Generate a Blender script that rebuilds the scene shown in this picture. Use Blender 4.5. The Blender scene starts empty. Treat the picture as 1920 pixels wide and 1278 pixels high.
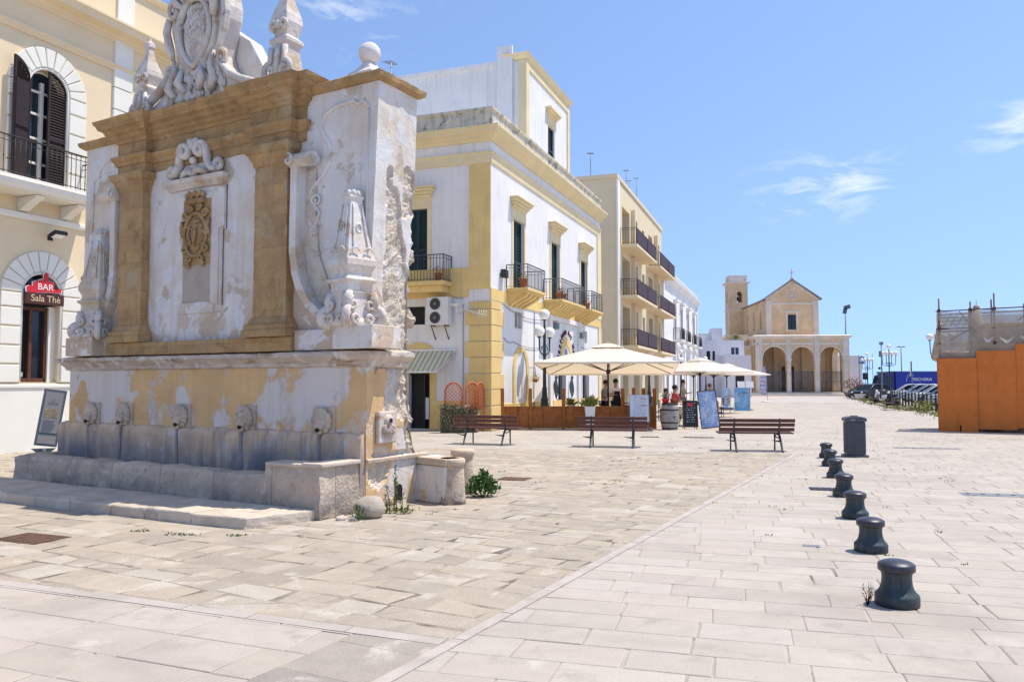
import bpy, math, random
from mathutils import Vector, Matrix, noise
from mathutils.geometry import tessellate_polygon
R = math.radians
rnd = random.Random(11)
sc = bpy.context.scene
COL = sc.collection

# ---------------------------------------------------------------- camera
cd = bpy.data.cameras.new('camera'); cam = bpy.data.objects.new('camera', cd); COL.objects.link(cam)
cam.location = (0, 0, 1.6); cam.rotation_euler = (R(90 + 3.015), 0, 0)
cd.sensor_width = 36; cd.lens = 28.125; cd.clip_start = .1; cd.clip_end = 20000
sc.camera = cam
# ---------------------------------------------------------------- sky and sun
SUN_EL, SUN_AZ = 67.0, 79.0            # azimuth clockwise from +Y (towards +X)
w = bpy.data.worlds.new('World'); sc.world = w; w.use_nodes = True
nt = w.node_tree; nt.nodes.clear()
out = nt.nodes.new('ShaderNodeOutputWorld'); bg = nt.nodes.new('ShaderNodeBackground')
sky = nt.nodes.new('ShaderNodeTexSky'); sky.sky_type = 'NISHITA'; sky.sun_disc = False
sky.sun_elevation = R(SUN_EL); sky.sun_rotation = R(SUN_AZ); sky.air_density = 1.0; sky.dust_density = .25; sky.ozone_density = 2.2
bg.inputs['Strength'].default_value = .15
# thin wisps of cloud, laid out by direction in the sky
tc = nt.nodes.new('ShaderNodeTexCoord'); 
def wm(op, a, b=None, cl=False):
    n = nt.nodes.new('ShaderNodeMath'); n.operation = op; n.use_clamp = cl
    for i, q in enumerate((a, b)):
        if q is None: continue
        if isinstance(q, (int, float)): n.inputs[i].default_value = q
        else: nt.links.new(q, n.inputs[i])
    return n.outputs[0]
mp = nt.nodes.new('ShaderNodeMapping'); mp.inputs['Scale'].default_value = (5, 5, 15); mp.inputs['Rotation'].default_value = (0, R(8), 0)
nt.links.new(tc.outputs['Generated'], mp.inputs[0])
nz = nt.nodes.new('ShaderNodeTexNoise'); nz.inputs['Scale'].default_value = 2.2; nz.inputs['Detail'].default_value = 9; nz.inputs['Roughness'].default_value = .62; nz.inputs['Distortion'].default_value = .6
nt.links.new(mp.outputs[0], nz.inputs['Vector'])
mask = None
for (dx, dy, dz, rad, amt) in ((.357, .902, .226, .13, .8), (.53, .80, .262, .10, .9), (-.20, .89, .415, .16, .5), (.14, .95, .27, .07, .35), (-.30, .80, .5, .16, .55)):
    vm = nt.nodes.new('ShaderNodeVectorMath'); vm.operation = 'SUBTRACT'; nt.links.new(tc.outputs['Generated'], vm.inputs[0]); vm.inputs[1].default_value = (dx, dy, dz)
    v2 = nt.nodes.new('ShaderNodeVectorMath'); v2.operation = 'MULTIPLY'; nt.links.new(vm.outputs[0], v2.inputs[0]); v2.inputs[1].default_value = (1, 1, 2.4)
    ln = nt.nodes.new('ShaderNodeVectorMath'); ln.operation = 'LENGTH'; nt.links.new(v2.outputs[0], ln.inputs[0])
    m = wm('MULTIPLY', wm('SUBTRACT', 1.0, wm('DIVIDE', ln.outputs['Value'], rad), True), amt)
    mask = m if mask is None else wm('MAXIMUM', mask, m)
cl = wm('MULTIPLY', wm('SUBTRACT', wm('ADD', nz.outputs['Fac'], wm('MULTIPLY', mask, .30)), .62), 3.2, True)
cl = wm('MULTIPLY', cl, wm('MULTIPLY', mask, 1.6, True))
mx = nt.nodes.new('ShaderNodeMix'); mx.data_type = 'RGBA'
hs = nt.nodes.new('ShaderNodeHueSaturation'); hs.inputs['Hue'].default_value = .504; hs.inputs['Saturation'].default_value = 1.02; hs.inputs['Value'].default_value = 1.22
sv = nt.nodes.new('ShaderNodeVectorMath'); sv.operation = 'MULTIPLY_ADD'; nt.links.new(tc.outputs['Generated'], sv.inputs[0]); sv.inputs[1].default_value = (1, 1, .72); sv.inputs[2].default_value = (0, 0, .235)   # thins the yellow band of the horizon
sn = nt.nodes.new('ShaderNodeVectorMath'); sn.operation = 'NORMALIZE'; nt.links.new(sv.outputs[0], sn.inputs[0])
if 'Vector' in sky.inputs: nt.links.new(sn.outputs[0], sky.inputs['Vector'])
nt.links.new(sky.outputs[0], hs.inputs['Color'])
nt.links.new(cl, mx.inputs[0]); nt.links.new(hs.outputs[0], mx.inputs[6]); mx.inputs[7].default_value = (6.2, 6.4, 6.6, 1)
nt.links.new(mx.outputs[2], bg.inputs['Color']); nt.links.new(bg.outputs[0], out.inputs[0])

sd = bpy.data.lights.new('sun', 'SUN'); sd.energy = 4.3; sd.angle = R(.55); sd.color = (1, .93, .82)
so = bpy.data.objects.new('sun', sd); COL.objects.link(so)
se, sa = R(SUN_EL), R(SUN_AZ)
sdir = Vector((math.sin(sa) * math.cos(se), math.cos(sa) * math.cos(se), math.sin(se)))
so.rotation_euler = sdir.to_track_quat('Z', 'Y').to_euler(); so.location = (0, 0, 60)
sc.view_settings.view_transform = 'Standard'; sc.view_settings.look = 'None'
sc.view_settings.exposure = .30; sc.view_settings.gamma = 1
try:
    sc.cycles.use_denoising = True; sc.cycles.max_bounces = 6; sc.cycles.diffuse_bounces = 3; sc.cycles.transparent_max_bounces = 12
    sc.cycles.sample_clamp_indirect = 6
except Exception: pass

# ---------------------------------------------------------------- helpers
def M(name, c, r=.85, var=.12, vs=1.6, pat=(), streak=None, bump=.25, bs=28, spec=.25, metal=0, grain=.06, block=None, attr=None, trans=0, alpha=1, emit=0, coat=0, bd=.02, wave=None, pb=0):
    m = bpy.data.materials.new(name); m.use_nodes = True; t = m.node_tree; N = t.nodes; L = t.links
    b = N['Principled BSDF']; b.inputs['Roughness'].default_value = r; b.inputs['Specular IOR Level'].default_value = spec; b.inputs['Metallic'].default_value = metal
    if coat: b.inputs['Coat Weight'].default_value = coat; b.inputs['Coat Roughness'].default_value = .08
    if trans: b.inputs['Transmission Weight'].default_value = trans
    co = N.new('ShaderNodeTexCoord').outputs['Object']
    def noi(s, d=5, ro=.55, st=None, dist=0):
        n = N.new('ShaderNodeTexNoise'); n.inputs['Scale'].default_value = s; n.inputs['Detail'].default_value = d; n.inputs['Roughness'].default_value = ro; n.inputs['Distortion'].default_value = dist
        if st:
            mp = N.new('ShaderNodeMapping'); mp.inputs['Scale'].default_value = st; L.new(co, mp.inputs[0]); L.new(mp.outputs[0], n.inputs['Vector'])
        else: L.new(co, n.inputs['Vector'])
        return n.outputs['Fac']
    def rng(x, a, bb, c0=0., c1=1.):
        n = N.new('ShaderNodeMapRange'); L.new(x, n.inputs[0]); n.inputs[1].default_value = a; n.inputs[2].default_value = bb; n.inputs[3].default_value = c0; n.inputs[4].default_value = c1; return n.outputs[0]
    def mix(f, a, bb, mode='MIX'):
        n = N.new('ShaderNodeMix'); n.data_type = 'RGBA'; n.blend_type = mode
        for i, q in ((0, f), (6, a), (7, bb)):
            if isinstance(q, (int, float)): n.inputs[i].default_value = q
            elif isinstance(q, tuple): n.inputs[i].default_value = (*q[:3], 1)
            else: L.new(q, n.inputs[i])
        return n.outputs[2]
    def mul(a, bb):
        n = N.new('ShaderNodeMath'); n.operation = 'MULTIPLY'
        for i, q in ((0, a), (1, bb)):
            if isinstance(q, (int, float)): n.inputs[i].default_value = q
            else: L.new(q, n.inputs[i])
        return n.outputs[0]
    f = rng(noi(vs, 6), .28, .72)
    lo = tuple(x * (1 - var) for x in c); hi = tuple(min(.95, x * (1 + var)) for x in c)
    col = mix(f, lo, hi)
    if attr:
        a = N.new('ShaderNodeAttribute'); a.attribute_name = attr
        col = mix(1.0, a.outputs['Color'], mix(f, (1 - var,) * 3, (1 + var * .4,) * 3), 'MULTIPLY')
    hgt = None
    if block:
        bw, bh, mc = block
        sp = N.new('ShaderNodeSeparateXYZ'); L.new(co, sp.inputs[0])
        ad = N.new('ShaderNodeMath'); L.new(sp.outputs[0], ad.inputs[0]); L.new(sp.outputs[1], ad.inputs[1])
        cb = N.new('ShaderNodeCombineXYZ'); L.new(ad.outputs[0], cb.inputs[0]); L.new(sp.outputs[2], cb.inputs[1])
        br = N.new('ShaderNodeTexBrick'); L.new(cb.outputs[0], br.inputs['Vector']); br.inputs['Scale'].default_value = 1
        br.inputs['Brick Width'].default_value = bw; br.inputs['Row Height'].default_value = bh; br.inputs['Mortar Size'].default_value = .006; br.inputs['Mortar Smooth'].default_value = .3
        br.inputs['Color1'].default_value = (.85, .85, .85, 1); br.inputs['Color2'].default_value = (1.08, 1.06, 1.03, 1); br.inputs['Mortar'].default_value = (*mc, 1)
        col = mix(1.0, col, br.outputs['Color'], 'MULTIPLY')
    if wave:   # stripes: (colour, scale, axis-rotation)
        wc, wsx, wax = wave
        wv = N.new('ShaderNodeTexWave'); wv.bands_direction = wax; wv.inputs['Scale'].default_value = wsx; L.new(co, wv.inputs[0])
        col = mix(rng(wv.outputs['Fac'], .48, .52), col, wc)
    pfac = None
    for p in pat:   # colour, scale, lo, hi, (z0,z1 where it fades in), stretch
        pc, ps, plo, phi = p[:4]
        fac = rng(noi(ps, 9, .62, p[5] if len(p) > 5 else None, .4), plo, phi)
        if len(p) > 4 and p[4]:
            sp = N.new('ShaderNodeSeparateXYZ'); L.new(co, sp.inputs[0])
            fac = mul(fac, rng(sp.outputs[2], p[4][0], p[4][1]))
        col = mix(fac, col, pc)
        pfac = fac if pfac is None else pfac
    if streak:
        sc_, am = streak
        col = mix(mul(rng(noi(1.0, 6, .6, (7, 7, .45)), .5, .75), am), col, sc_)
    if grain:
        col = mix(1.0, col, mix(noi(bs * 2.5, 4), (1 - grain * 2,) * 3, (1 + grain,) * 3), 'MULTIPLY')
    L.new(col, b.inputs['Base Color'])
    if bump:
        bn = N.new('ShaderNodeBump'); bn.inputs['Strength'].default_value = bump; bn.inputs['Distance'].default_value = bd
        hh = noi(bs, 7, .6)
        if pb and pfac is not None:
            ma = N.new('ShaderNodeMath'); ma.operation = 'SUBTRACT'; L.new(hh, ma.inputs[0]); L.new(mul(pfac, pb), ma.inputs[1]); hh = ma.outputs[0]
        L.new(hh, bn.inputs['Height']); L.new(bn.outputs[0], b.inputs['Normal'])
    if alpha < 1: b.inputs['Alpha'].default_value = alpha
    if emit: b.inputs['Emission Color'].default_value = (*c, 1); b.inputs['Emission Strength'].default_value = emit
    return m

class MB:
    def __init__(s, mat=None): s.v = []; s.f = []; s.m = []; s.s = []; s.M = mat; s.mi = 0
    def add(s, vs, fs, sm=False, mi=None):
        o = len(s.v)
        s.v += [tuple(s.M @ Vector(p)) if s.M is not None else tuple(p) for p in vs]
        for f in fs: s.f.append([i + o for i in f]); s.m.append(s.mi if mi is None else mi); s.s.append(sm)
        return s
    def box(s, x0, x1, y0, y1, z0, z1, mi=None):
        return s.add([(x0,y0,z0),(x1,y0,z0),(x1,y1,z0),(x0,y1,z0),(x0,y0,z1),(x1,y0,z1),(x1,y1,z1),(x0,y1,z1)],
              [(0,3,2,1),(4,5,6,7),(0,1,5,4),(1,2,6,5),(2,3,7,6),(3,0,4,7)], mi=mi)
    def obox(s, c, sx, sy, sz, rot=(0,0,0), mi=None):
        m = Matrix.Translation(c) @ Matrix.Rotation(rot[2],4,'Z') @ Matrix.Rotation(rot[1],4,'Y') @ Matrix.Rotation(rot[0],4,'X')
        o = len(s.v); a, b, d = sx/2, sy/2, sz/2
        q = [m @ Vector(p) for p in [(-a,-b,-d),(a,-b,-d),(a,b,-d),(-a,b,-d),(-a,-b,d),(a,-b,d),(a,b,d),(-a,b,d)]]
        return s.add(q, [(0,3,2,1),(4,5,6,7),(0,1,5,4),(1,2,6,5),(2,3,7,6),(3,0,4,7)], mi=mi)
    def tube(s, pts, r, n=8, sm=True, mi=None, flat=1.0, closed=False):
        P = [Vector(p) for p in pts]; k = len(P); rr = r if isinstance(r, (list, tuple)) else [r]*k
        vs = []; up = None
        for i in range(k):
            if closed: d = (P[(i+1)%k] - P[i-1]).normalized()
            else: d = ((P[min(i+1,k-1)] - P[max(i-1,0)])).normalized() if k > 1 else Vector((0,0,1))
            if up is None:
                up = Vector((0,0,1)) if abs(d.z) < .9 else Vector((0,1,0))
            a = (up - d*up.dot(d)); a = a.normalized() if a.length > 1e-6 else d.orthogonal().normalized(); up = a
            b = d.cross(a)
            for j in range(n):
                t = 2*math.pi*(j+.5)/n
                vs.append(P[i] + (a*math.cos(t) + b*math.sin(t)*flat)*rr[i])
        fs = []
        for i in range(k if closed else k-1):
            for j in range(n):
                i2 = (i+1) % k
                fs.append((i*n+j, i*n+(j+1)%n, i2*n+(j+1)%n, i2*n+j))
        s.add(vs, fs, sm, mi)
        if not closed:
            o = len(s.v) - len(vs); s.f.append([o+j for j in range(n)][::-1]); s.m.append(s.mi if mi is None else mi); s.s.append(False)
            s.f.append([o+(k-1)*n+j for j in range(n)]); s.m.append(s.mi if mi is None else mi); s.s.append(False)
        return s
    def lathe(s, prof, c=(0,0,0), n=16, sm=True, rot=0, sx=1, sy=1, lob=0, mi=None):
        vs = []; k = len(prof)
        for (r, z) in prof:
            for j in range(n):
                t = 2*math.pi*j/n + rot
                q = r*(1 + lob*(j % 2))
                vs.append((c[0]+q*math.cos(t)*sx, c[1]+q*math.sin(t)*sy, c[2]+z))
        fs = [(i*n+j, i*n+(j+1)%n, (i+1)*n+(j+1)%n, (i+1)*n+j) for i in range(k-1) for j in range(n)]
        fs.append(tuple(range(n))[::-1]); fs.append(tuple((k-1)*n+j for j in range(n)))
        return s.add(vs, fs, sm, mi)
    def sph(s, c, r, n=14, m=9, sq=(1,1,1), ns=0, nf=3, mi=None, sm=True):
        vs = [];
        for i in range(m+1):
            p = math.pi*i/m
            for j in range(n):
                t = 2*math.pi*j/n
                d = Vector((math.sin(p)*math.cos(t), math.sin(p)*math.sin(t), math.cos(p)))
                q = r*(1 + (ns*noise.noise(d*nf + Vector(c)) if ns else 0))
                vs.append((c[0]+d.x*q*sq[0], c[1]+d.y*q*sq[1], c[2]+d.z*q*sq[2]))
        return s.add(vs, [(i*n+j, (i+1)*n+j, (i+1)*n+(j+1)%n, i*n+(j+1)%n) for i in range(m) for j in range(n)], sm, mi)
    def prism(s, poly, y0, y1, mi=None, ax='y'):      # poly in (x,z), extruded along y (or (x,y) along z)
        n = len(poly)
        f = (lambda p, y: (p[0], y, p[1])) if ax == 'y' else ((lambda p, y: (p[0], p[1], y)) if ax == 'z' else (lambda p, y: (y, p[0], p[1])))
        vs = [f(p, y0) for p in poly] + [f(p, y1) for p in poly]
        fs = [tuple(range(n)), tuple(range(n, 2*n))[::-1]] + [(i, i+n, (i+1)%n+n, (i+1)%n) for i in range(n)]
        return s.add(vs, fs, False, mi)
    def rough(s, amp, f=6., k=0):
        s.v = [tuple(Vector(p) + noise.noise_vector(Vector(p)*f + Vector((k, 0, 0)))*amp) for p in s.v]; return s
    def mould(s, path, prof, mi=None, closed=False, step=0):  # path (x,y); outward is to the right of travel; prof [(out,z)]
        if step:
            q = []
            for (a, b) in zip(path, path[1:]):
                m_ = max(1, int(math.hypot(b[0]-a[0], b[1]-a[1])/step)); q += [(a[0]+(b[0]-a[0])*i/m_, a[1]+(b[1]-a[1])*i/m_) for i in range(m_)]
            path = q + [path[-1]]
        n = len(path); rings = []
        P = [Vector((p[0], p[1])) for p in path]
        for i in range(n):
            ds = []
            if i > 0 or closed: ds.append((P[i]-P[i-1]).normalized())
            if i < n-1 or closed: ds.append((P[(i+1)%n]-P[i]).normalized())
            ns = [Vector((d.y, -d.x)) for d in ds]
            if len(ns) == 2:
                b = ns[0]+ns[1]
                b = b/max(.15, b.length_squared)*2
            else: b = ns[0]
            rings.append([(P[i].x+b.x*o, P[i].y+b.y*o, z) for o, z in prof])
        k = len(prof); vs = [v for r_ in rings for v in r_]; fs = []
        for i in range(n if closed else n-1):
            i2 = (i+1) % n
            for j in range(k-1): fs.append((i*k+j, i2*k+j, i2*k+j+1, i*k+j+1))
        if not closed: fs += [tuple(range(k)), tuple((n-1)*k+j for j in range(k))[::-1]]
        return s.add(vs, fs, False, mi)
    def wall(s, outer, holes, d=.25, y=0., mi=None, rmi=None):   # front sheet in (x,z) with real openings and reveals
        loops = [[Vector((p[0], p[1], 0)) for p in l] for l in [outer]+holes]
        tri = tessellate_polygon(loops); flat = [p for l in loops for p in l]
        s.add([(p.x, y, p.y) for p in flat], [tuple(t) for t in tri], False, mi)
        for h in holes:
            n = len(h)
            s.add([(p[0], y, p[1]) for p in h]+[(p[0], y+d, p[1]) for p in h], [(i, (i+1)%n, (i+1)%n+n, i+n) for i in range(n)], False, mi if rmi is None else rmi)
        return s
    def build(s, name, mats, parent=None, bevel=0, seg=2):
        me = bpy.data.meshes.new(name); me.from_pydata(s.v, [], s.f)
        ms = mats if isinstance(mats, (list, tuple)) else [mats]
        for m in ms: me.materials.append(m)
        if len(ms) > 1: me.polygons.foreach_set('material_index', s.m)
        me.polygons.foreach_set('use_smooth', s.s); me.update()
        o = bpy.data.objects.new(name, me); COL.objects.link(o)
        if parent: o.parent = parent
        if bevel:
            b = o.modifiers.new('bevel', 'BEVEL'); b.width = bevel; b.segments = seg; b.limit_method = 'ANGLE'; b.angle_limit = R(35)
        return o
def eroded(o, st=.02, size=.12, lv=3):
    s_ = o.modifiers.new('subdivision', 'SUBSURF'); s_.subdivision_type = 'SIMPLE'; s_.levels = lv; s_.render_levels = lv
    tx = bpy.data.textures.new('erosion', 'CLOUDS'); tx.noise_scale = size; tx.noise_depth = 4
    d = o.modifiers.new('erosion', 'DISPLACE'); d.texture = tx; d.strength = st; d.mid_level = .6; d.texture_coords = 'GLOBAL'; return o
def rect(x0, x1, z0, z1): return [(x0,z0),(x1,z0),(x1,z1),(x0,z1)]
def archp(x0, x1, z0, z1, n=12):   # opening with a round head, z1 = crown
    r = (x1-x0)/2; c = (x0+x1)/2; zs = z1-r
    return [(x0,z0),(x1,z0)] + [(c+r*math.cos(math.pi*i/n), zs+r*math.sin(math.pi*i/n)) for i in range(n+1)]
def spiral(cx, cz, r0, r1, a0, a1, y=0., n=22): 
    return [(cx+(r0+(r1-r0)*i/n)*math.cos(R(a0+(a1-a0)*i/n)), y, cz+(r0+(r1-r0)*i/n)*math.sin(R(a0+(a1-a0)*i/n))) for i in range(n+1)]
def T(name, label, cat, loc=(0,0,0), rot=0, group=None):
    o = bpy.data.objects.new(name, None); COL.objects.link(o); o.location = loc; o.rotation_euler = (0,0,R(rot)); o.empty_display_size = .2
    o['label'] = label; o['category'] = cat
    if group: o['group'] = group
    return o
def tag(o, label, cat, loc=None, rot=None, group=None):
    o['label'] = label; o['category'] = cat
    if group: o['group'] = group
    if loc is not None: o.location = loc
    if rot is not None: o.rotation_euler = (0,0,R(rot))
    return o
def kind(o, k): o['kind'] = k; return o
def dup(root, loc, rot, label=None, group=None):
    def cp(o, par):
        c = o.copy(); COL.objects.link(c)
        if par: c.parent = par
        for ch in [q for q in o.children]: cp(ch, c)
        return c
    r = cp(root, None); r.location = loc; r.rotation_euler = (0,0,R(rot))
    if label: r['label'] = label
    if group: r['group'] = group
    return r
def text(name, body, size, mat, parent, loc, rot=(90,0,0), ext=.008, align='CENTER', sx=1.0, shear=0):
    c = bpy.data.curves.new(name, 'FONT'); c.body = body; c.size = size; c.extrude = ext; c.align_x = align; c.align_y = 'CENTER'; c.shear = shear; c.materials.append(mat)
    tmp = bpy.data.objects.new(name, c); me = bpy.data.meshes.new_from_object(tmp); bpy.data.objects.remove(tmp)
    o = bpy.data.objects.new(name, me); COL.objects.link(o); o.parent = parent; o.location = loc; o.rotation_euler = tuple(R(a) for a in rot); o.scale = (sx,1,1)
    return o
LEFT = Matrix(((0,1,0,0),(1,0,0,0),(0,0,1,0),(0,0,0,1)))     # maps (u,depth,z) on a side face: u -> +y, depth -> +x
# ---------------------------------------------------------------- materials
m_white = M('fountain_plaster', (.77,.725,.68), var=.09, pat=[((.61,.48,.35), 1.3, .565, .60), ((.68,.57,.44), .7, .47, .66), ((.60,.47,.34), 1.5, .43, .50, (3.5,2.2)), ((.74,.69,.65), 2.3, .53, .55, (3.6,2.6)), ((.57,.46,.33), 1.3, .60, .625), ((.48,.40,.31), 3.2, .66, .70), ((.74,.72,.70), 1.9, .57, .585), ((.40,.33,.27), 13, .735, .76)], bump=.55, bs=12, streak=((.56,.46,.36), .5), grain=.08, pb=.9)
m_rubble = M('crumbling_rubble', (.70,.59,.46), var=.22, vs=9, pat=[((.50,.40,.29), 9, .60, .74), ((.76,.69,.60), 3, .47, .60)], bump=.9, bs=30, bd=.04, grain=.15)
m_yellow = M('peeling_yellow_plaster', (.72,.465,.22), var=.16, pat=[((.72,.65,.59), 1.0, .485, .53), ((.58,.53,.50), 3.0, .60, .64), ((.45,.30,.17), 4.5, .66, .75)], streak=((.42,.30,.2), .3), bump=.55, bs=16, pb=.9)
m_sand = M('ochre_sandstone', (.55,.355,.17), var=.24, vs=3.5, pat=[((.36,.225,.105), 4, .56, .72), ((.60,.44,.26), 2.3, .56, .66), ((.28,.175,.09), 24, .64, .74), ((.70,.62,.53), 5.5, .71, .73)], streak=((.33,.20,.10), .35), bump=1.0, bs=42, bd=.03, grain=.22, block=(1.25,.43,(.80,.76,.70)))
m_sandw = M('pale_carved_stone', (.68,.62,.56), var=.16, vs=4, pat=[((.54,.41,.29), 3.2, .50, .64), ((.30,.24,.20), 9, .62, .72), ((.20,.17,.15), 22, .68, .76)], bump=.6, bs=26, grain=.12)
m_trough = M('weathered_grey_limestone', (.66,.52,.385), var=.22, vs=3, pat=[((.68,.56,.44), 5, .55, .66), ((.33,.27,.22), 7, .56, .7), ((.17,.155,.15), 2.6, .40, .62, (.34,.08))], bump=.8, bs=30, grain=.14, bd=.03)
m_dado = M('damp_stained_dado', (.66,.48,.32), var=.25, vs=2.4, pat=[((.66,.60,.54), 5, .56, .63), ((.25,.235,.25), 1.6, .32, .62, (.93,.62), (1,1,.6))], streak=((.15,.14,.15), .75), bump=.5, bs=22)
m_step = M('worn_step_stone', (.62,.525,.42), var=.16, vs=3, pat=[((.44,.375,.30), 1.4, .52, .68), ((.34,.30,.26), 6, .62, .74)], bump=.5, bs=30, grain=.1)
m_ledge = M('stained_ledge_stone', (.58,.49,.41), var=.2, vs=4, pat=[((.36,.24,.16), 3, .52, .64, None, (.6,1,4)), ((.7,.66,.62), 6, .56, .62)], bump=.5, bs=30)
m_b0 = M('cream_yellow_render', (.79,.64,.42), var=.05, vs=.8, bump=.12, bs=50, grain=.03)
m_b0w = M('ivory_painted_stone', (.80,.77,.68), var=.05, vs=1, bump=.12, bs=40, grain=.03)
m_b1w = M('white_lime_render', (.80,.78,.75), var=.05, vs=.9, pat=[((.70,.69,.69), 1.2, .6, .75)], streak=((.52,.49,.48), .5), bump=.2, bs=30, grain=.03)
m_b1y = M('faded_yellow_paint', (.79,.57,.23), var=.1, vs=1.2, pat=[((.80,.62,.34), 1.6, .58, .72)], streak=((.50,.38,.2), .35), bump=.15, bs=30)
m_b1p = M('pale_yellow_trim', (.81,.67,.40), var=.07, vs=1.5, pat=[((.55,.45,.28), 3, .66, .78)], bump=.12, bs=30)
m_b1d = M('mouldy_parapet', (.62,.58,.48), var=.15, vs=2, pat=[((.16,.15,.14), 3, .52, .68), ((.6,.48,.25), 2, .6, .7)], streak=((.14,.13,.12), .6), bump=.3)
m_ap = M('cream_apartment_render', (.76,.63,.43), var=.04, vs=.5, bump=.1, bs=40, grain=.03)
m_b3 = M('whitewashed_facade', (.82,.80,.76), var=.06, vs=.8, bump=.1, bs=40, streak=((.62,.58,.52), .3))
m_low = M('lilac_white_wash', (.74,.71,.72), var=.06, vs=.6, bump=.15, bs=30, streak=((.55,.52,.52), .4))
m_ch = M('church_ochre_render', (.75,.53,.31), var=.16, vs=.5, pat=[((.78,.66,.50), .5, .55, .66), ((.52,.41,.30), 1.1, .62, .74)], streak=((.46,.36,.26), .4), bump=.2, bs=20)
m_chs = M('church_grey_stone', (.74,.65,.54), var=.14, vs=.8, pat=[((.42,.37,.32), 1.3, .58, .7)], bump=.2, bs=20)
m_dark = M('dark_interior', (.02,.02,.022), r=.6, var=.1, bump=0, grain=0)
m_glass = M('window_glass', (.025,.035,.048), r=.1, spec=.4, var=.1, bump=0, grain=0)
m_carglass = M('car_glass', (.012,.016,.022), r=.25, spec=.15, var=.1, bump=0, grain=0)
m_shut_b = M('dark_brown_shutter_paint', (.035,.022,.022), r=.55, var=.15, bump=.05)
m_shut_g = M('dark_green_shutter_paint', (.02,.05,.058), r=.55, var=.18, bump=.05)
m_brownwood = M('brown_door_wood', (.11,.045,.025), r=.5, var=.2, vs=6)
m_iron = M('black_iron', (.025,.024,.026), r=.5, var=.2, spec=.4, bump=.1)
m_irong = M('blue_grey_iron', (.07,.08,.10), r=.5, var=.2, spec=.4, bump=.1)
m_ironbr = M('brown_balcony_iron', (.07,.04,.045), r=.5, var=.2, bump=.1)
m_castiron = M('dark_green_cast_iron', (.026,.042,.050), r=.5, var=.3, vs=8, pat=[((.07,.085,.085), 6, .55, .7, None, (3,3,.6)), ((.11,.065,.04), 9, .62, .72), ((.16,.18,.18), 26, .70, .74)], streak=((.10,.11,.105), .6), spec=.4, bump=.2, bs=60)
m_bin = M('bin_grey_paint', (.085,.095,.11), r=.45, var=.15, vs=5, spec=.4, bump=.1)
m_bench = M('red_brown_slats', (.10,.038,.03), r=.5, var=.25, vs=5, spec=.35, bump=.15, bs=40)
m_fence = M('orange_stained_timber', (.36,.12,.028), r=.6, var=.3, vs=6, pat=[((.20,.06,.015), 6, .52, .7, None, (1,1,.15))], bump=.15)
m_trel = M('terracotta_trellis_paint', (.52,.15,.06), r=.6, var=.15)
m_leaf = M('leaf_green', (.055,.12,.028), r=.6, var=.4, vs=9, bump=0, grain=0)
m_leafd = M('dry_hedge_leaf', (.13,.11,.06), r=.7, var=.6, vs=22, bump=0, grain=0)
m_leafy = M('yellow_green_leaf', (.22,.24,.06), r=.6, var=.4, vs=9, bump=0, grain=0)
m_leafr = M('russet_leaf', (.22,.075,.04), r=.7, var=.4, vs=9, bump=0, grain=0)
m_grass = M('dry_grass', (.20,.19,.07), r=.8, var=.5, vs=9, bump=0, grain=0)
m_globe = M('opal_globe', (.88,.86,.82), r=.15, spec=.5, var=.02, bump=0, grain=0)
m_canv = M('cream_canvas', (.86,.83,.75), r=.9, var=.04, bump=.08, bs=60, grain=.02)
m_cloth = M('white_table_cloth', (.82,.79,.72), r=.9, var=.04)
m_pot = M('white_planter_plastic', (.82,.80,.74), r=.5, var=.03, bump=0)
m_terra = M('terracotta_pot', (.42,.15,.07), r=.8, var=.15)
m_orange = M('orange_hoarding_board', (.66,.19,.036), r=.6, var=.10, vs=2.2, pat=[((.52,.145,.03), 3, .58, .78, None, (1,1,.3)), ((.34,.11,.04), 14, .72, .78)], streak=((.45,.13,.03), .3), spec=.25, bump=.1)
m_scaf = M('rusty_scaffold_pole', (.13,.065,.05), r=.7, var=.4, vs=9)
m_steel = M('galvanised_pole', (.22,.24,.26), r=.45, var=.12, metal=.3)
m_barrel = M('grey_barrel_oak', (.33,.30,.28), r=.8, var=.25, vs=8, pat=[((.2,.18,.17), 10, .55, .7, None, (3,3,.3))])
m_black = M('blackboard', (.022,.024,.028), r=.6, var=.3, bump=0)
m_blueb = M('blue_poster_board', (.30,.46,.78), r=.5, var=.3, vs=3, pat=[((.62,.70,.86), 3.5, .5, .6)], bump=0, grain=.03)
m_blue2 = M('sea_blue_poster', (.12,.38,.72), r=.5, var=.35, vs=1.6, pat=[((.40,.60,.82), 2.5, .52, .62)], bump=0, grain=.03)
m_paper = M('white_menu_paper', (.62,.68,.76), r=.6, var=.05, bump=0)
m_ink = M('grey_ink', (.20,.22,.26), r=.8, bump=0, grain=0)
m_red = M('red_paint', (.62,.03,.04), r=.45, var=.1, bump=0, grain=0)
m_signw = M('white_sign_paint', (.82,.80,.78), r=.5, var=.02, bump=0, grain=0)
m_signbr = M('dark_brown_sign', (.085,.03,.024), r=.4, var=.1, bump=0)
m_gold = M('pale_gold_letter', (.66,.55,.34), r=.4, var=.1, bump=0)
m_maroon = M('maroon_letter', (.12,.018,.03), r=.5, var=.1, bump=0)
m_info = M('info_panel_grey', (.10,.12,.15), r=.4, var=.1, bump=0)
m_infop = M('info_panel_face', (.27,.265,.26), r=.4, var=.06, bump=0)
m_photo = M('sepia_print', (.32,.25,.17), r=.5, var=.5, vs=14, bump=0)
m_skin = M('skin', (.50,.29,.19), r=.6, var=.06, bump=0, grain=0)
m_hair = M('dark_hair', (.025,.018,.015), r=.6, bump=0)
m_rust = M('rusty_grate', (.15,.085,.06), r=.8, var=.3, vs=12)
m_tile = M('grey_grate_stone', (.22,.23,.25), r=.8, var=.2)
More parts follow.
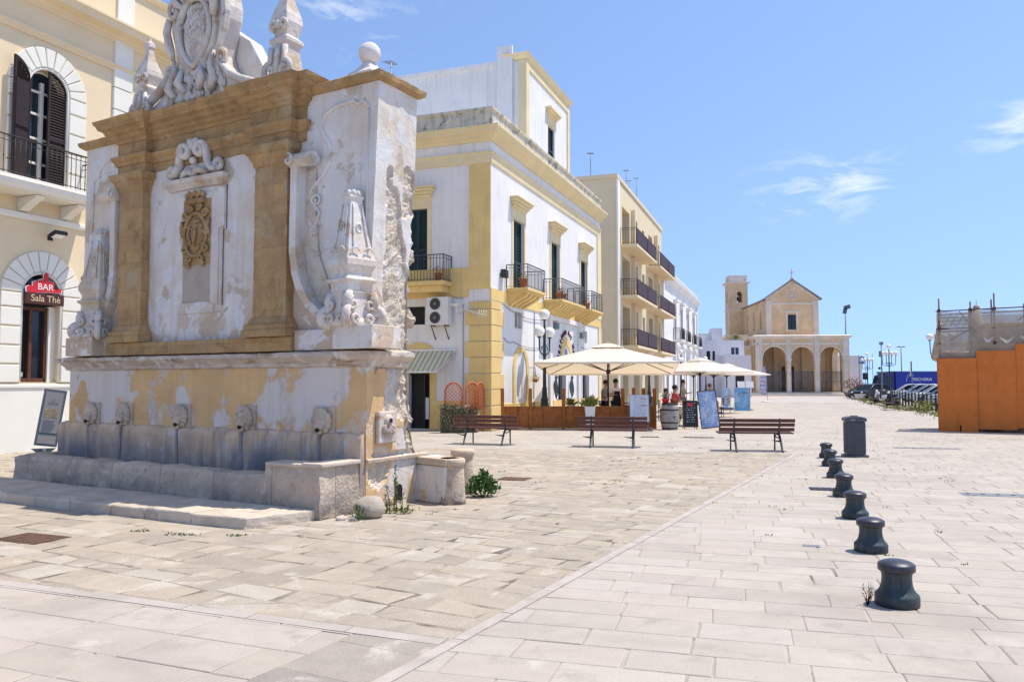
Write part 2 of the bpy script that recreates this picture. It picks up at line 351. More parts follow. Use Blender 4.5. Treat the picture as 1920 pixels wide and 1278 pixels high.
m_ac = M('air_conditioner_case', (.72,.71,.66), r=.5, var=.04)
m_tyre = M('black_rubber', (.02,.02,.02), r=.8, bump=0)
m_boul = M('rounded_limestone', (.47,.40,.32), var=.18, vs=6, pat=[((.36,.31,.25), 12, .58, .7)], bump=.6, bs=40)
def translucent(m, c, f):
    t = m.node_tree; b = t.nodes['Principled BSDF']; o = [n for n in t.nodes if n.type == 'OUTPUT_MATERIAL'][0]
    tr = t.nodes.new('ShaderNodeBsdfTranslucent'); tr.inputs[0].default_value = (*c, 1); mxs = t.nodes.new('ShaderNodeMixShader'); mxs.inputs[0].default_value = f
    t.links.new(b.outputs[0], mxs.inputs[1]); t.links.new(tr.outputs[0], mxs.inputs[2]); t.links.new(mxs.outputs[0], o.inputs[0])
translucent(m_canv, (.80,.62,.40), .38)
# ---------------------------------------------------------------- ground
g = MB().add([(-300,-60,-.03),(300,-60,-.03),(300,150,-.03),(-300,150,-.03)], [(0,1,2,3)])
m_ground = M('bed_of_pale_stone', (.46,.405,.36), var=.12, vs=.6, pat=[((.42,.37,.32), 1.4, .55, .7)], bump=.3)
kind(g.build('ground', m_ground), 'structure')
m_sea = M('sea_water', (.02,.09,.16), r=.18, spec=.5, var=.1, bump=.4, bs=.3, grain=0)
kind(MB().add([(-9000,150,-4),(9000,150,-4),(9000,16000,-4),(-9000,16000,-4)], [(0,1,2,3)]).build('sea', m_sea), 'structure')
kind(MB().box(-300,300,149,150.5,-6,.9).build('quay_wall', m_low), 'structure')

def clip(poly, a, b, c):          # keep a*x+b*y <= c
    o = []
    for i in range(len(poly)):
        p, q = poly[i], poly[(i+1) % len(poly)]
        dp, dq = a*p[0]+b*p[1]-c, a*q[0]+b*q[1]-c
        if dp <= 0: o.append(p)
        if (dp < 0 < dq) or (dq < 0 < dp):
            t = dp/(dp-dq); o.append((p[0]+(q[0]-p[0])*t, p[1]+(q[1]-p[1])*t))
    return o
def inset(poly, d):
    n = len(poly); c = (sum(p[0] for p in poly)/n, sum(p[1] for p in poly)/n); o = []
    for p in poly:
        v = Vector((c[0]-p[0], c[1]-p[1])); l = v.length
        o.append((p[0]+v.x/l*min(d*1.4, l*.4), p[1]+v.y/l*min(d*1.4, l*.4)))
    return o
LA = Vector((-.37, 5.03)); LD = Vector((.458, .889)).normalized(); LN = Vector((LD.y, -LD.x))       # old paving's long edge; LN points right
L2D = Vector((-.928, .373)).normalized(); L2N = Vector((.373, .928)).normalized()                   # its front edge; L2N points away
L3P = Vector((6.43, 18.2)); L3D = Vector((-8.83, 1.8)).normalized(); L3N = Vector((-L3D.y*-1, -L3D.x)); L3N = Vector((1.8, 8.83)).normalized()
W0 = .05
half = {
 'right': [(-LN.x, -LN.y, -(LN.dot(LA)+W0)), (L3N.x, L3N.y, L3N.dot(L3P))],
 'left':  [(LN.x, LN.y, LN.dot(LA)-W0)],
}
HI = half['left'] + [(-L2N.x, -L2N.y, -(L2N.dot(LA)+.065)), (L3N.x, L3N.y, L3N.dot(L3P))]
HF = half['left'] + [(L2N.x, L2N.y, L2N.dot(LA)-.065)]
HB = [(-L3N.x, -L3N.y, -L3N.dot(L3P))]
def paving(name, mat, ang, org, u, v, rows, cols, gap, jit, pal, regions, seed, tilt=.002, thick=.02, wob=0, far=None):
    r = random.Random(seed); a = R(ang); ca, sa_ = math.cos(a), math.sin(a)
    vs, fs, cs = [], [], []
    y = v[0]
    def wv(x, k): return wob*noise.noise(Vector((x*.45, k*3.7, seed)))
    k = 0
    while y < v[1]:
        h = r.uniform(*rows); x = u[0] - (r.uniform(0, cols[0]) if u[1]-u[0] > 2 else 0)
        while x < u[1]:
            wd = r.uniform(*cols)
            q = []
            for (px, py, kk) in ((x, y, k), (x+wd, y, k), (x+wd, y+h, k+1), (x, y+h, k+1)):
                q.append((px, py + wv(px, kk)))
            j = lambda: r.uniform(-jit, jit)
            q = [(p[0]+j(), p[1]+j()*.6) for p in q]
            pieces = [q]
            if wob and r.random() < .13:
                pieces = [[q[0], q[1], q[2]], [q[0], q[2], q[3]]]
            elif wob and r.random() < .12:
                m1 = ((q[0][0]*.6+q[1][0]*.4), (q[0][1]*.6+q[1][1]*.4)); m2 = ((q[3][0]*.4+q[2][0]*.6), (q[3][1]*.4+q[2][1]*.6)); pieces = [[q[0], m1, m2, q[3]], [m1, q[1], q[2], m2]]
            for pc in pieces:
                wp = [(org[0]+p[0]*ca-p[1]*sa_, org[1]+p[0]*sa_+p[1]*ca) for p in pc]
                c0 = r.choice(pal); b = r.uniform(.945, 1.045); c0 = tuple(cc*b for cc in c0)
                dz = [r.uniform(-tilt, tilt) for _ in range(8)]; gg = gap*r.choice((.6, 1, 1, 1, 1.6))
                for rg in regions:
                    pp = wp
                    for (A, B, C) in rg:
                        pp = clip(pp, A, B, C)
                        if len(pp) < 3: break
                    if len(pp) < 3: continue
                    cx, cy = sum(p[0] for p in pp)/len(pp), sum(p[1] for p in pp)/len(pp)
                    if cy < 1.5 or abs(cx) > .75*cy+1.5 or (far and far(cx, cy)): continue
                    outer = inset(pp, gg); inn = inset(outer, .006); n = len(outer); o = len(vs)
                    vs += [(p[0], p[1], -thick) for p in outer] + [(p[0], p[1], -.004+dz[i % 8]) for i, p in enumerate(outer)] + [(p[0], p[1], dz[i % 8]) for i, p in enumerate(inn)]
                    F = [tuple(range(o+2*n, o+3*n))]
                    for i in range(n):
                        i2 = (i+1) % n
                        F += [(o+i, o+i2, o+n+i2, o+n+i), (o+n+i, o+n+i2, o+2*n+i2, o+2*n+i)]
                    fs += F; cs += [(*c0, 1)]*len(F)
            x += wd
        y += h; k += 1
    me = bpy.data.meshes.new(name); me.from_pydata(vs, [], fs); me.materials.append(mat)
    at = me.color_attributes.new('stone', 'FLOAT_COLOR', 'CORNER'); buf = []
    for p, c in zip(me.polygons, cs): buf += list(c)*p.loop_total
    at.data.foreach_set('color', buf); me.update()
    o = bpy.data.objects.new(name, me); COL.objects.link(o); return kind(o, 'structure')
spots = [((.13,.11,.095), 4.2, .70, .72), ((.35,.305,.26), .55, .52, .72), ((.36,.315,.27), 2.6, .57, .72), ((.24,.205,.175), 13, .68, .75), ((.40,.345,.30), 1.6, .58, .70, None, (1,5,1)), ((.56,.50,.44), 1.7, .62, .72)]
m_pave = M('pale_limestone_paving', (1,1,1), var=.07, vs=5, attr='stone', pat=spots, bump=.35, bs=45, grain=.05, r=.75)
m_old = M('old_rough_paving', (1,1,1), var=.12, vs=6, attr='stone', pat=[((.36,.31,.255), .75, .52, .68), ((.24,.20,.16), 7, .69, .76), ((.58,.52,.44), 2.0, .58, .70), ((.30,.26,.21), 22, .64, .76)], bump=.6, bs=38, grain=.08, bd=.02)
m_bed = M('joint_mortar', (.42,.365,.31), var=.2, vs=3, pat=[((.16,.14,.11), .5, .56, .66), ((.10,.085,.065), 2.4, .64, .70), ((.12,.14,.05), 1.9, .66, .72)], bump=.3)
kind(MB().add([(-45,1,-.0065),(60,1,-.0065),(75,66,-.0065),(-45,66,-.0065)], [(0,1,2,3)]).build('mortar_bed', m_bed), 'structure')
ob_ = [LA, LA+LD*14.9, LA+LD*14.9+L3D*30, LA+L2D*27]
kind(MB().add([(p.x,p.y,-.0032) for p in ob_], [(0,1,2,3)]).build('old_mortar_bed', M('old_joint_mortar', (.33,.275,.215), var=.3, vs=3, pat=[((.14,.115,.09), 1.6, .50, .60), ((.52,.46,.39), 3, .6, .68)], bump=.3)), 'structure')
palP = [(.472,.418,.352), (.477,.424,.358), (.465,.411,.346), (.485,.434,.372), (.455,.399,.336), (.462,.402,.344), (.48,.426,.36)]
palO = [(.45,.38,.295), (.43,.36,.28), (.47,.40,.318), (.40,.335,.265), (.455,.38,.29), (.425,.36,.285), (.53,.475,.405), (.345,.295,.24), (.48,.41,.325), (.44,.375,.295), (.375,.325,.275)]
palO = [tuple(.58*c+.42*m for c, m in zip(p, (.452,.383,.30))) for p in palO]
paving('plaza_paving', m_pave, -16, (0,0), (-45,75), (-10,95), (.30,.36), (.46,.72), .005, .007, palP, [half['right'], HB], 3, far=lambda x, y: y > 62)
paving('old_paving', m_old, math.degrees(math.atan2(LD.x*-1, LD.y))*1.0, (LA.x, LA.y), (-26,1), (-.5,19), (.18,.38), (.20,.60), .0065, .05, palO, [HI], 5, tilt=.0022, wob=.16)
paving('front_paving', m_pave, math.degrees(math.atan2(-.373, .928)), (LA.x, LA.y), (-12,1.5), (-6,.2), (.34,.46), (.6,1.15), .0035, .008, [(.475,.41,.345), (.465,.40,.34), (.485,.42,.36), (.458,.392,.337)], [HF+[(LN.x, LN.y, LN.dot(LA)-.66)]], 9)
palG = [(.30,.265,.225), (.38,.33,.28), (.34,.30,.26), (.29,.255,.22), (.42,.37,.315)]
paving('grey_edge_stones', m_old, math.degrees(math.atan2(-LD.x, LD.y)), (LA.x, LA.y), (-.80,.05), (-6,.2), (.34,.55), (.85,.86), .005, .008, palG, [HF+[(-LN.x, -LN.y, -(LN.dot(LA)-.655))]], 21, tilt=.003)
def strip(name, P, D, N, l0, l1, w0, w1, mat, seg=.9):
    mb = MB(); r = random.Random(4); l = l0
    while l < l1:
        s_ = r.uniform(seg*.6, seg*1.3); e = min(l+s_, l1)
        q = [P+D*(l+.004)+N*w0, P+D*(e-.004)+N*w0, P+D*(e-.004)+N*w1, P+D*(l+.004)+N*w1]
        z = .0015+r.uniform(0, .0015)
        mb.add([(p.x,p.y,-.02) for p in q]+[(p.x,p.y,z) for p in q], [(4,5,6,7),(0,1,5,4),(1,2,6,5),(2,3,7,6),(3,0,4,7)]); l = e
    return kind(mb.build(name, mat), 'structure')
m_kerb = M('pale_kerb_strip', (.47,.415,.365), var=.12, vs=4, pat=spots, bump=.4, bs=40)
strip('kerb_strip', LA, LD, LN, -5, 15.4, -.045, .045, m_kerb)
strip('kerb_strip', LA, L2D, L2N, .06, 12, -.06, .06, m_kerb)

# drain grates and inspection covers, each let into the paving
def grate(label, x, y, wx, wy, rot, mat, bars, group='iron covers and drains in the paving'):
    mb = MB(); mb.box(-wx/2, wx/2, -wy/2, wy/2, -.02, .006)
    for i in range(bars):
        u = -wx/2+wx*(i+.5)/bars; mb.box(u-wx/bars*.3, u+wx/bars*.3, -wy/2+.03, wy/2-.03, .006, .012)
    return tag(mb.build('drain_grate', mat), label, 'drain grate', (x,y,0), rot, group)
grate('rusty square drain grate in the old paving in front of the fountain step', -4.95, 8.35, .62, .42, -22, m_rust, 11)
grate('small reddish cover in the old paving beyond the fountain weeds', .04, 13.5, .5, .4, -20, m_rust, 6)
grate('dark cover in the pale paving beside the fourth and fifth bollards', 4.72, 12.2, .42, .34, -16, m_iron, 5)
grate('dark slot cover before the wooden terrace fence, nearer the fence end', 4.1, 23.9, .55, .3, -10, m_iron, 4)
grate('longer dark slot cover between the barrel and the right hand bench', 5.5, 23.7, .9, .3, -10, m_iron, 6)
for (lab, x, y, wx, n) in (('grey stone slab drain with round holes at the right edge of the paving', 7.15, 11.5, 1.35, 7), ('broken row of drain holes in front of the orange hoarding', 10.2, 19.8, 1.5, 8), ('round worn patch cover in the paving left of the second bollard', 2.95, 7.98, .16, 0)):
    mb = MB(); mb.box(-wx/2, wx/2, -.16 if n else -.05, .16 if n else .05, -.02, .005)
    d = MB()
    o = mb.build('drain_cover', m_tile); tag(o, lab, 'drain cover', (x,y,0), -16, 'iron covers and drains in the paving')
    for i in range(n): MB().lathe([(.032,0),(.032,.002)], (-wx/2+wx*(i+.5)/n, .03, .006), 10, False).build('drain_hole', m_dark, o)
# small weeds in the joints
wd = MB(); rw = random.Random(8)
for (x, y, n, s_) in [(-3.5,8.55,30,.09),(-2.9,8.5,24,.06),(-4.0,8.75,20,.06),(2.2,16.5,22,.10),(-.3,11.9,12,.06),(1.7,13.2,16,.07),(6.1,9.0,8,.04),(6.6,8.0,8,.04),(7.2,13.2,12,.06),(4.5,6.0,6,.03),(3.9,5.2,5,.03),(-9.8,16.5,40,.1),(-10.6,17.4,50,.12),(8.6,18.2,14,.08),(-.2,14.6,10,.06)] + [(rw.uniform(2.5,13), rw.uniform(6,24), 4, .03) for _ in range(60)] + [(rw.uniform(-5,4), rw.uniform(9,17), 3, .03) for _ in range(14)]:
    for i in range(n):
        a = rw.uniform(0, 6.28); q = rw.gauss(0, s_); px, py = x+q, y+rw.gauss(0, s_*.35); l = rw.uniform(.012, .032); b = rw.uniform(0, 6.28); c_ = .008
        wd.add([(px-c_,py,.0),(px+c_,py,.0),(px+l*.8*math.cos(b),py+l*.8*math.sin(b),l)], [(0,1,2)])
kind(wd.build('paving_weeds', m_leaf), 'stuff')['label'] = 'tufts of grass in the joints of the paving'
# ---------------------------------------------------------------- the fountain
FX, FY, FROT = -1.849, 10.112, -30
FT = T('baroque_fountain', 'old stone wall fountain with peeling plaster, ochre pilasters and carved crest', 'fountain', (FX,FY,0), FROT)
def nz3(x, y, z, f=1., o=0): return noise.noise(Vector((x*f+o, y*f, z*f)))
# crumbling right side with a ragged back edge, as a fine grid
def yback(z):
    pts = [(0,1.3),(.45,1.28),(.6,1.1),(.85,.93),(1.3,.90),(1.8,.87),(2.0,.84),(2.4,.84),(2.9,.80),(3.2,.78),(3.5,.86),(3.75,.83),(4.2,.84),(4.5,.82),(5.46,.80)]
    for (a, b), (c, d) in zip(pts, pts[1:]):
        if z <= c: return b+(d-b)*(z-a)/(c-a)
    return .80
def xside(z): return .02 if z < 1.9 else .02+.16*(z-1.9)/3.56
side = MB(); NZ, NY = 150, 30; vs = []; rub = []
for i in range(NZ+1):
    z = 5.46*i/NZ; yb = yback(z) + (.055*nz3(0,3,z,4.5)+.03*nz3(1,7,z,13) if z < 4.2 else 0)
    for j in range(NY+1):
        y = yb*j/NY; n1 = nz3(0,y,z,2.1)*.5+nz3(4,y,z,6)*.25
        t = y/yb
        lim = .33 if z > 2.05 else (.15+.5*max(0, nz3(2,0,z,1.2)))
        isr = (t > lim + .10*n1 and z < 4.15-1.15*max(0,t-.55)/.45*1.0+.35*n1 and z > .62 + .35*n1) or (.72 < t < .97 and 3.6 < z < 4.55 and n1 > -.02) or (.28 < t < .42 and 3.9 < z < 4.6 and n1 > -.1)
        if z < 2 and z > .7 and nz3(9,y,z,1.7) > .18 and t < .85: isr = False
        if .62 > z: isr = nz3(7,y,z,2.6) > .12
        if z > 1.02 and z < 1.9 and t < .2: isr = False
        d = (-.02-.055*abs(nz3(1,y,z,5))-.035*abs(nz3(5,y,z,14))) if isr else .006*nz3(2,y,z,5)
        if t > .93 and z < 4.1: d -= .10*(t-.93)/.07*abs(nz3(8,y,z,4))
        vs.append((xside(z)+d, y, z)); rub.append(isr)
fsA = []
for i in range(NZ):
    for j in range(NY):
        a = i*(NY+1)+j; q = (a, a+1, a+NY+2, a+NY+1); k = sum(rub[p] for p in q) >= 2
        zc = 5.46*(i+.5)/NZ
        side.f.append(list(q)); side.m.append(1 if k else (0 if zc > 1.86 else 2)); side.s.append(False)
side.v += vs
# front, left, back and top of the body
o = len(side.v); F0 = [(-6.02,0,1.86),(-6.02,0,5.46),(-6.02,1.05,5.46),(-6.02,1.05,1.86)]
side.add([(-6.02,0,1.86),(.02,0,1.86),(.18,0,5.46),(-6.02,0,5.46)], [(0,1,2,3)], mi=0)
side.add([(-6.32,0,0),(.02,0,0),(.02,0,1.86),(-6.32,0,1.86)], [(0,1,2,3)], mi=2)
side.add([(-6.02,0,1.8),(-6.02,0,5.46),(-6.02,1.05,5.46),(-6.02,1.05,1.8)], [(0,1,2,3)], mi=0)
side.add([(-6.32,0,0),(-6.32,0,1.86),(-6.32,1.2,1.86),(-6.32,1.2,0)], [(0,1,2,3)], mi=2)
side.add([(-6.32,0,1.86),(.02,0,1.86),(.02,.85,1.86),(-6.32,.85,1.86)], [(0,1,2,3)], mi=0)
side.add([(-6.02,0,5.46),(.18,0,5.46),(.18,.80,5.46),(-6.02,.80,5.46)], [(0,1,2,3)], mi=0)
for i in range(15):
    z0, z1 = 5.46*i/15, 5.46*(i+1)/15
    side.add([(-6.02,1.05,z0),(xside(z0)-.02,yback(z0)-.02,z0),(xside(z1)-.02,yback(z1)-.02,z1),(-6.02,1.05,z1)], [(0,1,2,3)], mi=1)
side.build('fountain_wall', [m_white, m_rubble, m_yellow], FT)
# lumps of broken masonry on the ragged edge
mb = MB(); rr = random.Random(5)
for (y, z, s_) in [(.98,3.62,.12),(1.05,3.56,.06),(.93,3.35,.1),(.9,3.1,.08),(.95,2.85,.09),(.97,2.5,.11),(.93,2.2,.08),(.92,1.9,.1),(.88,1.6,.09),(.93,1.35,.1),(.92,1.1,.1),(1.0,.8,.12),(1.15,.6,.13),(1.28,.42,.14)]:
    for k in range(2): mb.sph((-.06-rr.uniform(0,.14), y-.03-rr.uniform(0,.1), z+rr.uniform(-.08,.08)), s_*rr.uniform(.6,1), 14, 10, (1.2,1,1.2), .7, 1.8, sm=False)
mb.build('broken_masonry', m_rubble, FT)
# ledge, dado, plinth
mb = MB(); mb.mould([(-6.34,1.0),(-6.34,0),(.03,0),(.03,.78)], [(0,1.80),(.04,1.82),(.05,1.86),(.12,1.92),(.16,1.95),(.16,2.0),(.0,2.035)], step=.09); mb.rough(.013, 8); mb.build('ledge', m_ledge, FT)
mb = MB(); mb.mould([(-6.40,1.0),(-6.40,0),(.0,0)], [(-.02,0),(.09,0),(.09,.3),(.09,.6),(.09,.84),(.075,.91),(.05,.95),(-.02,.985)], step=.10); mb.rough(.028, 4); mb.build('dado', m_dado, FT)
eroded(MB().box(-5.12,-1.15,-.17,.02,2.025,2.22).build('plinth', m_sand, FT, .012), .014, .1, 5)
# pedestal blocks under the obelisks
MB().box(-1.15,.20,-.10,.02,2.03,2.30).box(-.32,.32,-.27,.3,2.03,2.32).build('pedestal_course', m_white, FT, .012); MB().box(-6.06,-5.12,-.10,.02,2.03,2.30).box(-5.98,-5.28,-.30,.3,2.03,2.32).build('pedestal_course', m_white, FT, .012)
# pilasters
for x0, x1 in ((-4.9,-4.33), (-1.89,-1.27)):
    p = MB().mould([(x0,.02),(x0,-.14),(x1,-.14),(x1,.02)], [(0,2.46+2.14*i/24) for i in range(25)], step=.09).rough(.009, 9).build('pilaster', m_sand, FT)
    pth = [(x0,.0),(x0,-.14),(x1,-.14),(x1,.0)]
    MB().mould(pth, [(0,4.56),(.02,4.58),(.025,4.63),(.05,4.66),(.07,4.72),(.11,4.76),(.12,4.84),(.0,4.86)], step=.08).rough(.007, 11).build('capital', m_sand, p)
    MB().mould(pth, [(0,2.222),(.11,2.222),(.11,2.31),(.085,2.33),(.09,2.38),(.05,2.41),(.03,2.47),(0,2.5)], step=.08).rough(.008, 11).build('pilaster_base', m_sand, p)
# entablature
pe = [(-5.0,.7),(-5.0,-.03),(-4.96,-.03),(-4.96,-.15),(-4.27,-.15),(-4.27,-.03),(-1.95,-.03),(-1.95,-.15),(-1.21,-.15),(-1.21,-.03),(-1.06,-.03),(-1.06,.7)]
MB().mould(pe, [(-.1,4.86),(.0,4.86),(.0,4.98),(.03,4.99),(.03,5.04),(.07,5.08),(.08,5.13),(.0,5.14),(.0,5.25),(.0,5.36),(-.1,5.37)], step=.09).rough(.009, 10).build('frieze', m_sand, FT)
MB().mould(pe, [(-.1,5.34),(.02,5.34),(.035,5.385),(.08,5.41),(.09,5.45),(.14,5.475),(.155,5.52),(.22,5.55),(.24,5.61),(.265,5.63),(.28,5.68),(.22,5.705),(-.1,5.71)], step=.08).rough(.015, 11).build('cornice', m_sand, FT)
MB().box(-4.97,-1.08,-.02,.7,5.37,5.705).build('cornice_core', m_sand, FT)
for pth in ([(-1.03,0.0),(.17,0.0),(.17,.80),(-1.03,.80)], [(-6.04,1.05),(-6.04,0.0),(-5.1,0.0)]):
    MB().mould(pth, [(-.3,5.461),(.03,5.461),(.09,5.50),(.10,5.56),(.06,5.585),(-.3,5.59)], step=.08).rough(.012, 10).build('coping', m_sand, FT)
MB().box(-.95,.0,.25,.85,5.465,5.58).box(-5.8,-5.1,.2,.8,5.465,5.58).build('coping_bed', m_sand, FT)
# crest with shield
CX = -3.36
hw = [(5.70,1.36),(5.79,1.30),(5.90,1.10),(6.02,.92),(6.18,.76),(6.34,.66),(6.48,.60),(6.62,.62),(6.8,.70),(7.0,.78),(7.18,.80),(7.34,.76),(7.46,.66),(7.52,.52),(7.66,.44),(7.8,.50),(7.95,.56),(8.1,.48),(8.24,.26),(8.32,.1)]
CR = MB().prism([(CX+h, z) for z, h in hw]+[(CX-h, z) for z, h in hw[::-1]], .02, .36).build('crest', m_sandw, FT, .05, 3)
mb = MB()
mb.sph((CX,.03,6.86), .44, 22, 14, (.82,.22,1.12), .05, 6)
for i in range(130):
    a, q = rr.uniform(0,6.28), rr.uniform(0,1)**.6; x, z = .30*q*math.cos(a), .44*q*math.sin(a); mb.sph((CX+x*(1 if z > -.1 else .7), -.075+.07*q*q, 6.88+z), rr.uniform(.02,.05), 6, 5, (1,.9,1.4), .7, 3, sm=False)
sh = mb.build('shield', m_sandw, CR)
mb = MB(); fr = []
for i in range(40):
    t = 2*math.pi*i/40; x = .43*math.sin(t); z = .52*math.cos(t); k = 1 if z > 0 else 1-.45*(z/-.52)**2
    fr.append((CX+x*k, -.03, 6.87+z))
mb.tube(fr, .05, 8, closed=True); mb.tube([(CX+(p[0]-CX)*1.25, .01, 6.87+(p[2]-6.87)*1.2) for p in fr], .055, 8, closed=True)
mb.build('shield_frame', m_sandw, CR)
mb = MB()
for i in range(9):
    a = R(90+(i-4)*17); mb.tube([(CX+.34*math.cos(a), -.02, 7.16+.30*math.sin(a)), (CX+.5*math.cos(a), -.10, 7.16+.55*math.sin(a)), (CX+.66*math.cos(a), -.03, 7.16+.84*math.sin(a))], [.03,.06,.04], 5, False)
mb.build('shell_rays', m_sandw, CR)
mb = MB()
def scr(cx, cz, r, a0, a1, y, rad, tail=None, bulge=1.4):
    p = spiral(cx, cz, r, r*.16, a0, a1, y); pts = (tail or []) + p
    mb.tube(pts, [rad*.8]*(len(pts)-len(p)) + [rad*.8*(1-.45*i/len(p)) for i in range(len(p))], 6, False, flat=bulge)
    mb.sph((cx, y-.02, cz), r*.28, 8, 6)
scr(CX-.60, 7.30, .16, 60, 560, -.02, .06, [(CX-.72,-.0,6.6),(CX-.80,-.0,6.9),(CX-.78,-.0,7.15)][:0])
scr(CX+.42, 7.42, .17, 150, -330, -.08, .06)
scr(CX-.42, 7.62, .14, 20, 480, -.06, .055)
mb.tube([(CX+.50,-.06,7.46),(CX+.60,-.1,7.40),(CX+.64,-.1,7.2),(CX+.60,-.08,7.0)], [.06,.075,.08,.05], 8)
mb.tube([(CX+.70,-.0,7.5),(CX+.80,-.02,7.3),(CX+.83,0,7.05),(CX+.78,0,6.8),(CX+.66,0,6.55)], [.05,.075,.08,.07,.04], 6, False)
mb.tube([(CX-.80,-.0,7.2),(CX-.83,-.02,7.0),(CX-.78,0,6.8),(CX-.66,0,6.55)], [.05,.065,.07,.04], 6, False)
scr(CX+.78, 6.36, .12, 150, -300, -.02, .05, [])
scr(CX-.72, 6.34, .10, 30, 480, -.02, .045, [])
for sg in (-1, 1):
    tl = [(CX+sg*(1.30), -.02, 5.87), (CX+sg*1.08, -.03, 5.95), (CX+sg*.88, -.03, 6.08), (CX+sg*.72, -.03, 6.28)]
    mb.tube(tl, [.06,.075,.075,.05], 8)
    mb.tube([(CX+sg*.16,-.05,5.95),(CX+sg*.3,-.1,6.1),(CX+sg*.25,-.08,6.3)], [.04,.07,.03], 7)
    mb.tube([(CX+sg*.4,-.05,5.9),(CX+sg*.55,-.08,6.05),(CX+sg*.5,-.06,6.3),(CX+sg*.56,-.03,6.5)], [.05,.07,.05,.03], 7)
for i in range(90): mb.sph((CX+rr.uniform(-.72,.72), -.01, rr.uniform(5.86,6.42)), rr.uniform(.03,.075), 7, 5, (1,.7,1.5), .8, 3, sm=False)
mb.build('crest_scroll', m_sandw, CR)
MB().prism([(CX+.2,5.7),(CX+1.35,5.7),(CX+1.22,5.98),(CX+.75,6.72),(CX+.2,7.1)], .37, .62).build('crest_buttress', m_white, FT, .02)
MB().lathe([(.06,0),(.1,.05),(.11,.14),(.07,.19)], (-2.02,.5,6.0), 10).box(-2.2,-1.85,.3,.65,5.7,6.0).build('stub_finial', m_sandw, FT)
def crown_kids(o):
    yield o
    for c_ in o.children: yield from crown_kids(c_)
for o in crown_kids(CR):
    for v in o.data.vertices:
        k = 1-.21*min(1, max(0, (v.co.z-5.85)/.5)); v.co.x = CX+(v.co.x-CX)*k
# pinnacles on the entablature
def pinnacle(x, y, z, sc_, xy, nm='pinnacle'):
    t = MB(); q = math.sqrt(2)*sc_
    t.lathe([(.32*q,0),(.33*q,.05),(.27*q,.09),(.24*q,.2*sc_),(.20*q,.34*sc_),(.20*q,.42*sc_),(.25*q,.46*sc_),(.25*q,.50*sc_),(.17*q,.53*sc_),(.19*q,.58*sc_),(.235*q,.68*sc_),(.22*q,.76*sc_),(.15*q,.88*sc_),(.09*q,1.0*sc_),(.075*q,1.1*sc_),(.10*q,1.14*sc_),(.09*q,1.2*sc_),(.04*q,1.24*sc_),(.02*q,1.3*sc_)], (x,y,z), 4, False, math.pi/4, xy, xy)
    o = t.build(nm, m_sandw, FT, .025, 2)
    global mb
    mb = MB()
    for sg in (-1, 1):
        c = x+sg*.20*xy*sc_; 
        p = spiral(c, z+.14*sc_, .10*sc_, .03, 90, 90+sg*-420, y-.25*xy*sc_); mb.tube([(x+sg*.10*sc_, y-.22*xy*sc_, z+.40*sc_)]+p, .032*sc_, 7)
        p = spiral(x+sg*.13*xy*sc_, z+.64*sc_, .06*sc_, .02, 270, 270+sg*400, y-.235*xy*sc_); mb.tube(p, .022*sc_, 6)
    mb.tube([(x, y-.27*xy*sc_, z+.08), (x, y-.25*xy*sc_, z+.3*sc_), (x, y-.2*xy*sc_, z+.42*sc_)], .035*sc_, 7)
    for zz in (.64,): mb.sph((x, y-.22*xy*sc_, z+zz*sc_), .05*sc_, 8, 6)
    mb.build('scroll', m_sandw, o)
pinnacle(-4.52, .05, 5.70, 1.05, .60); pinnacle(-1.52, .05, 5.70, 1.30, .52)
b = MB(); b.lathe([(.30,0),(.30,.1),(.2,.16),(.17,.2),(.12,.24),(.10,.28)], (-.24,.30,5.585), 4, False, math.pi/4)
bo = b.build('ball_pedestal', m_white, FT, .015)
MB().sph((-.24,.30,5.585+.415), .148, 24, 16).build('ball_finial', m_white, bo)
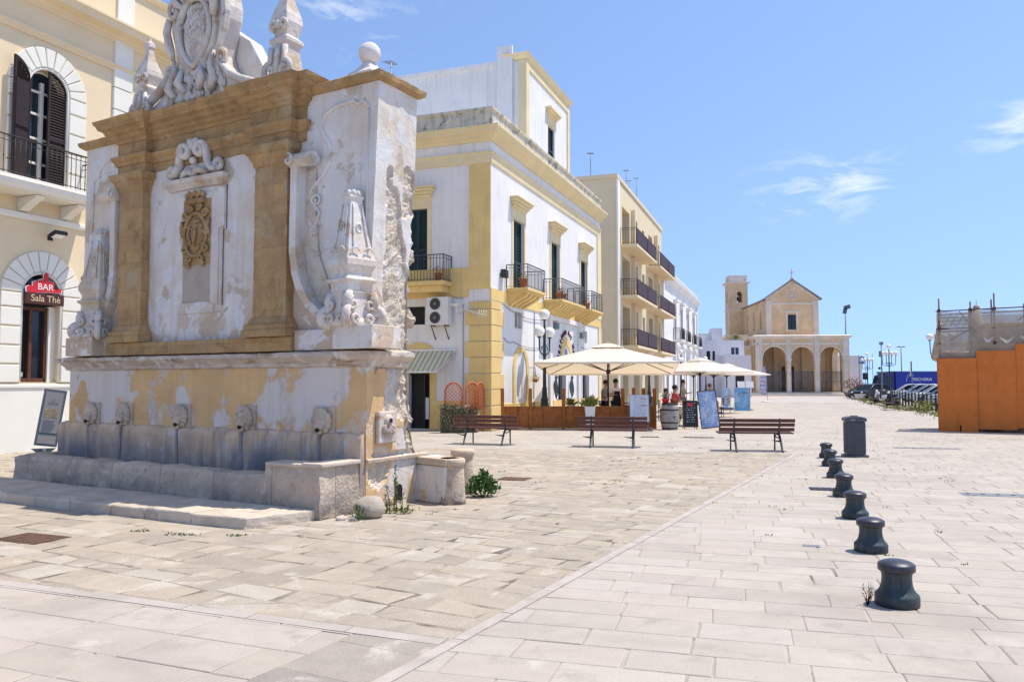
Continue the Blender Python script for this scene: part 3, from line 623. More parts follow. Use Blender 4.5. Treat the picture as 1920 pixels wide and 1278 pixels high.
# carved obelisks standing on the ledge
def obelisk(cx, cy, flip):
    OS = .74
    rt = math.pi/4 + R(-14 if not flip else 10)
    o = MB().lathe([(.36,0),(.36,.10),(.44,.13),(.44,.16),(.36,.18),(.34,.24),(.36,.26),(.42,.33),(.42,.40),(.37,.47),(.31,.66),(.245,.88),(.17,1.17),(.205,1.19),(.205,1.22),(.12,1.24)], (cx,cy,2.74), 4, False, rt, OS, OS).build('obelisk', m_white, FT, .012)
    c = MB()
    for i in range(9):
        t = 2*math.pi*i/9; c.sph((cx+.085*math.cos(t), cy+.085*math.sin(t), 3.99), .04, 8, 6, (1,1,1.3))
    c.sph((cx,cy,4.03), .065, 8, 6); c.build('crown_cap', m_sandw, o)
    d = MB()
    for k in range(4):
        a = rt+math.pi/4+k*math.pi/2; nx, ny = math.cos(a), math.sin(a)
        for zz, q, r_ in ((.80,.145,.04),):
            ring = [(cx+nx*q+(-ny)*r_*math.cos(2*math.pi*i/14), cy+ny*q+nx*r_*math.cos(2*math.pi*i/14), 2.74+zz+r_*1.4*math.sin(2*math.pi*i/14)) for i in range(14)]
            d.tube(ring, .013, 6, closed=True)
        for sg in (-1,1):
            pts = []
            for i in range(9):
                z = .52+.6*i/8; q = (.262*(1-(z-.46)/.71)+.12*((z-.46)/.71))*OS; off = sg*q*.62
                pts.append((cx+nx*(q+.012)-ny*off, cy+ny*(q+.012)+nx*off, 2.74+z))
            d.tube(pts, .009, 6)
        for sg in (-1,1): d.tube([(cx+nx*.222-ny*(sg*.10+.055*math.cos(math.pi*i/8)), cy+ny*.222+nx*(sg*.10+.055*math.cos(math.pi*i/8)), 3.235+.055*math.sin(math.pi*i/8)) for i in range(9)], .011, 5)
    d.build('obelisk_carving', m_white, o)
    s = MB(); global mb
    s.lathe([(.38,0),(.42,.04),(.36,.10),(.33,.22),(.30,.36),(.34,.42),(.34,.44)], (cx,cy,2.31), 4, False, rt, .82, .82)
    so_ = s.build('console', m_sandw, o, .02)
    mb = MB()
    for k in range(4):
        a = rt+k*math.pi/2; dx, dy = math.cos(a), math.sin(a)
        def tr(p): return (cx+dx*p[0], cy+dy*p[0], 2.31+p[1])
        sp = [(q[0], q[2]) for q in spiral(.29, .10, .11, .03, 90, -330)]
        pts = [tr(p) for p in [(.25,.42),(.28,.32),(.28,.24)]+sp]
        mb.tube(pts, .045, 8, flat=1.6)
        a2 = a+math.pi/4; nx, ny = math.cos(a2), math.sin(a2)
        for sg in (-1,1):
            sp = spiral(sg*.13, .27, .085, .02, 90, 90-sg*420); mb.tube([(cx+nx*.22-ny*p[0], cy+ny*.22+nx*p[0], 2.31+p[2]) for p in sp], .024, 7)
            sp = spiral(sg*.10, .09, .06, .02, 270, 270+sg*380); mb.tube([(cx+nx*.24-ny*p[0], cy+ny*.24+nx*p[0], 2.31+p[2]) for p in sp], .026, 7)
    mb.build('scroll', m_sandw, so_)
obelisk(-.13, -.13, False); obelisk(-5.42, -.10, True)
# swept volutes beside the pilasters
for mir in (1, -1):
    f = (lambda x: x) if mir == 1 else (lambda x: -6.16-x)
    pts = [(-1.10,4.50),(-1.10,4.1),(-1.11,3.7),(-1.11,3.35),(-1.06,3.05),(-.98,2.85),(-.84,2.64),(-.66,2.5),(-.46,2.42),(-.30,2.40)]
    v = MB(); L_, R_ = [], []
    for i, (x, z) in enumerate(pts):
        a = pts[max(0,i-1)]; b = pts[min(len(pts)-1,i+1)]; dx, dz = b[0]-a[0], b[1]-a[1]; l = math.hypot(dx, dz); nx, nz_ = -dz/l, dx/l
        L_.append((f(x+nx*-.06), z+nz_*-.06)); R_.append((f(x+nx*.06), z+nz_*.06))
    y0 = -.20 if mir == 1 else -.16
    vs = [(p[0],y0,p[1]) for p in L_]+[(p[0],y0,p[1]) for p in R_]+[(p[0],.0,p[1]) for p in L_]+[(p[0],.0,p[1]) for p in R_]; n = len(pts)
    fs = []
    for i in range(n-1): fs += [(i,i+1,n+i+1,n+i),(i,2*n+i,2*n+i+1,i+1),(n+i,n+i+1,3*n+i+1,3*n+i)]
    v.add(vs, fs); vo = v.build('volute', m_white, FT, .008)
    mb = MB(); xr = f(-1.0)
    mb.tube([(xr-.2,-.14,4.56),(xr+.22,-.14,4.56)], .095, 14); mb.tube(spiral(f(-1.17),4.56,.09,.02,90,-mir*300+90,-.24), .02, 6); mb.build('volute_roll', m_white, vo)
    if mir == 1:
        v = MB().prism([(-1.06,4.45),(-1.06,3.4),(-.98,2.98),(-.78,2.66),(-.44,2.48),(-.62,2.9),(-.80,3.3),(-.86,3.9),(-.86,4.45)], -.03, .01); v.build('volute_infill', m_rubble, vo)
# wavy panel moulding and little scrolls on the right wing
mb = MB(); mb.tube([(x,-.005,z) for x, z in [(.02,5.12),(-.07,5.24),(-.15,5.20),(-.23,5.26),(-.55,5.24),(-.73,5.15),(-.81,5.0),(-.74,4.88),(-.66,4.78),(-.61,4.61),(-.66,4.47),(-.76,4.34),(-.93,4.2),(-1.0,4.05)]], .030, 8)
mb.tube([(.03,-.005,5.12),(.0,-.005,4.2),(-.02,-.005,3.0)], .014, 6)
scr(-.85, 4.02, .085, 180, -260, -.02, .03, [(-.95,-.01,3.62),(-.86,-.01,3.72),(-.80,-.01,3.85)])
scr(-.90, 3.55, .06, 0, 400, -.02, .028, [(-.98,-.01,3.75),(-.93,-.01,3.66)])
scr(-.84, 3.28, .05, 0, 400, -.02, .028, [(-.98,-.01,3.45),(-.9,-.01,3.36)])
mb.build('panel_moulding', m_white, FT)
mb = MB(); mb.tube([(x,-.005,z) for x, z in [(-5.15,5.2),(-5.45,5.2),(-5.62,5.08),(-5.66,4.95),(-5.8,4.9),(-5.82,3.4)]], .018, 8); mb.build('panel_moulding', m_white, FT)
# central panel: eared frame, tablet, carved arms
mb = MB()
for x0,x1,z0,z1 in ((-3.66,-3.52,2.74,4.40),(-2.92,-2.76,2.74,4.40),(-3.52,-2.92,4.30,4.40),(-3.60,-2.84,2.62,2.78)): mb.box(x0,x1,-.024,.01,z0,z1)
mb.box(-2.79,-2.64,-.022,.01,3.85,4.45); mb.build('panel_frame', m_white, FT, .01)
mb = MB(); mb.mould([(-2.60,0),(-2.60,-.001),(-2.6,-.002)][:0] or [(-2.60,4.47),(-2.60,3.82),(-2.66,3.82),(-2.66,2.72)], [(0,-.02),(.012,-.035),(.024,-.02),(.024,.0),(0,.0)])
mb2 = MB(Matrix(((1,0,0,0),(0,0,1,0),(0,1,0,0),(0,0,0,1)))); mb2.v = []; mb2.add(mb.v, mb.f); mb2.build('frame_moulding', m_sandw, FT)
MB().box(-3.52,-2.92,-.02,.01,2.80,3.34).build('tablet', M('grey_tablet', (.46,.39,.32), var=.12, vs=4, bump=.3), FT, .004)
AR = MB().box(-3.52,-2.92,-.03,.01,3.34,4.30).build('carved_arms', m_sand, FT, .006)
mb = MB(); ax, az = -3.22, 3.78
mb.sph((ax,-.03,az), .20, 18, 12, (.85,.35,1.25), .04, 5)
fr = [(ax+.235*math.sin(2*math.pi*i/30), -.05, az+.32*math.cos(2*math.pi*i/30)) for i in range(30)]; mb.tube(fr, .028, 7, closed=True)
for sg in (-1,1):
    for (cx, cz, r_, a0) in ((.22,.30,.07,0),(.25,.05,.06,180),(.23,-.20,.075,90),(.12,-.36,.06,270),(.10,.40,.05,0),(.16,-.44,.04,0)):
        mb.tube(spiral(ax+sg*cx, az+cz, r_, .015, a0, a0+sg*430, -.06), .022, 7)
    mb.tube([(ax+sg*.30,-.05,az+.22),(ax+sg*.27,-.08,az+.12),(ax+sg*.30,-.05,az-.02)], [.02,.035,.02], 7)
    mb.tube([(ax+sg*.05,-.1,az+.16),(ax+sg*.08,-.12,az),(ax+sg*.03,-.1,az-.16)], .022, 6)
for i in range(26): mb.sph((ax+rr.uniform(-.13,.13), -.09, az+rr.uniform(-.2,.2)), rr.uniform(.015,.03), 6, 5)
mb.build('cartouche', m_sand, AR)
mb = MB(); mb.box(ax-.19,ax+.19,-.09,.0,4.24,4.31)
for i in range(7): mb.sph((ax-.18+.06*i, -.07, 4.36+(.03 if i % 2 else .0)), .034, 7, 6, (1,1,1.4)); 
for i in range(8): mb.box(ax-.19+i*.05,ax-.155+i*.05,-.10,-.08,4.25,4.30)
mb.build('crown', m_sand, AR)
# broken scroll pediment over the panel
PD = MB().mould([(-3.86,.0),(-3.86,-.04),(-2.66,-.04),(-2.66,.0)], [(-.03,4.48),(.0,4.48),(.03,4.52),(.09,4.56),(.11,4.62),(-.03,4.64)]).build('pediment', m_sandw, FT, .005)
mb = MB(); pc = -3.26
for sg in (-1,1):
    tail = [(pc+sg*.50,-.06,4.70),(pc+sg*.40,-.08,4.72),(pc+sg*.31,-.08,4.84),(pc+sg*.29,-.08,5.0)]
    mb.tube(tail+spiral(pc+sg*.17, 5.02, .12, .03, 0 if sg > 0 else 180, (0 if sg > 0 else 180)+sg*430, -.09), .048, 8, flat=1.5)
    mb.tube(spiral(pc+sg*.52, 4.76, .09, .02, 200 if sg > 0 else -20, (200 if sg > 0 else -20)-sg*480, -.06), .034, 8, flat=1.4)
    mb.tube([(pc,-.05,4.66),(pc+sg*.1,-.09,4.74),(pc+sg*.22,-.07,4.70),(pc+sg*.3,-.05,4.66)], [.05,.06,.05,.03], 8)
mb.sph((pc,-.09,5.12), .075, 10, 8, (1,.8,1.2)); mb.sph((pc-.07,-.09,5.17), .05, 8, 6); mb.sph((pc+.07,-.09,5.17), .05, 8, 6); mb.sph((pc,-.08,4.88), .06, 8, 6)
mb.build('scroll', m_sandw, PD)
# lion masks with spouts, worn almost flat
for x in (-5.66, -4.82, -3.48, -2.13, -.69):
    mb = MB(); zc = 1.08; Y = -.02
    mb.box(x-.17,x+.20,-.03,.01,zc-.12,zc+.21)
    for i in range(11):
        t = R(-55+i*29); mb.sph((x+.12*math.cos(t), Y-.03, zc+.03+.13*math.sin(t)), .055, 10, 7, (1,.75,1), .2, 4)
    mb.sph((x,Y-.03,zc+.03), .12, 14, 9, (1,.55,1.1), .12, 5); mb.sph((x,Y-.085,zc-.03), .05, 10, 7, (1.1,.7,.9), .15, 5); mb.sph((x,Y-.09,zc+.03), .02, 7, 5, (1,.8,2))
    for sg in (-1,1): mb.sph((x+sg*.05,Y-.085,zc+.06), .02, 7, 5); mb.sph((x+sg*.045,Y-.085,zc-.045), .038, 8, 6)
    mb.sph((x,Y-.065,zc-.11), .05, 8, 6, (1,.8,.8)); lm = mb.build('lion_mask', m_trough, FT)
    h = MB().lathe([(.026,0),(.026,.03)], (0,0,0), 10).build('spout_hole', m_dark, lm); h.location = (x, -.112, zc-.085); h.rotation_euler = (R(90),0,0)
    MB().box(x-.022,x+.022,-.100,-.085,.42,.93).rough(.012, 7).build('water_stain', M('lime_streak', (.30,.27,.25), var=.3, vs=6) if 'lime_streak' not in bpy.data.materials else bpy.data.materials['lime_streak'], lm)
# trough
mb = MB(); mb.mould([(-6.42,.6),(-6.42,-.80),(-.86,-.80)], [(-.30,.0),(0,0),(.012,.1),(0,.2),(.0,.32),(-.01,.42),(-.04,.475),(-.15,.49),(-.28,.48),(-.30,.34)], step=.10); mb.rough(.035, 5)
q = MB(); q.mould([(-.9,-.80),(.0,-.80),(.0,-.06)], [(-.30,.0),(0,0),(.01,.15),(0,.3),(.0,.45),(-.02,.60),(-.30,.60)], step=.1); q.rough(.03, 5, 3); mb.add(q.v, q.f)
m_trb = M('jointed_trough_limestone', (.60,.49,.385), var=.22, vs=3, pat=[((.66,.57,.47), 5, .55, .66), ((.38,.31,.25), 7, .58, .72), ((.19,.17,.16), 2.6, .40, .62, (.34,.08))], bump=.9, bs=26, grain=.14, bd=.03, block=(1.05,.62,(.45,.42,.4)))
tr = mb.build('trough', m_trb, FT)
MB().box(-6.15,-.30,-.5,-.09,.0,.34).build('trough_floor', M('dark_wet_stone', (.16,.155,.16), var=.3, vs=3), tr)
MB().box(-.30,.03,-.80,-.10,.603,.655).box(-.9,-.303,-.80,-.46,.595,.64).build('trough_coping', m_step, tr, .015); eroded([c for c in tr.children][-1], .02, .1, 3) if 0 else None
# step in front
mb = MB(); fx = [(-.05,-.79),(-.30,-1.62),(-1.1,-1.70),(-1.9,-1.72),(-2.5,-1.76),(-3.3,-1.78),(-4.0,-1.82),(-4.8,-1.84),(-5.9,-1.86),(-7.2,-1.86)]
for (a, b) in zip(fx[1:], fx[2:]):
    mb.prism([(b[0]+.006,b[1]),(a[0]-.006,a[1]),(a[0]-.006,a[1]+.36),(b[0]+.006,b[1]+.36)], -.02, .125+rr.uniform(-.008,.008), ax='z')
mb.prism([(-.05,-.80),(-.30,-1.62),(-.62,-1.655),(-.40,-.80)], -.02, .127, ax='z')
mb.prism([(-7.2,-1.49),(-.66,-1.33),(-.42,-.81),(-7.2,-.81)], -.02, .118, ax='z')
eroded(mb.build('step', m_step, FT, .018, 2), .035, .14, 3)
# spout plaque and drain arch on the side
sp_ = MB(LEFT).box(.17,.54,-.085,-.02,.83,1.24).build('side_plaque', m_ledge, FT, .02)
sp_.location = (.0,0,0)
for v in sp_.data.vertices: v.co.x = -v.co.x
mb = MB(); mb.sph((.08,.355,1.12), .085, 12, 8, (.6,1,1), .1, 5)
for i in range(7):
    a = R(180+i*30); mb.tube([(.085,.355,1.10),(.09,.355+.12*math.cos(a),1.02+.12*math.sin(a))], [.015,.028], 6)
mb.build('side_shell', m_ledge, sp_); MB().tube([(.12,.355,1.12),(.135,.355,1.12)], .03, 10).build('spout_hole', m_dark, sp_)
MB().prism([(p[0],p[1]) for p in archp(.60,.73,.06,.27,8)], .02, .032, ax='x').build('drain_arch', m_dark, FT)
MB().mould([(.0,.0),(.0,.0)][:0] or [(.026,.0),(.026,1.28)], [(-.02,.58),(.03,.60),(.035,.635),(-.02,.65)]).build('side_string_course', m_white, FT)

# low wall and posts beside the fountain
wl = MB(); wl.prism([(-.05,1.08),(.58,.92),(.66,1.14),(.1,1.42)], .0, .50, ax='z'); wo = wl.build('low_wall', m_yellow, None, .02)
tag(wo, 'short low wall of pale blocks running from the fountain to a stone post', 'low wall', (FX,FY,0), FROT)
MB().prism([(-.06,1.06),(.60,.90),(.70,1.16),(.1,1.44)], .505, .60, ax='z').build('coping', m_white, wo, .015)
def stonepost(label, x, y, h):
    o = MB().lathe([(.19,0),(.185,.06),(.155,h*.75),(.15,h-.10),(.175,h-.09),(.18,h-.02),(.16,h)], (0,0,0), 18).build('stone_post', m_trough); 
    for v in o.data.vertices: v.co.x += .012*noise.noise(v.co*6); v.co.y += .012*noise.noise(v.co*6+Vector((3,0,0)))
    tag(o, label, 'stone post', (x,y,0), 0, 'worn stone posts by the fountain')
stonepost('worn grey stone post at the end of the low wall beside the fountain', -.80, 10.78, .60)
stonepost('taller round stone post behind the low wall, next to the green bush', -.72, 11.75, .64)
bo = MB().sph((0,0,.115), .185, 28, 18, (1.02,.95,.78), .08, 1.5).build('boulder', m_boul); tag(bo, 'smooth rounded boulder at the foot of the fountain corner', 'boulder', (-1.70,9.66,0), 20)
bo = MB().sph((0,0,.02), .05, 10, 7, (1.2,1,.8), .4, 2).sph((.14,-.03,.015), .035, 10, 7, (1.2,1,.8), .4, 2).build('loose_rubble', m_white); tag(bo, 'two small white bits of rubble beside the boulder', 'rubble', (-2.0,9.45,0))
# plants
def leafcloud(mb, c, rad, n, size, r_, up=.3, shape=(1,1,1), asp=.45):
    for i in range(n):
        d = Vector((r_.gauss(0,1), r_.gauss(0,1), r_.gauss(0,1))).normalized()*rad*(r_.random()**.4)
        p = Vector(c)+Vector((d.x*shape[0], d.y*shape[1], d.z*shape[2]))
        a = Vector((r_.uniform(-1,1), r_.uniform(-1,1), r_.uniform(-.4,1)+up)).normalized(); b = a.cross(Vector((r_.uniform(-1,1), r_.uniform(-1,1), r_.uniform(-1,1)))).normalized(); s_ = size*r_.uniform(.6,1.3)
        mb.add([p, p+a*s_*.5+b*s_*asp*.5, p+a*s_, p+a*s_*.5-b*s_*asp*.5], [(0,1,2,3)])
rp = random.Random(2)
mb = MB(); 
for cx, cy, cz, r_ in ((0,0,.16,.17),(.12,.05,.12,.13),(-.10,.0,.13,.13),(.02,.05,.25,.11)): leafcloud(mb, (cx,cy,cz), r_, 150, .075, rp)
bush = T('green_bush', 'low leafy green bush growing against the taller stone post', 'bush', (-.42,11.35,0)); mb.build('leaves', m_leaf, bush)
st = MB(); [st.tube([(0,0,0),(rp.uniform(-.12,.12),rp.uniform(-.1,.1),.24)], .006, 5) for _ in range(9)]; st.build('stem', m_leaf, bush)
weed = T('tall_weed', 'tall thin weed with feathery stem against the fountain side', 'weed', (-1.46,9.97,0))
s_ = MB(); l_ = MB()
for k, (dx, dy, h) in enumerate(((.0,.02,.60),(.03,.0,.42),(-.05,.0,.33),(.09,-.03,.24),(-.09,.02,.2),(.14,-.05,.13))):
    tip = Vector((dx*1.5+rp.uniform(-.03,.03), dy, h)); b_ = Vector((dx,dy,0)); s_.tube([b_, b_.lerp(tip,.5)+Vector((.01,0,0)), tip], [.006,.005,.002], 5)
    for i in range(int(h*150)): 
        q = b_.lerp(tip, rp.random()**.8); leafcloud(l_, q, .018, 1, .045, rp, .6, asp=.3)
for i in range(120): leafcloud(l_, (rp.gauss(.06,.12), rp.gauss(-.03,.05), .02), .03, 1, .06, rp, .5, asp=.25)
s_.build('stem', m_leaf, weed); l_.build('leaves', M('olive_weed_leaf', (.16,.17,.05), r=.7, var=.5, vs=14, bump=0, grain=0), weed)
weed2 = T('small_weed', 'small spiky green weed in front of the boulder', 'weed', (-1.78,9.38,0)); l_ = MB()
for i in range(70): leafcloud(l_, (rp.gauss(0,.04), rp.gauss(0,.03), rp.uniform(0,.16)), .02, 1, .06, rp, .8, asp=.25)
l_.build('leaves', m_leaf, weed2); MB().tube([(0,0,0),(.01,0,.17)], .005, 5).build('stem', m_leaf, weed2)
# ---------------------------------------------------------------- buildings: shared pieces
def leaf(mb, u0, u1, z0, z1, y, th=.04, n=18, rails=(.0,), arch=None):     # louvred shutter leaf standing in (x,z); arch = (cx, springing, r)
    f = .055
    def top(u): 
        if not arch: return z1
        return arch[1] + math.sqrt(max(0, arch[2]**2-(u-arch[0])**2))
    us = [u0, u0+f, u1-f, u1]
    if not arch:
        mb.box(u0,u0+f,y,y+th,z0,z1); mb.box(u1-f,u1,y,y+th,z0,z1); mb.box(u0+f,u1-f,y,y+th,z0,z0+f*1.6); mb.box(u0+f,u1-f,y,y+th,z1-f,z1)
    else:
        mb.prism([(u0,z0),(u0+f,z0),(u0+f,top(u0+f)),(u0,top(u0))], y, y+th); mb.prism([(u1-f,z0),(u1,z0),(u1,top(u1)),(u1-f,top(u1-f))], y, y+th)
        mb.box(u0+f,u1-f,y,y+th,z0,z0+f*1.6)
        k = 8; pts = [u0+f+(u1-u0-2*f)*i/k for i in range(k+1)]
        mb.prism([(u, top(u)-f*1.3) for u in pts]+[(u, top(u)) for u in pts[::-1]], y, y+th)
    zm = z0+(z1-z0)*.42; mb.box(u0+f,u1-f,y,y+th,zm-.05,zm+.05)
    for i in range(n):
        z = z0+f*1.6+(z1-z0-f*2.6)*(i+.5)/n
        if abs(z-zm) < .07: continue
        w0, w1 = u0+f, u1-f
        if arch:
            if z > arch[1]:
                hw_ = math.sqrt(max(0, (arch[2]-.06)**2-(z-arch[1])**2)); w0, w1 = max(w0, arch[0]-hw_), min(w1, arch[0]+hw_)
                if w1-w0 < .04: continue
        mb.add([(w0,y+th*.9,z+.026),(w1,y+th*.9,z+.026),(w1,y+.002,z-.026),(w0,y+.002,z-.026)], [(0,1,2,3)])
    mb.box(u0+.01,u1-.01,y+th*.95,y+th,z0+.01,min(z1-.01, (arch[1] if arch else z1)))
def railing(parent, path, z0, z1, mat, sp=.115, r=.008, name='railing', belly=0, panel=None):
    mb = MB(parent[1] if isinstance(parent, tuple) else None); par = parent[0] if isinstance(parent, tuple) else parent
    for (a, b) in zip(path, path[1:]):
        L_ = math.hypot(b[0]-a[0], b[1]-a[1]); n = max(1, int(L_/sp))
        mb.tube([(a[0],a[1],z1),(b[0],b[1],z1)], .018, 6); mb.tube([(a[0],a[1],z0+.06),(b[0],b[1],z0+.06)], .012, 4); mb.tube([(a[0],a[1],z1-.12),(b[0],b[1],z1-.12)], .010, 4)
        for i in range(n+1):
            x, y = a[0]+(b[0]-a[0])*i/n, a[1]+(b[1]-a[1])*i/n
            mb.tube([(x,y,z0),(x,y,z1)], r*(1.6 if i in (0,n) else 1), 4)
            if belly: mb.sph((x,y,z0+(z1-z0)*.45), r*2.2, 6, 4)
    return mb.build(name, mat, par)
# ---------------------------------------------------------------- yellow palazzo with the bar
P0 = T('yellow_palazzo', 'cream yellow palazzo with arched balcony door and rusticated bar window', 'building', (-11.66,18.2,0), 67)
lowh = archp(.46,1.46,1.62,4.22,16); uph = archp(.46,1.50,6.3,9.2,16)
mb = MB()
mb.wall(rect(-7,2.80,5.50,10.0), [uph], .35); mb.wall(rect(3.38,11,5.5,10.0), [], .3); mb.wall(rect(-7,11,0,5.50), [lowh], .34)
mb.box(-7,11,.36,9,0,12.3); mb.box(-7,11,-.02,.36,10.0,12.25); mb.box(-7,-6.99,0,.36,0,10)
mb.build('wall', m_b0, P0)
mb = MB(); mb.box(2.80,3.38,-.07,.36,5.62,5.9)
z = 5.92
while z < 10.0: mb.box(2.80,3.38,-.07,.36,z,min(z+.56,10.0)); z += .585
mb.box(2.80,3.38,-.075,.1,10.02,10.72); mb.box(2.85,3.38,-.08,.1,11.1,12.2); mb.build('pilaster', m_b0w, P0, .012)
mb = MB(); pth = [(-7,-.02),(11,-.02)]
mb.mould(pth, [(-.05,9.86),(.03,9.86),(.05,9.93),(.09,9.96),(.10,10.02),(-.05,10.04)])
mb.mould(pth, [(-.05,10.62),(.02,10.62),(.06,10.68),(.12,10.72),(.16,10.76),(.42,10.80),(.45,10.92),(.50,10.97),(.50,11.02),(-.05,11.10)])
mb.mould(pth, [(-.05,12.2),(.05,12.2),(.10,12.28),(.12,12.36),(-.05,12.4)])
mb.build('cornice', m_b0, P0)
mb = MB(); mb.mould([(-7,0),(11,0)], [(-.03,5.44),(.05,5.44),(.07,5.5),(.07,5.58),(-.03,5.62)]); mb.build('string_course', m_b0w, P0)
mb = MB(); mb.box(-7,11,-.06,.02,0,1.50); mb.mould([(-7,-.06),(11,-.06)], [(-.03,1.5),(.03,1.5),(.03,1.56),(-.03,1.58)]); mb.build('white_dado', m_b0w, P0)
# rusticated surrounds: every block real
def surround(name, x0, x1, zb, spring, crown, out_, nv, bh, th=.07):
    mb = MB(); c = (x0+x1)/2; ri = (x1-x0)/2+.03; ro = out_
    for i in range(nv):
        a0, a1 = math.pi*(i+.045)/nv, math.pi*(i+1-.045)/nv
        k = 4; pi_ = [(c+ri*math.cos(a0+(a1-a0)*j/k), spring+ri*math.sin(a0+(a1-a0)*j/k)) for j in range(k+1)]; po = [(c+ro*math.cos(a0+(a1-a0)*j/k), spring+ro*math.sin(a0+(a1-a0)*j/k)) for j in range(k+1)]
        mb.prism(pi_+po[::-1], -th, .005)
    z = zb
    while z < spring-.05:
        e = min(z+bh-.035, spring-.02)
        mb.box(c-ro,c-ri,-th,.005,z,e); mb.box(c+ri,c+ro,-th,.005,z,e); z += bh
    o = mb.build(name, m_b0w, P0, .018, 2)
    fr = MB(); pts = [(x0,zb),(x0,spring)]+[(c-(x1-x0)/2*math.cos(math.pi*i/16), spring+(x1-x0)/2*math.sin(math.pi*i/16)) for i in range(1,16)]+[(x1,spring),(x1,zb)]
    fr.tube([(p[0],-.02,p[1]) for p in pts], .035, 6); fr.build('arch_moulding', m_b0w, o)
    bk = MB(); k = 24
    bk.prism([(c-ro,zb)]+[(c-ro*math.cos(math.pi*i/k), spring+ro*math.sin(math.pi*i/k)) for i in range(k+1)]+[(c+ro,zb),(c+ri-.02,zb)]+[(c+(ri-.02)*math.cos(math.pi*i/k), spring+(ri-.02)*math.sin(math.pi*i/k)) for i in range(k+1)]+[(c-ri+.02,zb)], -.03, .004)
    bk.build('surround_bed', m_b0, o)
surround('arch_surround', .46, 1.50, 6.3, 8.68, 9.2, 1.02, 11, .50)
surround('arch_surround', .46, 1.46, 1.62, 3.72, 4.22, 1.02, 11, .44)
# balcony door with brown shutters
dw = MB(); dw.box(.46,1.5,.28,.30,6.3,9.2); dwo = dw.build('balcony_door', m_glass, P0)
fr = MB(); fr.box(.47,.55,.2,.27,6.3,8.7); fr.box(1.40,1.49,.2,.27,6.3,8.7); fr.box(.93,1.02,.2,.27,6.3,8.9); fr.tube([(.98+.48*math.cos(math.pi*i/14),.23,8.68+.48*math.sin(math.pi*i/14)) for i in range(15)], .04, 5)
for zz in (6.9,7.5,8.1,8.65): fr.box(.5,1.45,.21,.26,zz-.025,zz+.025)
fr.build('door_frame', m_b0w, dwo)
mb = MB(); leaf(mb, .99, 1.49, 6.32, 9.2, -.02, .05, 40, arch=(.98,8.68,.51)); mb.build('shutter', m_shut_b, dwo)
mb = MB(); leaf(mb, 0, .50, 6.32, 9.2, 0, .05, 40, arch=(.51,8.68,.51)); so_ = mb.build('shutter', m_shut_b, dwo); so_.location = (.46,-.06,0); so_.rotation_euler = (0,0,R(-166)); so_.scale = (1,1,1)
bl = MB(); bl.box(-3.2,2.0,-.86,-.001,6.13,6.22); bl.mould([(-3.2,-.001),(-3.2,-.80),(1.94,-.80),(1.94,-.001)], [(-.05,5.96),(.0,5.96),(.02,6.0),(.06,6.03),(.07,6.1),(.10,6.125),(-.05,6.128)]); bl.box(-3.15,1.9,-.78,-.0015,5.94,6.128)
bo = bl.build('balcony', m_b0w, P0)
for x in (-2.3,-.95,.40,1.5):
    mb = MB(); mb.prism([(-.001,5.93),(-.001,5.62),(-.12,5.62),(-.22,5.68),(-.45,5.80),(-.62,5.86),(-.66,5.93)], x-.11, x+.11, ax='x'); mb.build('bracket', m_b0w, bo, .01)
railing(bo, [(-3.15,-.03),(-3.15,-.80),(1.93,-.80),(1.93,-.03)], 6.22, 7.08, m_iron, .125, .0085, belly=1)
# bar window
bw = MB().box(.46,1.46,.28,.30,1.62,4.22).build('bar_window', m_glass, P0)
mb = MB(); mb.box(.47,.53,.17,.27,1.62,3.42); mb.box(1.20,1.27,.17,.27,1.62,3.42); mb.box(.80,.88,.16,.27,1.62,3.42); mb.box(.47,1.27,.17,.27,1.62,1.72); mb.box(.47,1.27,.17,.27,3.34,3.42); mb.tube([(.96+.49*math.cos(math.pi*i/14),.25,3.72+.48*math.sin(math.pi*i/14)) for i in range(15)], .035, 5); mb.build('window_frame', m_brownwood, bw)
MB().box(1.27,1.46,.12,.27,1.62,3.45).build('window_jamb', m_b0w, bw)
MB().box(.55,.67,.25,.262,2.28,2.48).build('notice', m_paper, bw); MB().box(.54,.74,.25,.262,1.75,1.86).build('sticker', M('blue_white_sticker', (.35,.55,.65), bump=0, var=.3, vs=25), bw)
sg = T('bar_sign', 'red and brown bar sign reading Sala Thè over the arched window', 'sign', (-11.66,18.2,0), 67)
MB().box(.48,1.45,-.16,-.06,3.47,3.73).build('sign_board', m_signbr, sg, .006); MB().box(.5,1.46,-.06,.27,3.5,3.7).build('sign_bracket', m_b0w, sg)
text('lettering', 'Sala Thè', .225, m_gold, sg, (.97,-.163,3.60), ext=.004)
def redshape(y0, y1, g_): 
    pl = [(.52,3.74),(.50,3.86),(.58,3.90),(.66,3.88),(.66,3.98),(.74,4.02),(.80,3.97),(.80,4.04),(.92,4.08),(.93,4.20),(.98,4.25),(1.03,4.20),(1.02,4.06),(1.12,4.02),(1.18,4.02),(1.18,3.86),(1.28,3.84),(1.32,3.90),(1.39,3.86),(1.37,3.78),(1.0,3.77),(.72,3.74),(.60,3.71)]
    c = (.95,3.92); return MB().prism([(p[0]+(p[0]-c[0])*g_, p[1]+(p[1]-c[1])*g_*1.4) for p in pl], y0, y1)
redshape(-.13,-.10,.07).build('sign_outline', m_signw, sg); redshape(-.15,-.131,.0).build('sign_emblem', m_red, sg)
text('lettering', 'BAR', .215, m_signw, sg, (.96,-.153,3.88), ext=.004, sx=1.05)
wl_ = T('wall_lamp', 'black wall floodlight above the arched bar window', 'lamp', (-11.66,18.2,0), 67)
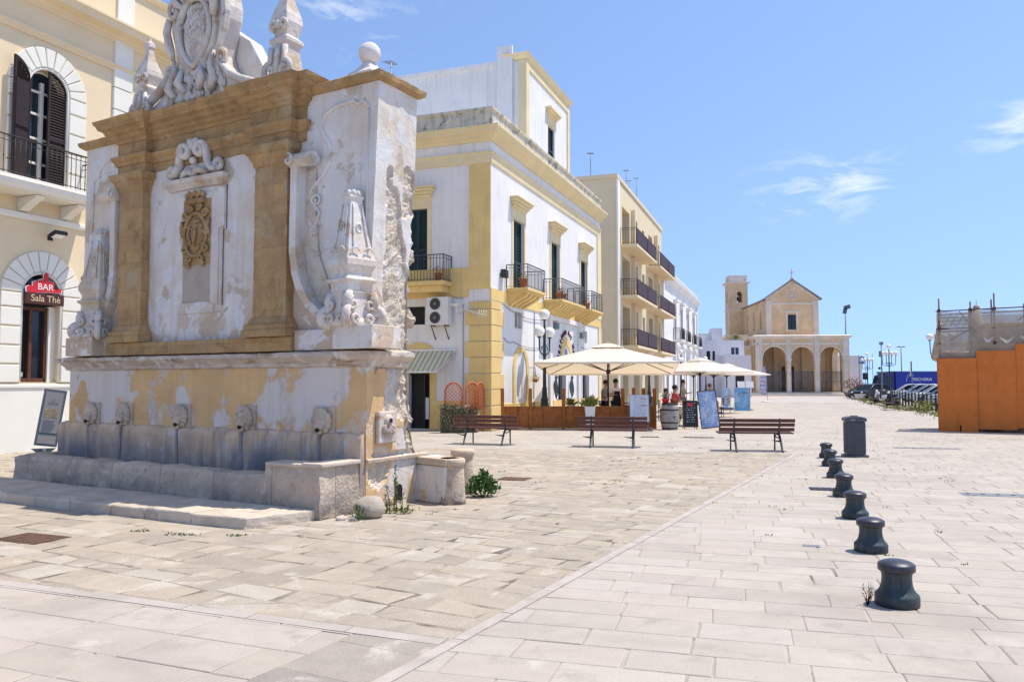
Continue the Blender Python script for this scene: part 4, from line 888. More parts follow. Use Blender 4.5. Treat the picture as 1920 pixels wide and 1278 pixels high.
MB().tube([(1.15,-.0,5.12),(1.15,-.16,5.14)], .02, 6).box(1.08,1.22,-.01,.005,5.05,5.18).build('lamp_arm', m_iron, wl_); hb = MB().obox((1.12,-.32,5.17), .34, .26, .09, (R(-22),0,0)); hb.build('lamp_head', m_iron, wl_, .02); MB().obox((1.12,-.335,5.12), .26, .17, .015, (R(-22),0,0)).build('lamp_glass', m_globe, wl_)

# ---------------------------------------------------------------- corner building with the restaurant
P1 = T('corner_building', 'white and yellow two storey corner building with rooftop penthouse', 'building', (-.72,26.95,0), 69.5)
wins = [(2.17,3.33,4.97,7.62), (6.70,7.85,4.97,7.55), (11.25,12.40,4.97,7.42)]
small = [(2.35,3.10,3.62,4.22), (11.68,12.4,3.5,4.08)]
doors = [(7.56,8.70,.05,2.35), (11.4,12.6,.05,2.3)]
niche = archp(2.35,3.55,.3,2.75,12)
mb = MB(); mb.wall(rect(0,15.05,0,10.0), [rect(*q) for q in wins+small+doors], .26)
mb.M = LEFT; mb.wall(rect(0,9,0,10.0), [rect(2.39,3.23,5.2,7.72), rect(2.27,3.10,.02,2.72), rect(2.47,3.2,3.64,4.28)], .26); mb.M = None
mb.box(.27,15.05,.27,9,0,10.9); mb.box(15.03,15.05,0,.27,0,10); mb.box(0,15,0,.27,9.95,9.99)
mb.build('wall', m_b1w, P1)
both = [(0,9),(0,0),(15.05,0)]
def inv(p): return p
mb = MB(); mb.mould(both, [(-.02,9.12),(.04,9.12),(.05,9.2),(.05,9.42),(.08,9.46),(.08,9.52),(-.02,9.54)]); mb.build('frieze_band', m_b1p, P1)
mb = MB(); mb.mould(both, [(-.02,9.86),(.06,9.86),(.10,9.94),(.18,9.98),(.20,10.06),(.34,10.12),(.36,10.22),(.42,10.26),(.42,10.32),(-.02,10.36)]); mb.build('cornice', m_b1p, P1)
mb = MB(); mb.mould(both, [(-.2,10.35),(.05,10.35),(.05,10.92),(.12,10.95),(.12,11.03),(-.2,11.06)]); mb.build('parapet', m_b1d, P1)
mb = MB(LEFT); mb.box(.0,.80,-.035,.01,4.80,9.12); mb.box(.8,9,-.035,.01,4.55,5.55); mb.box(.8,9,-.03,.01,9.54,9.86) if 0 else None
mb.M = None; mb.box(-.03,15.05,-.035,.01,4.42,4.82); mb.build('yellow_band', m_b1y, P1)
mb = MB(); mb.box(14.35,15.07,-.05,.01,4.83,9.12); mb.box(14.5,15.07,-.05,.01,0,4.4); mb.build('end_pilaster', m_b1p, P1)
mb = MB(); z = .85; k = 0
while z < 4.35:
    w_ = 1.12 if k % 2 else .92; e = min(z+.52, 4.38)
    mb.box(-.05,w_,-.05,.01,z,e); mb.box(-.05,.01,.0101,(.92 if k % 2 else .78),z,e); z += .545; k += 1
mb.box(-.06,1.2,-.06,.01,.02,.82); mb.box(-.06,.01,.0101,.95,.02,.82); mb.box(1.2,15.05,-.03,.01,.02,.88); mb.M = LEFT; mb.box(1.8,2.2,-.03,.01,.02,2.9) if 0 else None
mb.build('quoin', m_b1y, P1, .015)
mb = MB(LEFT); mb.box(2.02,2.26,-.03,.01,.02,2.55); mb.box(.96,2.02,-.03,.01,.02,1.0); mb.prism([(2.10,2.6)]+[(2.68-.62*math.cos(math.pi*i/14), 2.6+.42*math.sin(math.pi*i/14)) for i in range(15)]+[(3.26,2.6)], -.04, .01); mb.build('door_surround', m_b1y, P1)
MB(LEFT).box(2.26,3.11,.24,.255,.02,2.73).build('shop_door', m_dark, P1); 
mb = MB(LEFT); mb.box(2.28,2.34,.1,.2,.03,1.95); mb.box(2.5,2.55,.1,.2,.03,1.95); mb.box(2.28,3.1,.1,.2,1.9,1.97); mb.build('door_frame', m_iron, P1); MB(LEFT).box(2.36,2.49,.12,.15,.35,1.1).build('door_poster', m_paper, P1)
def green_window(n_, u0, u1, z0, z1, Mx, hood):
    w_ = MB(Mx).box(u0,u1,.22,.24,z0,z1).build('balcony_door', m_dark, P1)
    um = (u0+u1)/2
    for a, b in ((u0+.01,um-.005),(um+.005,u1-.01)):
        mb = MB(Mx); leaf(mb, a, b, z0+.03, z1-.02, .10, .05, 22); mb.build('shutter', m_shut_g, w_)
    mb = MB(Mx); f = .16
    mb.box(u0-f,u0,-.03,.01,z0,z1+.001); mb.box(u1,u1+f,-.03,.01,z0,z1+.001); mb.box(u0-f,u1+f,-.032,.01,z1+.002,z1+.45)
    mb.build('window_surround', m_b1p, w_)
    mb = MB(Mx); c = f+.2; h0 = hood
    for i, (o_, d_, za, zb) in enumerate(((.0,.10,0,.10),(.06,.18,.101,.2),(.12,.27,.201,.30),(.18,.34,.301,.36))): mb.box(u0-f-o_,u1+f+o_,-d_,.005,h0+za,h0+zb)
    mb.build('window_hood', m_b1p, w_, .015)
for i, (a, b, z0, z1) in enumerate(wins): green_window(i, a, b, z0, z1, None, z1+.40)
green_window(9, 2.39, 3.23, 5.2, 7.72, LEFT, 8.1)
def corb(mb, u0, u1, zt, d):
    mb.box(u0,u1,-d,.004,zt-.10,zt); mb.box(u0+.06,u1-.06,-d+.08,.004,zt-.18,zt-.101)
    n = max(4, int((u1-u0)/.42))
    for i in range(n):
        c = u0+.12+(u1-u0-.24)*(i+.5)/n; mb.prism([(.004,zt-.181),(.004,zt-.62),(-.10,zt-.60),(-.24,zt-.50),(-d+.2,zt-.30),(-d+.1,zt-.181)], c-.11, c+.11, ax='x')
    mb.prism([(.004,zt-.181),(.004,zt-.52),(-.12,zt-.46),(-.34,zt-.30),(-d+.28,zt-.181)], u0+.1, u1-.1, ax='x')
for (a, b) in ((1.42,3.48),(5.60,9.15),(10.24,12.25)):
    mb = MB(); corb(mb, a, b, 4.97, .84); bo = mb.build('balcony', m_b1y, P1, .01)
    railing(bo, [(a+.04,-.02),(a+.04,-.80),(b-.04,-.80),(b-.04,-.02)], 4.97, 5.80, m_irong, .12, .011)
mb = MB(LEFT); mb.box(1.42,3.9,-.74,.004,4.92,5.06); mb.box(1.55,3.8,-.6,.004,4.70,4.919); bo = mb.build('balcony', m_b1y, P1, .01)
railing((bo, LEFT), [(1.45,-.02),(1.45,-.70),(3.85,-.70)], 5.06, 5.95, m_irong, .12, .011)
for (a, b, z0, z1) in small: 
    o = MB().box(a,b,.2,.22,z0,z1).build('small_window', m_dark, P1); MB().box(b-.2,b-.14,.1,.19,z0,z1).build('window_bar', m_b1w, o)
MB(LEFT).box(2.47,3.2,.2,.22,3.64,4.28).build('small_window', m_dark, P1)
for (a, b, z0, z1) in doors:
    o = MB().box(a,b,.22,.24,z0,z1).build('restaurant_door', m_dark, P1); mb = MB()
    mb.box(a-.14,a,-.04,.01,.9,z1+.14); mb.box(b,b+.14,-.04,.01,.9,z1+.14); mb.box(a,b,-.04,.01,z1,z1+.14); mb.build('door_surround', m_b1w, o)
    MB().box(b-.42,b-.05,.12,.16,z0,z1-.1).build('glass_leaf', m_glass, o)
ni = MB(); ni.prism(niche, -.012, .005); no = ni.build('wall_niche', m_b1w, P1)
k = 16; c = 2.95
MB().prism([(2.11,.3)]+[(c-.84*math.cos(math.pi*i/k), 2.15+.80*math.sin(math.pi*i/k)) for i in range(k+1)]+[(3.79,.3),(3.55,.3)]+[(c+.60*math.cos(math.pi*i/k), 2.15+.60*math.sin(math.pi*i/k)) for i in range(k+1)]+[(2.35,.3)], -.04, .006).build('niche_surround', m_b1y, no)
# restaurant portico panel with its round arch and curved lettering
po = MB(); po.box(6.3,6.62,-.10,.003,.0,4.42); po.box(10.6,10.92,-.10,.003,.0,4.42); po.box(6.2,11.0,-.14,.003,4.2,4.40); po.box(6.62,10.6,-.035,.003,2.45,4.2)
pr = po.build('portico_panel', m_b1w, P1, .01)
c = 8.75; k = 18
MB().prism([(c-1.0*math.cos(math.pi*i/k), 2.35+1.25*math.sin(math.pi*i/k)) for i in range(k+1)]+[(c+.68*math.cos(math.pi*i/k), 2.35+.9*math.sin(math.pi*i/k)) for i in range(k+1)], -.065, -.034).build('arch_band', m_b1y, pr)
MB().prism([(c+.17*math.cos(2*math.pi*i/16), 2.85+.26*math.sin(2*math.pi*i/16)) for i in range(16)], -.06, -.034).build('oval_plate', m_steel, pr)
for i, ch in enumerate('Bastione del Mare'):
    a = R(168-i*10.2)
    o = text('lettering', ch, .40 if i < 8 else .30, m_maroon, pr, (c+1.22*math.cos(a), -.06, 2.38+1.48*math.sin(a)), rot=(90,0,0), ext=.03)
    o.rotation_euler = (R(90), R(-(math.degrees(a)-90)), 0)
# penthouse on the roof
PX0, PX1, PY0 = 6.35, 12.75, 1.0
ph = MB(); ph.wall(rect(PX0,PX1,10.9,15.55), [rect(9.45,10.45,11.6,13.45)], .22, PY0); ph.box(PX0,PX1,PY0+.23,9,10.9,15.3); ph.box(PX0,PX0+.02,PY0,PY0+.23,10.9,15.55); ph.box(PX1-.02,PX1,PY0,PY0+.23,10.9,15.55)
pho = ph.build('penthouse', m_b1w, P1)
mb = MB(); mb.mould([(PX0,PY0+1.0),(PX0,PY0),(PX1,PY0),(PX1,PY0+1.0)], [(-.1,15.30),(.04,15.32),(.12,15.42),(.16,15.5),(.20,15.56),(-.1,15.66)]); mb.box(PX0-.04,PX0+.35,PY0-.06,PY0+.3,10.9,15.3); mb.box(PX1-.3,PX1+.04,PY0-.06,PY0+.3,10.9,15.3); mb.box(PX0+.35,PX1-.3,PY0-.05,PY0+.1,14.98,15.3)
mb.build('penthouse_trim', m_b1p, pho); MB().box(PX0-.14,PX0-.02,PY0+.55,PY0+1.25,10.9,15.95).box(PX0-.1,PX0-.03,PY0+1.3,PY0+7.9,15.18,15.36).build('roof_pier', m_b1w, pho)
o = MB().box(9.45,10.45,PY0+.18,PY0+.2,11.6,13.45).build('window', m_dark, pho); mb = MB(); leaf(mb, 9.47, 9.94, 11.62, 13.43, PY0+.08, .05, 18); leaf(mb, 9.96, 10.43, 11.62, 13.43, PY0+.08, .05, 18); mb.build('shutter', m_shut_g, o)
mb = MB()
for i, (o_, d_, za, zb) in enumerate(((.16,.03,13.451,13.9),(.22,.10,13.901,14.0),(.28,.2,14.001,14.1),(.34,.27,14.101,14.2))): mb.box(9.45-o_,10.45+o_,PY0-d_,PY0+.005,za,zb)
mb.build('window_hood', m_b1p, o, .01); MB().box(9.25,10.65,PY0-.14,PY0+.005,11.45,11.59).box(9.35,10.55,PY0-.08,PY0+.005,11.2,11.4499).build('window_sill', m_b1p, o, .01)
# cables along the façade
mb = MB()
def cable(a, b, sag, r_=.012, n=10): MB().tube([(a[0]+(b[0]-a[0])*i/n, a[1]+(b[1]-a[1])*i/n, a[2]+(b[2]-a[2])*i/n-sag*4*i/n*(1-i/n)) for i in range(n+1)], r_, 4).build('facade_cable', m_steel, P1)
cable((1.15,-.03,4.35),(6.2,-.05,4.25),.25); cable((1.15,-.03,3.2),(2.1,-.03,3.1),.1); cable((2.1,-.03,3.1),(6.2,-.03,3.15),.18); cable((-.03,1.0,4.3),(-.03,1.0,.3),0); cable((-.03,1.6,4.75),(-.03,1.0,4.5),.08); cable((4.5,-.03,4.4),(4.4,-.03,1.0),0,.018)
cable((11.1,-.03,3.3),(14.4,-.03,3.5),.15)
# things fixed to that building
ac = T('air_conditioner', 'large two fan air conditioning unit on the white side wall', 'air conditioner', (-.72,26.95,0), 69.5)
MB(LEFT).box(1.40,2.22,-.42,-.06,3.58,4.54).build('case', m_ac, ac, .02)
for zc in (3.83,4.30):
    f = MB(LEFT); f.tube([(1.88,-.425,zc),(1.88,-.435,zc)], .20, 20); fo = f.build('fan', m_iron, ac); f2 = MB(LEFT)
    for q in (.08,.14,.19): f2.tube([(1.88+q*math.cos(2*math.pi*i/18),-.44,zc+q*math.sin(2*math.pi*i/18)) for i in range(18)], .006, 4, closed=True)
    f2.tube([(1.88,-.43,zc),(1.88,-.46,zc)], .045, 10); f2.build('fan_grille', m_steel, fo)
mb = MB(LEFT); 
for u in (1.55,2.05): mb.tube([(u,-.40,3.56),(u,.0,3.56)], .022, 4); mb.tube([(u,-.36,3.55),(u+.0,.0,3.1)], .02, 4)
mb.build('bracket', m_rust, ac)
an = T('wall_aerial', 'cluster of small dish and comb aerials beside the air conditioner', 'aerial', (-.72,26.95,0), 69.5)
mb = MB(LEFT); mb.tube([(1.12,0,4.0),(1.12,-.3,4.0),(1.12,-.3,4.35)], .018, 6); mb.lathe([(.02,-.04),(.12,-.02),(.17,.02),(.165,.022),(.02,-.02)], (1.15,-.34,4.25), 14); mb.build('dish', m_signw, an)
mb = MB(LEFT)
for (u, zc, l) in ((.75,4.05,.7),(.35,3.92,.8)):
    mb.tube([(u+.2,0,zc),(u+.2,-.25,zc)], .012, 5); mb.tube([(u-.3,-.25,zc-.05),(u+.4,-.25,zc+.12)], .012, 5)
    for i in range(9): uu = u-.28+.08*i; zz = zc-.05+.17*(i*.08)/.7; mb.tube([(uu,-.25,zz-.17+i*.006),(uu,-.25,zz+.17-i*.006)], .007, 4)
mb.build('aerial_comb', m_signw, an)
m_awn = M('striped_awning_cloth', (.72,.70,.60), r=.85, var=.06, bump=.1, wave=((.50,.45,.22), 1.7, 'Y'))
aw = T('striped_awning', 'yellow and white striped awning over the dark side door', 'awning', (-.72,26.95,0), 69.5)
MB(LEFT).add([(1.25,-.03,2.72),(3.6,-.03,2.72),(3.6,-.85,2.02),(1.62,-.85,2.02)], [(0,1,2,3)]).add([(1.62,-.85,2.02),(3.6,-.85,2.02),(3.6,-.86,1.94),(1.62,-.86,1.94)], [(0,1,2,3)]).build('awning_cloth', m_awn, aw)
MB(LEFT).tube([(1.22,-.05,2.74),(3.62,-.05,2.74)], .04, 8).tube([(1.58,-.85,1.98),(3.62,-.85,1.98)], .025, 6).tube([(1.3,-.05,2.6),(1.62,-.84,1.99)], .02, 5).build('awning_frame', m_signw, aw)
def facade_lamp(label, x, z, Mx=None, mat=None):
    t = T('facade_lamp', label, 'lamp', (-.72,26.95,0), 69.5, 'floodlights on the corner building')
    MB().box(x-.18,x+.18,-.2,-.04,z-.14,z+.14).build('lamp_case', mat or m_steel, t, .01); MB().box(x-.15,x+.15,-.212,-.203,z-.11,z+.11).build('lamp_glass', m_glass, t); MB().box(x-.04,x+.04,-.04,.0,z-.05,z+.05).build('lamp_arm', m_iron, t)
facade_lamp('square grey floodlight high on the white wall beside the corner, left of the first balcony', 1.0, 5.42, mat=m_iron)
facade_lamp('grey floodlight left of the curved maroon lettering', 7.05, 4.0); facade_lamp('grey floodlight right of the curved maroon lettering, under the third balcony', 10.9, 3.8)
def wpot(label, x, y, z, r_, flower, mat=None, h=.24, n=60, fr_=('corner_building pots')):
    t = T('flower_pot', label, 'flower pot', (-.72,26.95,0), 69.5, 'flower pots on the balconies'); q = random.Random(int(x*100+z*7))
    MB().lathe([(r_*.7,0),(r_,h),(r_*1.1,h),(r_*1.1,h+.04),(r_*.9,h+.04)], (x,y,z), 12).build('pot', mat or m_terra, t)
    l_ = MB(); leafcloud(l_, (x,y,z+h+.12), r_*1.3, n, .07, q); l_.build('leaves', flower, t)
wpot('terracotta pot with dry plant on the first balcony of the white façade', 1.75, -.55, 4.98, .15, m_leafy, h=.3)
wpot('first of two terracotta pots on the middle balcony, by its left end', 5.95, -.6, 4.98, .14, m_leafr); wpot('second terracotta pot on the middle balcony, nearer the green shutters', 6.5, -.6, 4.98, .14, m_leafr)
wpot('reddish potted plant on the third balcony of the white façade', 10.5, -.55, 4.98, .12, m_leafr)
t_ = wpot('pot of pink flowers on the side balcony above the awning', -.45, 1.75, 5.07, .13, M('pink_petal', (.45,.16,.2), bump=0, var=.4, vs=20))
wreath = T('hanging_flower_basket', 'hanging basket of yellow flowers beside the arched niche', 'flower basket', (-.72,26.95,0), 69.5); l_ = MB(); leafcloud(l_, (3.95,-.25,1.78), .2, 90, .08, rp); l_.build('flowers', M('yellow_flower', (.55,.40,.05), bump=0, var=.5, vs=20), wreath); MB().tube([(3.95,.0,2.2),(3.95,-.25,2.2),(3.95,-.25,1.85)], .012, 5).sph((3.95,-.25,1.72), .12, 10, 7, (1,1,.7)).build('basket', m_terra, wreath)
for q, x in (('left', 6.95), ('right', 9.3)):
    t = T('fish_ornament', 'dark fish shaped wall ornament %s of the restaurant door' % ('to the left' if q == 'left' else 'to the right'), 'ornament', (-.72,26.95,0), 69.5, 'fish ornaments on the restaurant wall')
    mb = MB(); mb.tube([(x+.05*math.sin(i*.8), -.13, .95+.1*i) for i in range(11)], [.02,.05,.08,.1,.11,.11,.1,.08,.05,.08,.02], 10, flat=.35); mb.build('fish_body', m_info, t); mb = MB(); mb.tube([(x+.05*math.sin(i*.8)+.01, -.165, 1.15+.1*i) for i in range(6)], [.01,.03,.035,.035,.03,.01], 8, flat=.4); mb.build('fish_belly', m_signw, t)
# ---------------------------------------------------------------- cream apartment block
P2 = T('apartment_block', 'cream four storey apartment block with long brown balconies', 'building', (5.9,44.7,0), 71)
flo = [3.75, 6.62, 9.55]
op = []
for z in flo: op += [(1.6,3.9,z,z+2.35),(4.9,6.6,z,z+2.35),(8.3,9.2,z+.9,z+2.2),(10.9,12.6,z,z+2.35),(14.0,15.9,z,z+2.35)]
op = [o for o in op]
mb = MB(); mb.wall(rect(0,17.05,0,13.2), [rect(*q) for q in op]+[rect(1.5,3.2,0,2.6),rect(5,7,0,2.6),rect(9,10.5,0,2.6),rect(13,15,0,2.6)], .8); mb.box(0,17.05,.81,11,0,13.18); mb.box(0,.02,0,.81,0,13.2); mb.box(17.03,17.05,0,.81,0,13.2); mb.box(.02,17.03,.0,.81,13.15,13.19)
mb.build('wall', m_ap, P2); mb = MB(); mb.mould([(0,11),(0,0),(17.05,0),(17.05,11)], [(-.3,13.19),(.06,13.19),(.08,13.22),(.08,13.42),(-.3,13.44)]); mb.build('roof_edge', m_ap, P2)
mb = MB(); mb.box(-.06,.30,-.08,.02,.0,13.15); mb.tube([(.42,-.06,13.1),(.42,-.06,0)], .05, 6); mb.build('corner_strip', m_b0w, P2)
for (a, b, z0, z1) in op:
    o = MB().box(a,b,.76,.78,z0,z1).build('balcony_door' if b-a > 1 else 'window', m_glass, P2); mb = MB(); um = (a+b)/2
    mb.box(a,a+.08,.64,.74,z0,z1); mb.box(b-.08,b,.64,.74,z0,z1); mb.box(um-.05,um+.05,.64,.74,z0,z1); mb.box(a+.08,b-.08,.64,.74,z1-.08,z1); mb.build('door_frame', m_shut_b, o)
    if b-a > 1: mb = MB(); leaf(mb, a+.1, um-.06, z0+.02, z1-.1, .56, .05, 18); mb.build('shutter', m_shut_b, o)
for a, b in ((1.5,3.2),(5,7),(9,10.5),(13,15)): MB().box(a,b,.7,.72,0,2.6).build('shop_front', m_dark, P2)
for z in flo:
    for a, b in ((.9,8.2),(9.9,17.2)):
        bo = MB().box(a,b,-1.0,.002,z-.16,z).build('balcony', m_ap, P2, .01)
        rl = railing(bo, [(a+.04,-.02),(a+.04,-.95),(b-.04,-.95),(b-.04,-.02)], z, z+.92, m_ironbr, .15, .014)
        for (c0, c1) in ((a+.1,(a+b)/2-.1),((a+b)/2+.1,b-.15)):
            MB().box(c0,c1,-.985,-.968,z+.1,z+.85).build('slat_screen', M('brown_balcony_screen', (.085,.045,.05), r=.6, var=.15, wave=((.05,.025,.03), 2.2, 'X'), bump=.1) if 'brown_balcony_screen' not in bpy.data.materials else bpy.data.materials['brown_balcony_screen'], bo)
        MB().box((a+b)/2-.12,(a+b)/2+.12,-.25,.0,z+.001,z+2.7).build('partition', m_ap, bo)
MB().tube([(.9,.3,13.2),(.9,.3,15.2)], .02, 5)
def aerial(label, x, y, z, loc, rot, h=1.2):
    t = T('roof_aerial', label, 'aerial', loc, rot, 'television aerials on the roofs')
    MB().tube([(x,y,z),(x,y,z+h)], .02, 5).build('mast', m_steel, t); mb = MB(); mb.tube([(x-.35,y,z+h-.1),(x+.35,y,z+h+.02)], .012, 4)
    for i in range(8): u = x-.33+.09*i; zz = z+h-.1+.12*(u-x+.35)/.7; mb.tube([(u,y-.22+.012*i,zz),(u,y+.22-.012*i,zz)], .008, 4)
    mb.tube([(x-.2,y,z+h-.45),(x+.2,y,z+h-.38)], .012, 4); mb.build('antenna', m_steel, t)
aerial('tall thin mast aerial on the near corner of the apartment roof', .5, 1.6, 13.3, (5.9,44.7,0), 71, 1.6)
aerial('first comb aerial on the apartment roof edge', 8.2, 1.0, 13.3, (5.9,44.7,0), 71, 2.5); aerial('middle comb aerial on the apartment roof edge', 10.2, 1.2, 13.3, (5.9,44.7,0), 71, 2.3); aerial('farthest and tallest comb aerial on the apartment roof edge', 12.0, 1.0, 13.3, (5.9,44.7,0), 71, 2.9)
aerial('spindly aerial seen behind the fountain ball, on the corner building', .3, 4.05, 10.9, (-.72,26.95,0), 69.5, 2.4)
# ---------------------------------------------------------------- white palazzo farther along
P3 = T('white_palazzo', 'white palazzo with stone cornice and small dark balconies, beyond the apartments', 'building', (5.9,44.7,0), 71)
wn = [(23.6,24.9,5.3,8.1),(27.9,29.3,5.3,8.2),(32.8,34.2,5.3,8.2),(37.8,39.2,5.3,8.2)]; gd = [(19,20.4,0,2.6),(22.6,24,0,2.6),(26.5,28,0,2.6),(31,32.4,0,2.6),(35.4,36.8,0,2.6),(39,40.2,0,2.6)]
mb = MB(); mb.wall(rect(17.1,41.8,0,9.6), [rect(*q) for q in wn+gd]+[rect(33,33.8,3.2,4.1),rect(38.2,39,3.2,4.1)], .25); mb.box(17.1,41.8,.26,10,0,10.6); mb.box(41.78,41.8,0,.26,0,9.6); mb.box(17.1,41.8,0,.26,9.55,9.59); mb.build('wall', m_b3, P3)
mb = MB(); mb.mould([(17.1,0),(41.8,0),(41.8,10)], [(-.05,9.5),(.06,9.5),(.10,9.7),(.2,9.8),(.4,10.0),(.42,10.14),(-.05,10.2)]); mb.mould([(17.1,0),(41.8,0),(41.8,10)], [(-.3,10.19),(.05,10.19),(.05,10.6),(.1,10.62),(.1,10.7),(-.3,10.72)]); mb.mould([(17.1,0),(41.8,0),(41.8,10)], [(-.05,4.6),(.06,4.6),(.12,4.8),(.12,4.95),(-.05,5.0)]); mb.build('cornice', m_b3, P3)
for x, h in ((17.2,9.5),(41.25,9.5),(25.5,4.59),(30,4.59),(34.6,4.59)): MB().box(x,x+.5,-.12,.02,.0,h).build('pilaster', m_b3, P3)
for (a, b, z0, z1) in wn:
    o = MB().box(a,b,.18,.2,z0,z1).build('window', m_dark, P3); mb = MB(); mb.box(a-.25,b+.25,-.35,.0,z1+.35,z1+.55); mb.box(a-.15,a,-.06,.0,z0,z1+.349); mb.box(b,b+.15,-.06,.0,z0,z1+.349); mb.build('window_hood', m_b3, o)
    bo = MB().box(a-.4,b+.4,-.75,.0,5.08,5.25).build('balcony', m_b3, P3); railing(bo, [(a-.36,-.02),(a-.36,-.7),(b+.36,-.7),(b+.36,-.02)], 5.25, 6.2, m_iron, .14, .016)
for (a, b, z0, z1) in gd: MB().box(a,b,.2,.22,z0,z1).build('shop_door', m_brownwood, P3)
for (a, b, z0, z1) in [(33,33.8,3.2,4.1),(38.2,39,3.2,4.1)]: MB().box(a,b,.2,.22,z0,z1).build('small_window', m_dark, P3)
MB().box(36,37.4,2,3,10.6,12).box(38.2,39,1,2,10.6,11.4).build('roof_tank', m_iron, P3)
# ---------------------------------------------------------------- low white houses before the church
P4 = T('low_white_house', 'plain lilac white house with flat roof terraces beside the church', 'building', (22.6,95,0), -3.7)
mb = MB(); mb.wall(rect(0,4.9,0,6.7), [rect(.5,.95,4.1,5.4),rect(1.2,1.5,4.3,5.4)], .2); mb.box(0,4.9,.21,10,0,6.7); mb.box(-.6,2.3,1.5,9,6.7,7.6); mb.box(1.3,2.6,1.0,3.0,6.7,8.2); mb.box(2.1,5.1,-2.6,-.01,0,4.8); mb.box(-7,-.01,3,9,0,6.2); mb.build('wall', m_low, P4)
o = MB().box(3.4,4.25,-.03,-.005,5.0,5.8).build('window', m_glass, P4); MB().box(3.78,3.86,-.05,-.031,5.0,5.8).build('window_bar', m_b3, o); [MB().box(a,b,.12,.14,z0,z1).build('window', m_dark, P4) for a,b,z0,z1 in ((.5,.95,4.1,5.4),(1.2,1.5,4.3,5.4))]
MB().box(3.3,4.3,-2.63,-2.601,0,2.9).build('door', m_shut_b, P4); MB().box(2.9,5.4,.3,2,6.71,7.35).build('roof_terrace_wall', m_ch, P4)
l_ = MB(); leafcloud(l_, (3.9,.0,7.0), .35, 60, .2, rp, shape=(1.6,.6,.8)); t = T('roof_plants', 'green potted plants on the low house roof terrace', 'plant', (22.6,95,0), -3.7); l_.build('leaves', m_leaf, t)
# ---------------------------------------------------------------- church
P5 = T('church', 'ochre stone church with triple arched portico, gable cross and bell tower', 'church', (31.9,105,0), -3.7)
mb = MB()
for i in range(3): mb.box(-.6+i*.0-.3*(2-i),12.6+.3*(2-i),-.6-.45*(2-i),6,.136*i if i == 0 else .136*i+.001,.136*(i+1))
mb.build('steps', m_chs, P5)
ar = [archp(1.0,4.05,.42,6.36,14), archp(4.65,7.6,.42,6.34,14), archp(8.34,11.2,.42,6.33,14)]
mb = MB(); mb.wall(rect(0,12.1,.41,7.5), ar, .7); mb.wall(rect(0,12.1,.41,7.5), ar, .01, .7)
SM = Matrix(((0,1,0,0),(1,0,0,0),(0,0,1,0),(0,0,0,1)))
mb.M = SM; mb.wall(rect(.701,5.8,.41,7.5), [archp(1.6,4.6,.42,6.3,12)], .7); mb.wall(rect(.701,5.8,.41,7.5), [archp(1.6,4.6,.42,6.3,12)], .01, .7)
mb.M = Matrix.Translation((11.4,0,0)) @ SM; mb.wall(rect(.701,5.8,.41,7.5), [archp(1.6,4.6,.42,6.3,12)], .7); mb.wall(rect(.701,5.8,.41,7.5), [archp(1.6,4.6,.42,6.3,12)], .01, .7); mb.M = None
mb.box(.0,12.1,5.8,7,.41,7.5); mb.box(.1,12.0,.1,6.5,7.45,7.52); mb.build('portico', m_ch, P5)
mb = MB(); pth = [(0,6.5),(0,0),(12.1,0),(12.1,6.5)]
mb.mould(pth, [(-.1,7.4),(.05,7.4),(.08,7.5),(.28,7.62),(.34,7.72),(.34,7.8),(-.1,7.92)]); mb.mould(pth, [(-.05,6.62),(.04,6.62),(.06,6.86),(-.05,6.88)]); mb.build('portico_cornice', m_chs, P5)
mb = MB()
for x0, x1 in ((.1,.9),(4.08,4.62),(7.66,8.28),(11.3,12.0)): mb.box(x0,x1,-.07,.01,4.75,7.4); mb.box(x0+.05,x1-.05,-.055,.01,.42,4.749); mb.box(x0-.1,x1+.1,-.1,.012,4.55,4.78)
for a in ar:
    c = (a[0][0]+a[1][0])/2; r_ = (a[1][0]-a[0][0])/2; sp_ = a[2][1]
    mb.prism([(c+(r_+.18)*math.cos(math.pi*i/14), sp_+(r_+.18)*math.sin(math.pi*i/14)) for i in range(15)]+[(c-(r_+.01)*math.cos(math.pi*i/14), sp_+(r_+.01)*math.sin(math.pi*i/14)) for i in range(15)], -.06, .011)
mb.build('portico_pilaster', m_chs, P5)
for i, a in enumerate(ar):
    g_ = MB(); x0, x1 = a[0][0], a[1][0]; n = 26
    for k in range(n+1): x = x0+(x1-x0)*k/n; g_.tube([(x,.35,.42),(x,.35,3.15)], .028, 4)
    for zz in (.6,1.8,3.1): g_.box(x0,x1,.33,.37,zz-.03,zz+.03)
    g_.build('gate', M('dull_grey_iron', (.10,.11,.13), r=.6, var=.2) if 'dull_grey_iron' not in bpy.data.materials else bpy.data.materials['dull_grey_iron'], P5)
MB().box(4.9,6.6,5.76,5.795,.42,3.9).build('door', m_brownwood, P5); mb = MB(); mb.box(4.6,4.89,5.7,5.795,.42,4.2); mb.box(6.61,6.9,5.7,5.795,.42,4.2); mb.box(4.6,6.9,5.7,5.795,4.201,4.5); [mb.box(x,x+.7,5.5,5.795,.42,7.4) for x in (0.7,4.0-.2,7.6,11)]; mb.build('inner_pilaster', m_ch, P5)
NX0, NX1 = 2.95, 9.98; cx = (NX0+NX1)/2
mb = MB(); mb.wall([(NX0,7.5),(NX1,7.5),(NX1,13.2),(cx,15.75),(NX0,13.2)], [rect(5.84,6.98,9.0,11.05)], .25, 5.6)
mb.M = Matrix.Translation((NX0,0,0)) @ SM
sw = [archp(8.4,9.3,9.2,12.0,8), archp(12.4,13.3,9.2,12.0,8), archp(16.6,17.5,9.2,12.0,8)]
mb.wall(rect(5.6,26,7.0,13.1), sw, .3); mb.M = None
